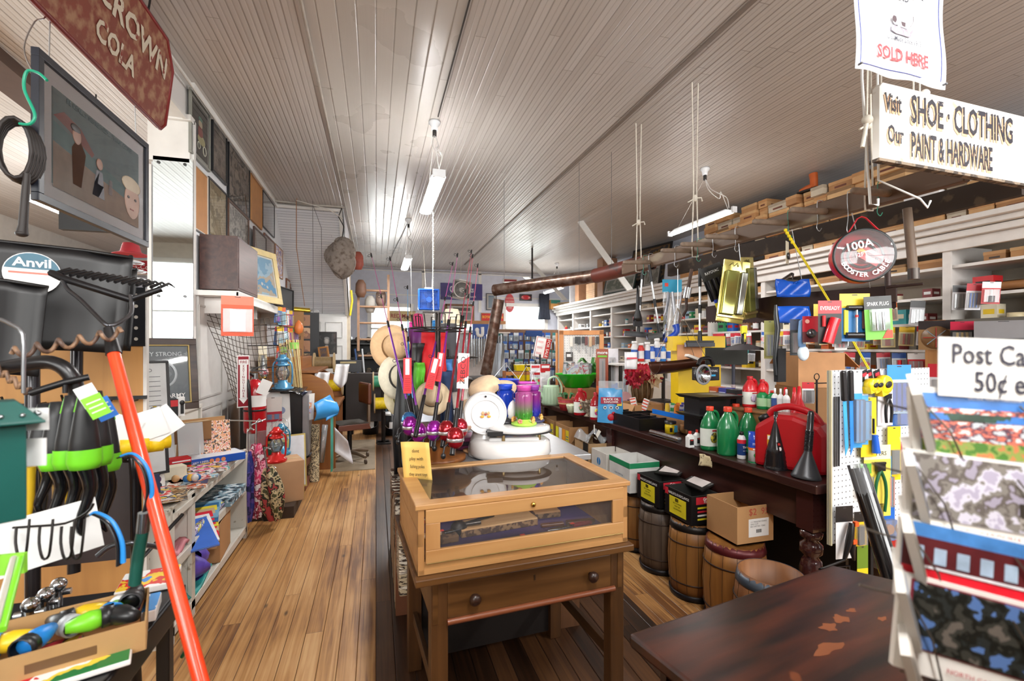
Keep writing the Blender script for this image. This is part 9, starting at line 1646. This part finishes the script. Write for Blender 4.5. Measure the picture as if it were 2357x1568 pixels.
mb=MB();paint(mb,'Visit',.10,.03,.245,.55);paint(mb,'Our',.10,.045,.115,.55);paint(mb,'SHOE · CLOTHING',.165,.185,.235,.5);paint(mb,'PAINT & HARDWARE',.15,.185,.085,.38);mb.build('lettering',o)
mb=MB();inv=T.inverted()
for x in(.0,.06,.26,.3):mb.tube([(x,.02,Hs*.9),(x-.01,.02,ZC-T.translation.z)],.004,rope,6)
mb.ball((-.02,.02,.18),(.025,.02,.02),rope,8,6);mb.tube([(-.02,.02,.18),(-.05,.02,.06)],.008,rope,6);mb.ball((.33,.02,Hs+.02),(.02,.02,.02),M('e8e6e0',.5));mb.build('cord',o)
mb=MB();p0=D(1984,180,2.1);p1=D(2003,470,2.2);mb.tube([V((p0 .x,p0 .y,ZC)),p0,p1,p1+V((.05,.0,.0)),p1+V((.05,0,.03))],.0055,M('eeeeea',.4),8);p0=D(2018,380,2.2);mb.tube([p0+V((0,0,.8)),D(2022,415,2.2),D(2118,458,2.25),D(2135,478,2.25),D(2142,462,2.25)],.005,M('eeeeea',.4),8);one(mb,'hanging_bracket','white coated hooked rods that hold the near end of the ladder rail','hook')
o=thing('poster_sign','white plastic banner sign with a blue border reading SOLD HERE','sign');a=D(1968,158,1.62);e=D(2174,207,1.762)-a;T=frame_m(a,e,z=(0,0,1));o.matrix_basis=T
W_,Hh=e.length,.6;mb=MB();wf=lambda x,z:-.004*sin(z*18)-.002*sin(x*30+z*9)
mb.grid(lambda a,b:(a*W_,wf(a*W_,b*Hh),b*Hh+.004*sin(a*12)),20,30,M('f3f6fb',.35,var=.02));mb.build('banner',o,solid=.001)
mb=MB()
for q in([(.018,z)for z in[i*.03+.022 for i in range(20)]],[(W_-.03,z)for z in[i*.03+.022 for i in range(20)]],[(x,.022)for x in[.022+i*.0308 for i in range(11)]]):mb.tube([(x,wf(x,z)-.003,z)for x,z in q],.0015,M('2a3f9a'),4)
for x in(.012,W_-.014):mb.cyl((x,-.016,.014),(x,-.004,.014),.004,M('6a6a6c',.3,.8))
mb.build('border_line',o)
mb=MB();q=-.0095;mb.text('SOLD HERE',.062,TR(W_/2-.005,q,.075)@RX,M('e2484e'),bold=.03,sx=.82);mb.text('U.S. Made Since 1913',.026,TR(W_/2,q,.135)@RX,M('3a3c4a'),bold=.01,sx=.78);mb.text('BRAND',.038,TR(W_/2-.03,q,.285)@RX,M('33353f'),bold=.02,sx=.85);mb.text('POINTER',.055,TR(W_/2-.01,q,.33)@RX@rot(R(-8),4,'Z'),M('33353f'),bold=.03);mb.text('RN 14916',.018,TR(W_/2-.02,q,.256)@RX,M('9a9a9c'));mb.build('lettering',o)
mb=MB();dk_=M('5a4a50',.6);cx_=W_/2-.01;pl=lambda pts,m,y:mb.add([(cx_+a/1000,y,.17+b/1000)for a,b in pts],[tuple(range(len(pts)))],m)
pl([(-55,-8),(-30,-16),(40,-18),(62,-6),(60,14),(30,6),(-10,10),(-50,12)],M('a8a0aa',.6,var=.3,sc=90),-.0085);pl([(-40,28),(-20,32),(20,30),(44,22),(44,10),(38,-8),(32,-8),(28,10),(-12,12),(-14,-6),(-20,-6),(-22,16),(-34,14),(-46,20)],M('e6e2e8',.6),-.009);pl([(-50,36),(-44,46),(-30,44),(-26,32),(-34,20),(-48,26)],dk_,-.0095);pl([(-6,31),(18,30),(16,14),(0,16)],dk_,-.0095)
mb.tube([(cx_+.043,-.009,.19),(cx_+.058,-.009,.21),(cx_+.06,-.009,.232)],.0012,dk_,4);mb.build('dog_picture',o)
PT_=frame_m(D(1908,1255,2.15),(D(2130,1180,2.32)-D(1908,1255,2.15)),z=(0,0,1));z0=PT_.translation.z
c0_=D(1908,1255,2.15);q_=D(2140,1200,2.45);PT_=frame_m(c0_,(q_.x-c0_.x,q_.y-c0_.y,0),z=(0,0,1));PW=V((q_.x-c0_.x,q_.y-c0_.y,0)).length;PH=.80
o=thing('pegboard_display','white perforated peg board hung with hand tools beside the counter end','peg board',T=PT_)
mb=MB();mb.box((PW/2,.004,PH/2),(PW,.006,PH),pegholes('dfe2e6','2a2a2c',.027));mb.box((.004,.0,PH/2),(.008,.02,PH),M('b8b090'));mb.build('board',o);mb=MB();mb.box((.16,.03,-.0),(.02,.02,1.5),dwire);mb.tube([(.16,.02,-.1),(-.02,.03,-.12),(.14,-.0,-.12),(.14,0,-.6)],.007,dwire,6);mb.build('stand_frame',o)
def pg(x,z,w,h,*a,**k):k.setdefault('parts',True);return packet(PT_@TR(x,-.03,z,rz=R(k.pop('rz',-12))),w,h,*a,**k)
for i in range(2):
 t=thing('keyhole_saw',['black handled narrow saw at the top left of the white peg board','second black handled saw beside the first on the peg board'][i],'saw',T=PT_@TR(.045+.05*i,-.035,PH-.01,ry=R(-4+2*i)));mb=MB();mb.box((0,0,-.06),(.028,.02,.14),blkp);mb.build('handle',t,bev=.008);mb=MB();mb.prism([(-.012,-.13),(.012,-.13),(.012,-.34),(-.012,-.38)],-.001,.001,M('3aa0e0' if i==0 else '2a80d8',.4),ax='y');mb.build('blade',t)
for i,(x,c)in enumerate(((.02,'6a6a6c'),(.035,'7a7a7c'),(.05,'5a5a5c'))):mb=MB();mb.cyl((0,0,0),(0,0,-.32),.004,M(c,.3,.8));one(mb,'steel_file',['thin steel file nearest the peg board edge','thin steel file second on the peg board','thin steel file third on the peg board'][i],'file',T=PT_@TR(x,-.012,PH-.12))
pg(.15,PH-.0,.055,.36,'dfe8f0','3a98d8',ware('2f8ad0',2,'bar',tw=.8),'long pale blue saw blade packs on the peg board');pg(.205,PH-.02,.04,.33,'c8d8e8','58a8e0',ware('4aa0dc',1,'bar',tw=.7),'second long blue blade pack on the peg board')
for i,(x,z)in enumerate(((.215,PH-.03),(.25,PH-.03),(.31,PH-.03))):
 t=thing('tape_measure',['yellow tape measure at the left of the three','yellow tape measure in the middle of the three','largest yellow tape measure with a black oval on the peg board'][i],'tape measure',T=PT_@TR(x,-.05,z-.04,ry=R(-15)));s_=.032 if i<2 else.045;mb=MB();mb.lathe([(0,-.02),(s_*.9,-.02),(s_,-.012),(s_,.012),(0,.02)],M('f0d020',.3),seg=20,ax='y');mb.box((-s_*.5,0,-s_*.5),(s_,.035,s_),M('f0d020',.3));mb.build('case',t);mb=MB();mb.box((0,.02,.045),(.05,.002,.05),blk);mb.box((0,.018,.05),(.03,.002,.015),M('c82838'));mb.build('card',t);mb=MB();mb.ball((0.005,-.022,0),(s_*.55,.004,s_*.35),blk);mb.build('oval_label',t)
def cutter(mb,w,h,s):mb.tube([(.012,-.014,-h*.35),(.012,-.014,-h*.6)],.005,blk,6);mb.tube([(.015,-.018,-h*.62),(.02,-.02,-h*.92)],[.012,.018],M('2060c8',.3),10);mb.tube([(-.022,-.014,-h*.3),(-.028,-.014,-h*.45),(-.02,-.014,-h*.6)],.004,blk,6)
pg(.235,PH-.13,.085,.28,'f0d020','f0d020',cutter,'yellow card with a blue handled screwdriver under the tape measures')
def plier(c,hc=blk):
 def f(mb,w,h,s):
  m=M(c,.35)
  for q in(-1,1):mb.tube([(0,-.016,-h*.34),(q*w*.16,-.018,-h*.5),(q*w*.2,-.018,-h*.7),(q*w*.15,-.018,-h*.92)],[.008,.008,.009,.006],m,8,sub=3)
  mb.box((0,-.016,-h*.3),(w*.3,.014,h*.1),M('3a3a3c',.3,.8));mb.box((0,-.016,-h*.24),(w*.36,.012,h*.03),M('4a4a4c',.3,.8))
 return f
pg(.36,PH-.07,.085,.20,'e8e8ea','eceaee',plier('1a1a1c'),'white card with black long nose pliers near the peg board top');pg(.47,PH+.02,.14,.24,'3a8ad8','c8dcf0',ware('1a48b0',4,'bar',tw=.9,th=.8),'clear case of dark blue bits at the top right of the peg board','bit_set');pg(.49,PH-.18,.12,.10,'2a70c8','2a70c8',ware('1c58b8',1,'bar'),'blue hanging pack under the bit case')
pg(.3,PH-.36,.15,.34,'eee6c0','f4dc58',plier('17603a'),'large yellow card of green handled end nippers in the peg board middle','nippers_pack',txt='NIPPERS',tc='2a2a2c',split=.2);pg(.215,PH-.44,.06,.16,'5aa040','e8c828',ware('3a6a3a',1),'small green and yellow card left of the nippers');pg(.43,PH-.28,.075,.26,'f0d020','f0d020',ware('5a5a54',1,'bar',tw=.7,th=.6),'yellow card with a grey rasp plate on the peg board','rasp_pack');pg(.53,PH-.36,.11,.16,'a8202a','b01c30',ware('c02438',5,'bar',tw=.95,th=.9),'row of dark red pencils or bars right of the rasp card');pg(.385,PH-.42,.035,.26,'7ac0e8','4aa8e0',ware('f05a20',1,'rod'),'slim blue card with an orange handled tool')
pg(.06,PH-.62,.09,.24,'1a1a1c','e8e8ea',lambda mb,w,h,s:[mb.tube([(.02,-.02,-h*.3),(.0,-.03,-h*.55),(-.03,-.03,-h*.95)],[.012,.016,.008],blkp,8),mb.tube([(.03,-.02,-h*.6),(.01,-.03,-h*.8),(.02,-.03,-h*.98)],[.01,.013,.006],blkp,8),mb.box((.03,-.03,-h*.3),(.02,.015,.02),M('f06020')),mb.box((.015,-.035,-h*.62),(.02,.015,.02),M('f06020'))],'black spring clamps with orange tips at the peg board bottom left','clamp_pack')
pg(.17,PH-.66,.06,.16,'1a1a1c','f0c020',ware('2a2a2a',1),'black and yellow card below the black plastic roll');pg(.19,PH-.82,.06,.36,'6a8a2a','f0d020',ware('8a8a30',1,'bar'),'long yellow card standing lowest by the stand leg');pg(.38,PH-.66,.08,.17,'1c68c8','1c68c8',ware('b87840',1,'disc'),'blue card of brass parts under the nippers');pg(.3,PH-.64,.07,.2,'1a1a1c','f0c820',ware('2a2a2a',1),'yellow and black card behind the black plastic roll')
mb=MB();a_=D(1975,1080,1.95);b_=D(2045,1305,1.80);b_=a_+(b_-a_)*2.85;mb.cyl((0,0,0),b_-a_,.035,M('141416',.15,coat=.5,var=.2),seg=18);mb.tube([V((0,0,0))+V((-.01,0,.02)),(b_-a_)*.11],.034,clear('c8ccd0',.2),12);one(mb,'plastic_sheet_roll','black glossy plastic sheeting roll leaning before the peg board','roll',T=mov(a_))
carton(mov(D(2075,1285,2.5))@rot(R(-35),4,'Z'),.2,.16,.22,'red orange and white printed carton beyond the black table',M('e8e4e0',.5),open_=False,name='printed_carton',marks=lambda mb,w,d,h:[mb.box((0,-d/2-.001,h*.6),(w*.98,.001,h*.78),M('c83028')),mb.prism([(-w*.49,h*.98),(w*.49,h*.98),(w*.49,h*.5)],-d/2-.003,-d/2-.002,M('e8902a'),ax='y'),mb.text('US',.03,TR(-.04,-d/2-.004,h*.86)@RX,M('2a4ab0'))])
mb=MB();mb.box((0,0,-.3),(.7,.5,.6),wood('5a4030','7a5a40',.6,0));one(mb,'low_cabinet','brown low cabinet under the red printed carton','cabinet',T=mov(D(2090,1290,2.62)+V((.1,.1,-.01))))
T=mov((5.2,0,0));mb=MB();mb.box((0,0,0),(.02,1.5,1.0),pegholes('6a655c','1a1816',.03));one(mb,'tool_wall','grey perforated tool wall below the near shelf','peg board',T=mov((5.22,2.45,1.25)))
mb=MB();mb.box((0,0,0),(.03,.16,1.1),wood('a8733c','c08a50',.5,2,.8));one(mb,'plywood_upright','orange plywood upright beside the grey tool wall','board',T=mov((5.2,3.22,1.2)))
def tw(u,v,w,h,*a,**k):p=AX(u,v,5.12);return packet(mov(p)@rot(R(-62),4,'Z'),w,h,*a,**k)
def burst(mb,w,h,s):
 mb.lathe([(0,-.002),(w*.42,-.002),(w*.42,-.006),(0,-.008)],M('7a5a3a',.4),(0,0,-h*.58),seg=20,ax='y')
 for i in range(8):t=i*PI/4;mb.cyl((0,-.012,-h*.58),(w*.36*cos(t),-.012,-h*.58+w*.36*sin(t)),.004,M('7a8a94' if i%2 else 'a02a20'))
tw(2155,738,.26,.28,'2a2224','8a6a44',burst,'dark square pack of drill bits arranged like a star','bit_set');tw(2215,740,.16,.26,'c8284a','1c1c20',ware('e8c030',3,'rod'),'black pink and yellow pack of coloured bits','bit_set');tw(2262,740,.1,.3,'2a2a2c','3a3a3c',ware('c8ccd0',1,'rod',1,.3),'dark hook tool card on the grey tool wall');tw(2310,738,.36,.5,'8a8a8e','4a4a4e',ware('c8c8cc',6,'tool',0,.85),'long pack of six screwdrivers on the grey tool wall','screwdriver_set');tw(2165,838,.18,.42,'c82838','d8dae0',ware('a01c2c',1,'tool',0,.4,.8),'red and white soldering iron pack by the plywood upright','soldering_iron');tw(2215,820,.14,.34,'1a1a1c','8a8c90',ware('b8bcc0',1,'rod'),'grey clear pack beside the soldering iron')
o=thing('postcard_rack','wire spinner rack in the right foreground holding postcards','rack',T=mov((0,0,0)));wm_=M('6a6258',.35,.7)
def pc(u,v,d,rz,tl,w,h,mk,lab,wht_=True,n=6):
 T=mov(D(u,v,d))@rot(R(rz),4,'Z')@rot(R(tl),4,'Y')@rot(R(-12),4,'X');mb=MB();mb.box((0,0,0),(w,.012,h),M('f0ece4',.5));mk(mb,w,h);return one(mb,'postcard_stack',lab,'postcards',T=T),T
Q=lambda mb,x,z,w,h,c,y=-.0075,b=None:mb.box((x,y,z),(w,.001,h),c if not isinstance(c,str)else M(c,.35,var=.2,sc=40))
def c1(mb,w,h):
 Q(mb,0,.0,w*.9,h*.84,'3a7ac8');Q(mb,0,-h*.1,w*.9,h*.64,blotch(['c8ccd0','5a3a4a','d8705a','e8e4e0'],60,.3,(1,1,2)),-.008);Q(mb,0,-h*.32,w*.9,h*.2,blotch(['4a7a2a','8a9a4a','c87a4a'],70,.3),-.0085);Q(mb,0,h*.1,w*.9,h*.1,blotch(['1f3a2a','2a4a38','3a7ac8'],40,.3),-.0085);mb.text('SALUDA, NORTH CAROLINA',.0045,TR(0,-.009,h*.36)@RX,wht)
def c2(mb,w,h):Q(mb,0,h*.08,w*.92,h*.76,blotch(['b8b0c4','d8d4e0','8a847c','6a625c','a8a0b0'],40,.3));Q(mb,w*.3,-h*.12,w*.3,h*.3,blotch(['5a5248','a8a098','3a342c'],40,.3),-.008);mb.text('NORTH CAROLINA',.009,TR(-.01,-.0085,-h*.39)@RX,M('c84a50'),bold=.01)
def c3(mb,w,h):
 Q(mb,0,0,w*.98,h*.96,'4a86c8');Q(mb,0,-h*.05,w*.98,h*.72,'5a1c20',-.008);Q(mb,0,-h*.14,w*.98,h*.12,'d81c2c',-.0085);Q(mb,0,-h*.36,w*.98,h*.26,'1c7a44',-.0085)
 for k in range(7):Q(mb,w*(-.4+.13*k),h*.1,w*.07,h*.2,'a8bcd0',-.009);Q(mb,w*(-.4+.13*k),-h*.34,w*.08,h*.2,['e8e4e8','d8d8d8','d8303a','e8e8ec'][k%4],-.009)
 Q(mb,0,-h*.05,w*.8,h*.03,'e8e8ea',-.009)
def c4(mb,w,h):Q(mb,0,h*.1,w*.84,h*.68,blotch(['5a7ab0','2a2e2c','1a1c18','3a3a34','6a625a'],34,.3,seed=4));mb.box((0,-.0065,h*.1),(w*.87,.001,h*.71),M('8a2a3a'));mb.text('NORTH CAROLINA',.008,TR(0,-.0085,-h*.38)@RX,M('b84a4a'),bold=.01)
cards=[]
for(u,v,d,tl,w,h,mk_,lab)in((2285,985,.66,2,.19,.105,c1,'postcards of a town street under a blue sky, topmost pocket'),(2275,1155,.64,5,.19,.115,c2,'pale winter scene postcards with red lettering, second pocket'),(2265,1325,.62,8,.19,.105,c3,'red and green shop front postcards in the third pocket'),(2255,1475,.60,9,.18,.12,c4,'dark mountain stream postcards in the lowest pocket')):
 ob_,T=pc(u,v,d,-36,tl,w,h,mk_,lab);cards.append(T)
 mb=MB();
 for s_ in(-.055,.055):mb.tube([(s_-.03,-.012,h*.3),(s_,-.016,-h*.1),(s_+.015,-.014,-h*.52),(s_+.015,.012,-h*.54),(s_+.01,.03,-h*.3)],.0013,wm_,5)
 mb.tube([(-.08,-.0,-h*.54),(.08,-.0,-h*.54)],.0015,wm_,5);mb.tube([(-.09,.02,h*.2),(-.12,.0,h*.22),(-.14,-.02,h*.25)],.0015,wm_,5);k=mb.build('wire_pocket',o);k.matrix_basis=T
for i,(u,v,d,c)in enumerate(((2118,945,.70,'a8a49a'),(2105,1100,.68,'b8bcc8'),(2100,1245,.66,'b8b0a0'),(2085,1375,.64,'a8acb4'),(2095,1510,.62,'c8beb0'))):
 mb=MB();mb.T=mov(D(u,v,d))@rot(R(38),4,'Z')@rot(R(-14),4,'Y')@rot(R(-12),4,'X');mb.box((0,0,0),(.10,.010,.085),M('d8d4cc',.5));mb.box((0,-.006,0),(.09,.001,.075),M(c,.5,var=.12));mb.box((-.035,-.0065,.0),(.012,.001,.06),M('8a867e'));one(mb,'postcard_stack',['grey backed postcard stack turned away at the top left of the rack','pale blue postcard stack turned away in the second tier','cream postcard stack turned away in the third tier','grey blue postcard stack turned away in the fourth tier','cream postcard stack turned away in the lowest tier'][i],'postcards')
mb=MB();pz=D(2330,1000,.80);mb.cyl((pz.x,pz.y,.765),(pz.x,pz.y,1.45),.008,wm_)
for T in cards:
 p=T.translation;mb.tube([p+V((0,.01,-.05)),(pz.x,pz.y,p.z-.04)],.0018,wm_,5);mb.tube([p+V((-.05,.02,-.05)),(pz.x-.1,pz.y+.02,p.z-.05),(pz.x,pz.y,p.z-.05)],.0018,wm_,5)
mb.tube([(pz.x+.13*cos(t),pz.y+.13*sin(t),.772)for t in[i*PI/8 for i in range(16)]],.008,wm_,6,closed=True);mb.tube([(pz.x-.13,pz.y,.772),(pz.x+.13,pz.y,.772)],.008,wm_,6);mb.build('wire_frame',o)
o=thing('price_sign','white handwritten card reading Post Cards 50 cents each above the postcards','sign',T=mov(D(2300,850,.66))@rot(R(-34),4,'Z')@rot(R(3),4,'Y')@rot(R(-6),4,'X'));mb=MB();mb.box((.03,0,.0),(.20,.002,.085),M('f2efe8',.5));mb.build('card',o);mb=MB();ink=M('2e2c3c',.5);mb.text('Post Cards',.040,TR(-.056,-.002,.018)@RX,ink,ax='l',sx=.66,bold=.012);mb.text('50¢ ea',.040,TR(-.03,-.002,-.021)@RX,ink,ax='l',sx=.66,bold=.012);mb.build('handwriting',o)
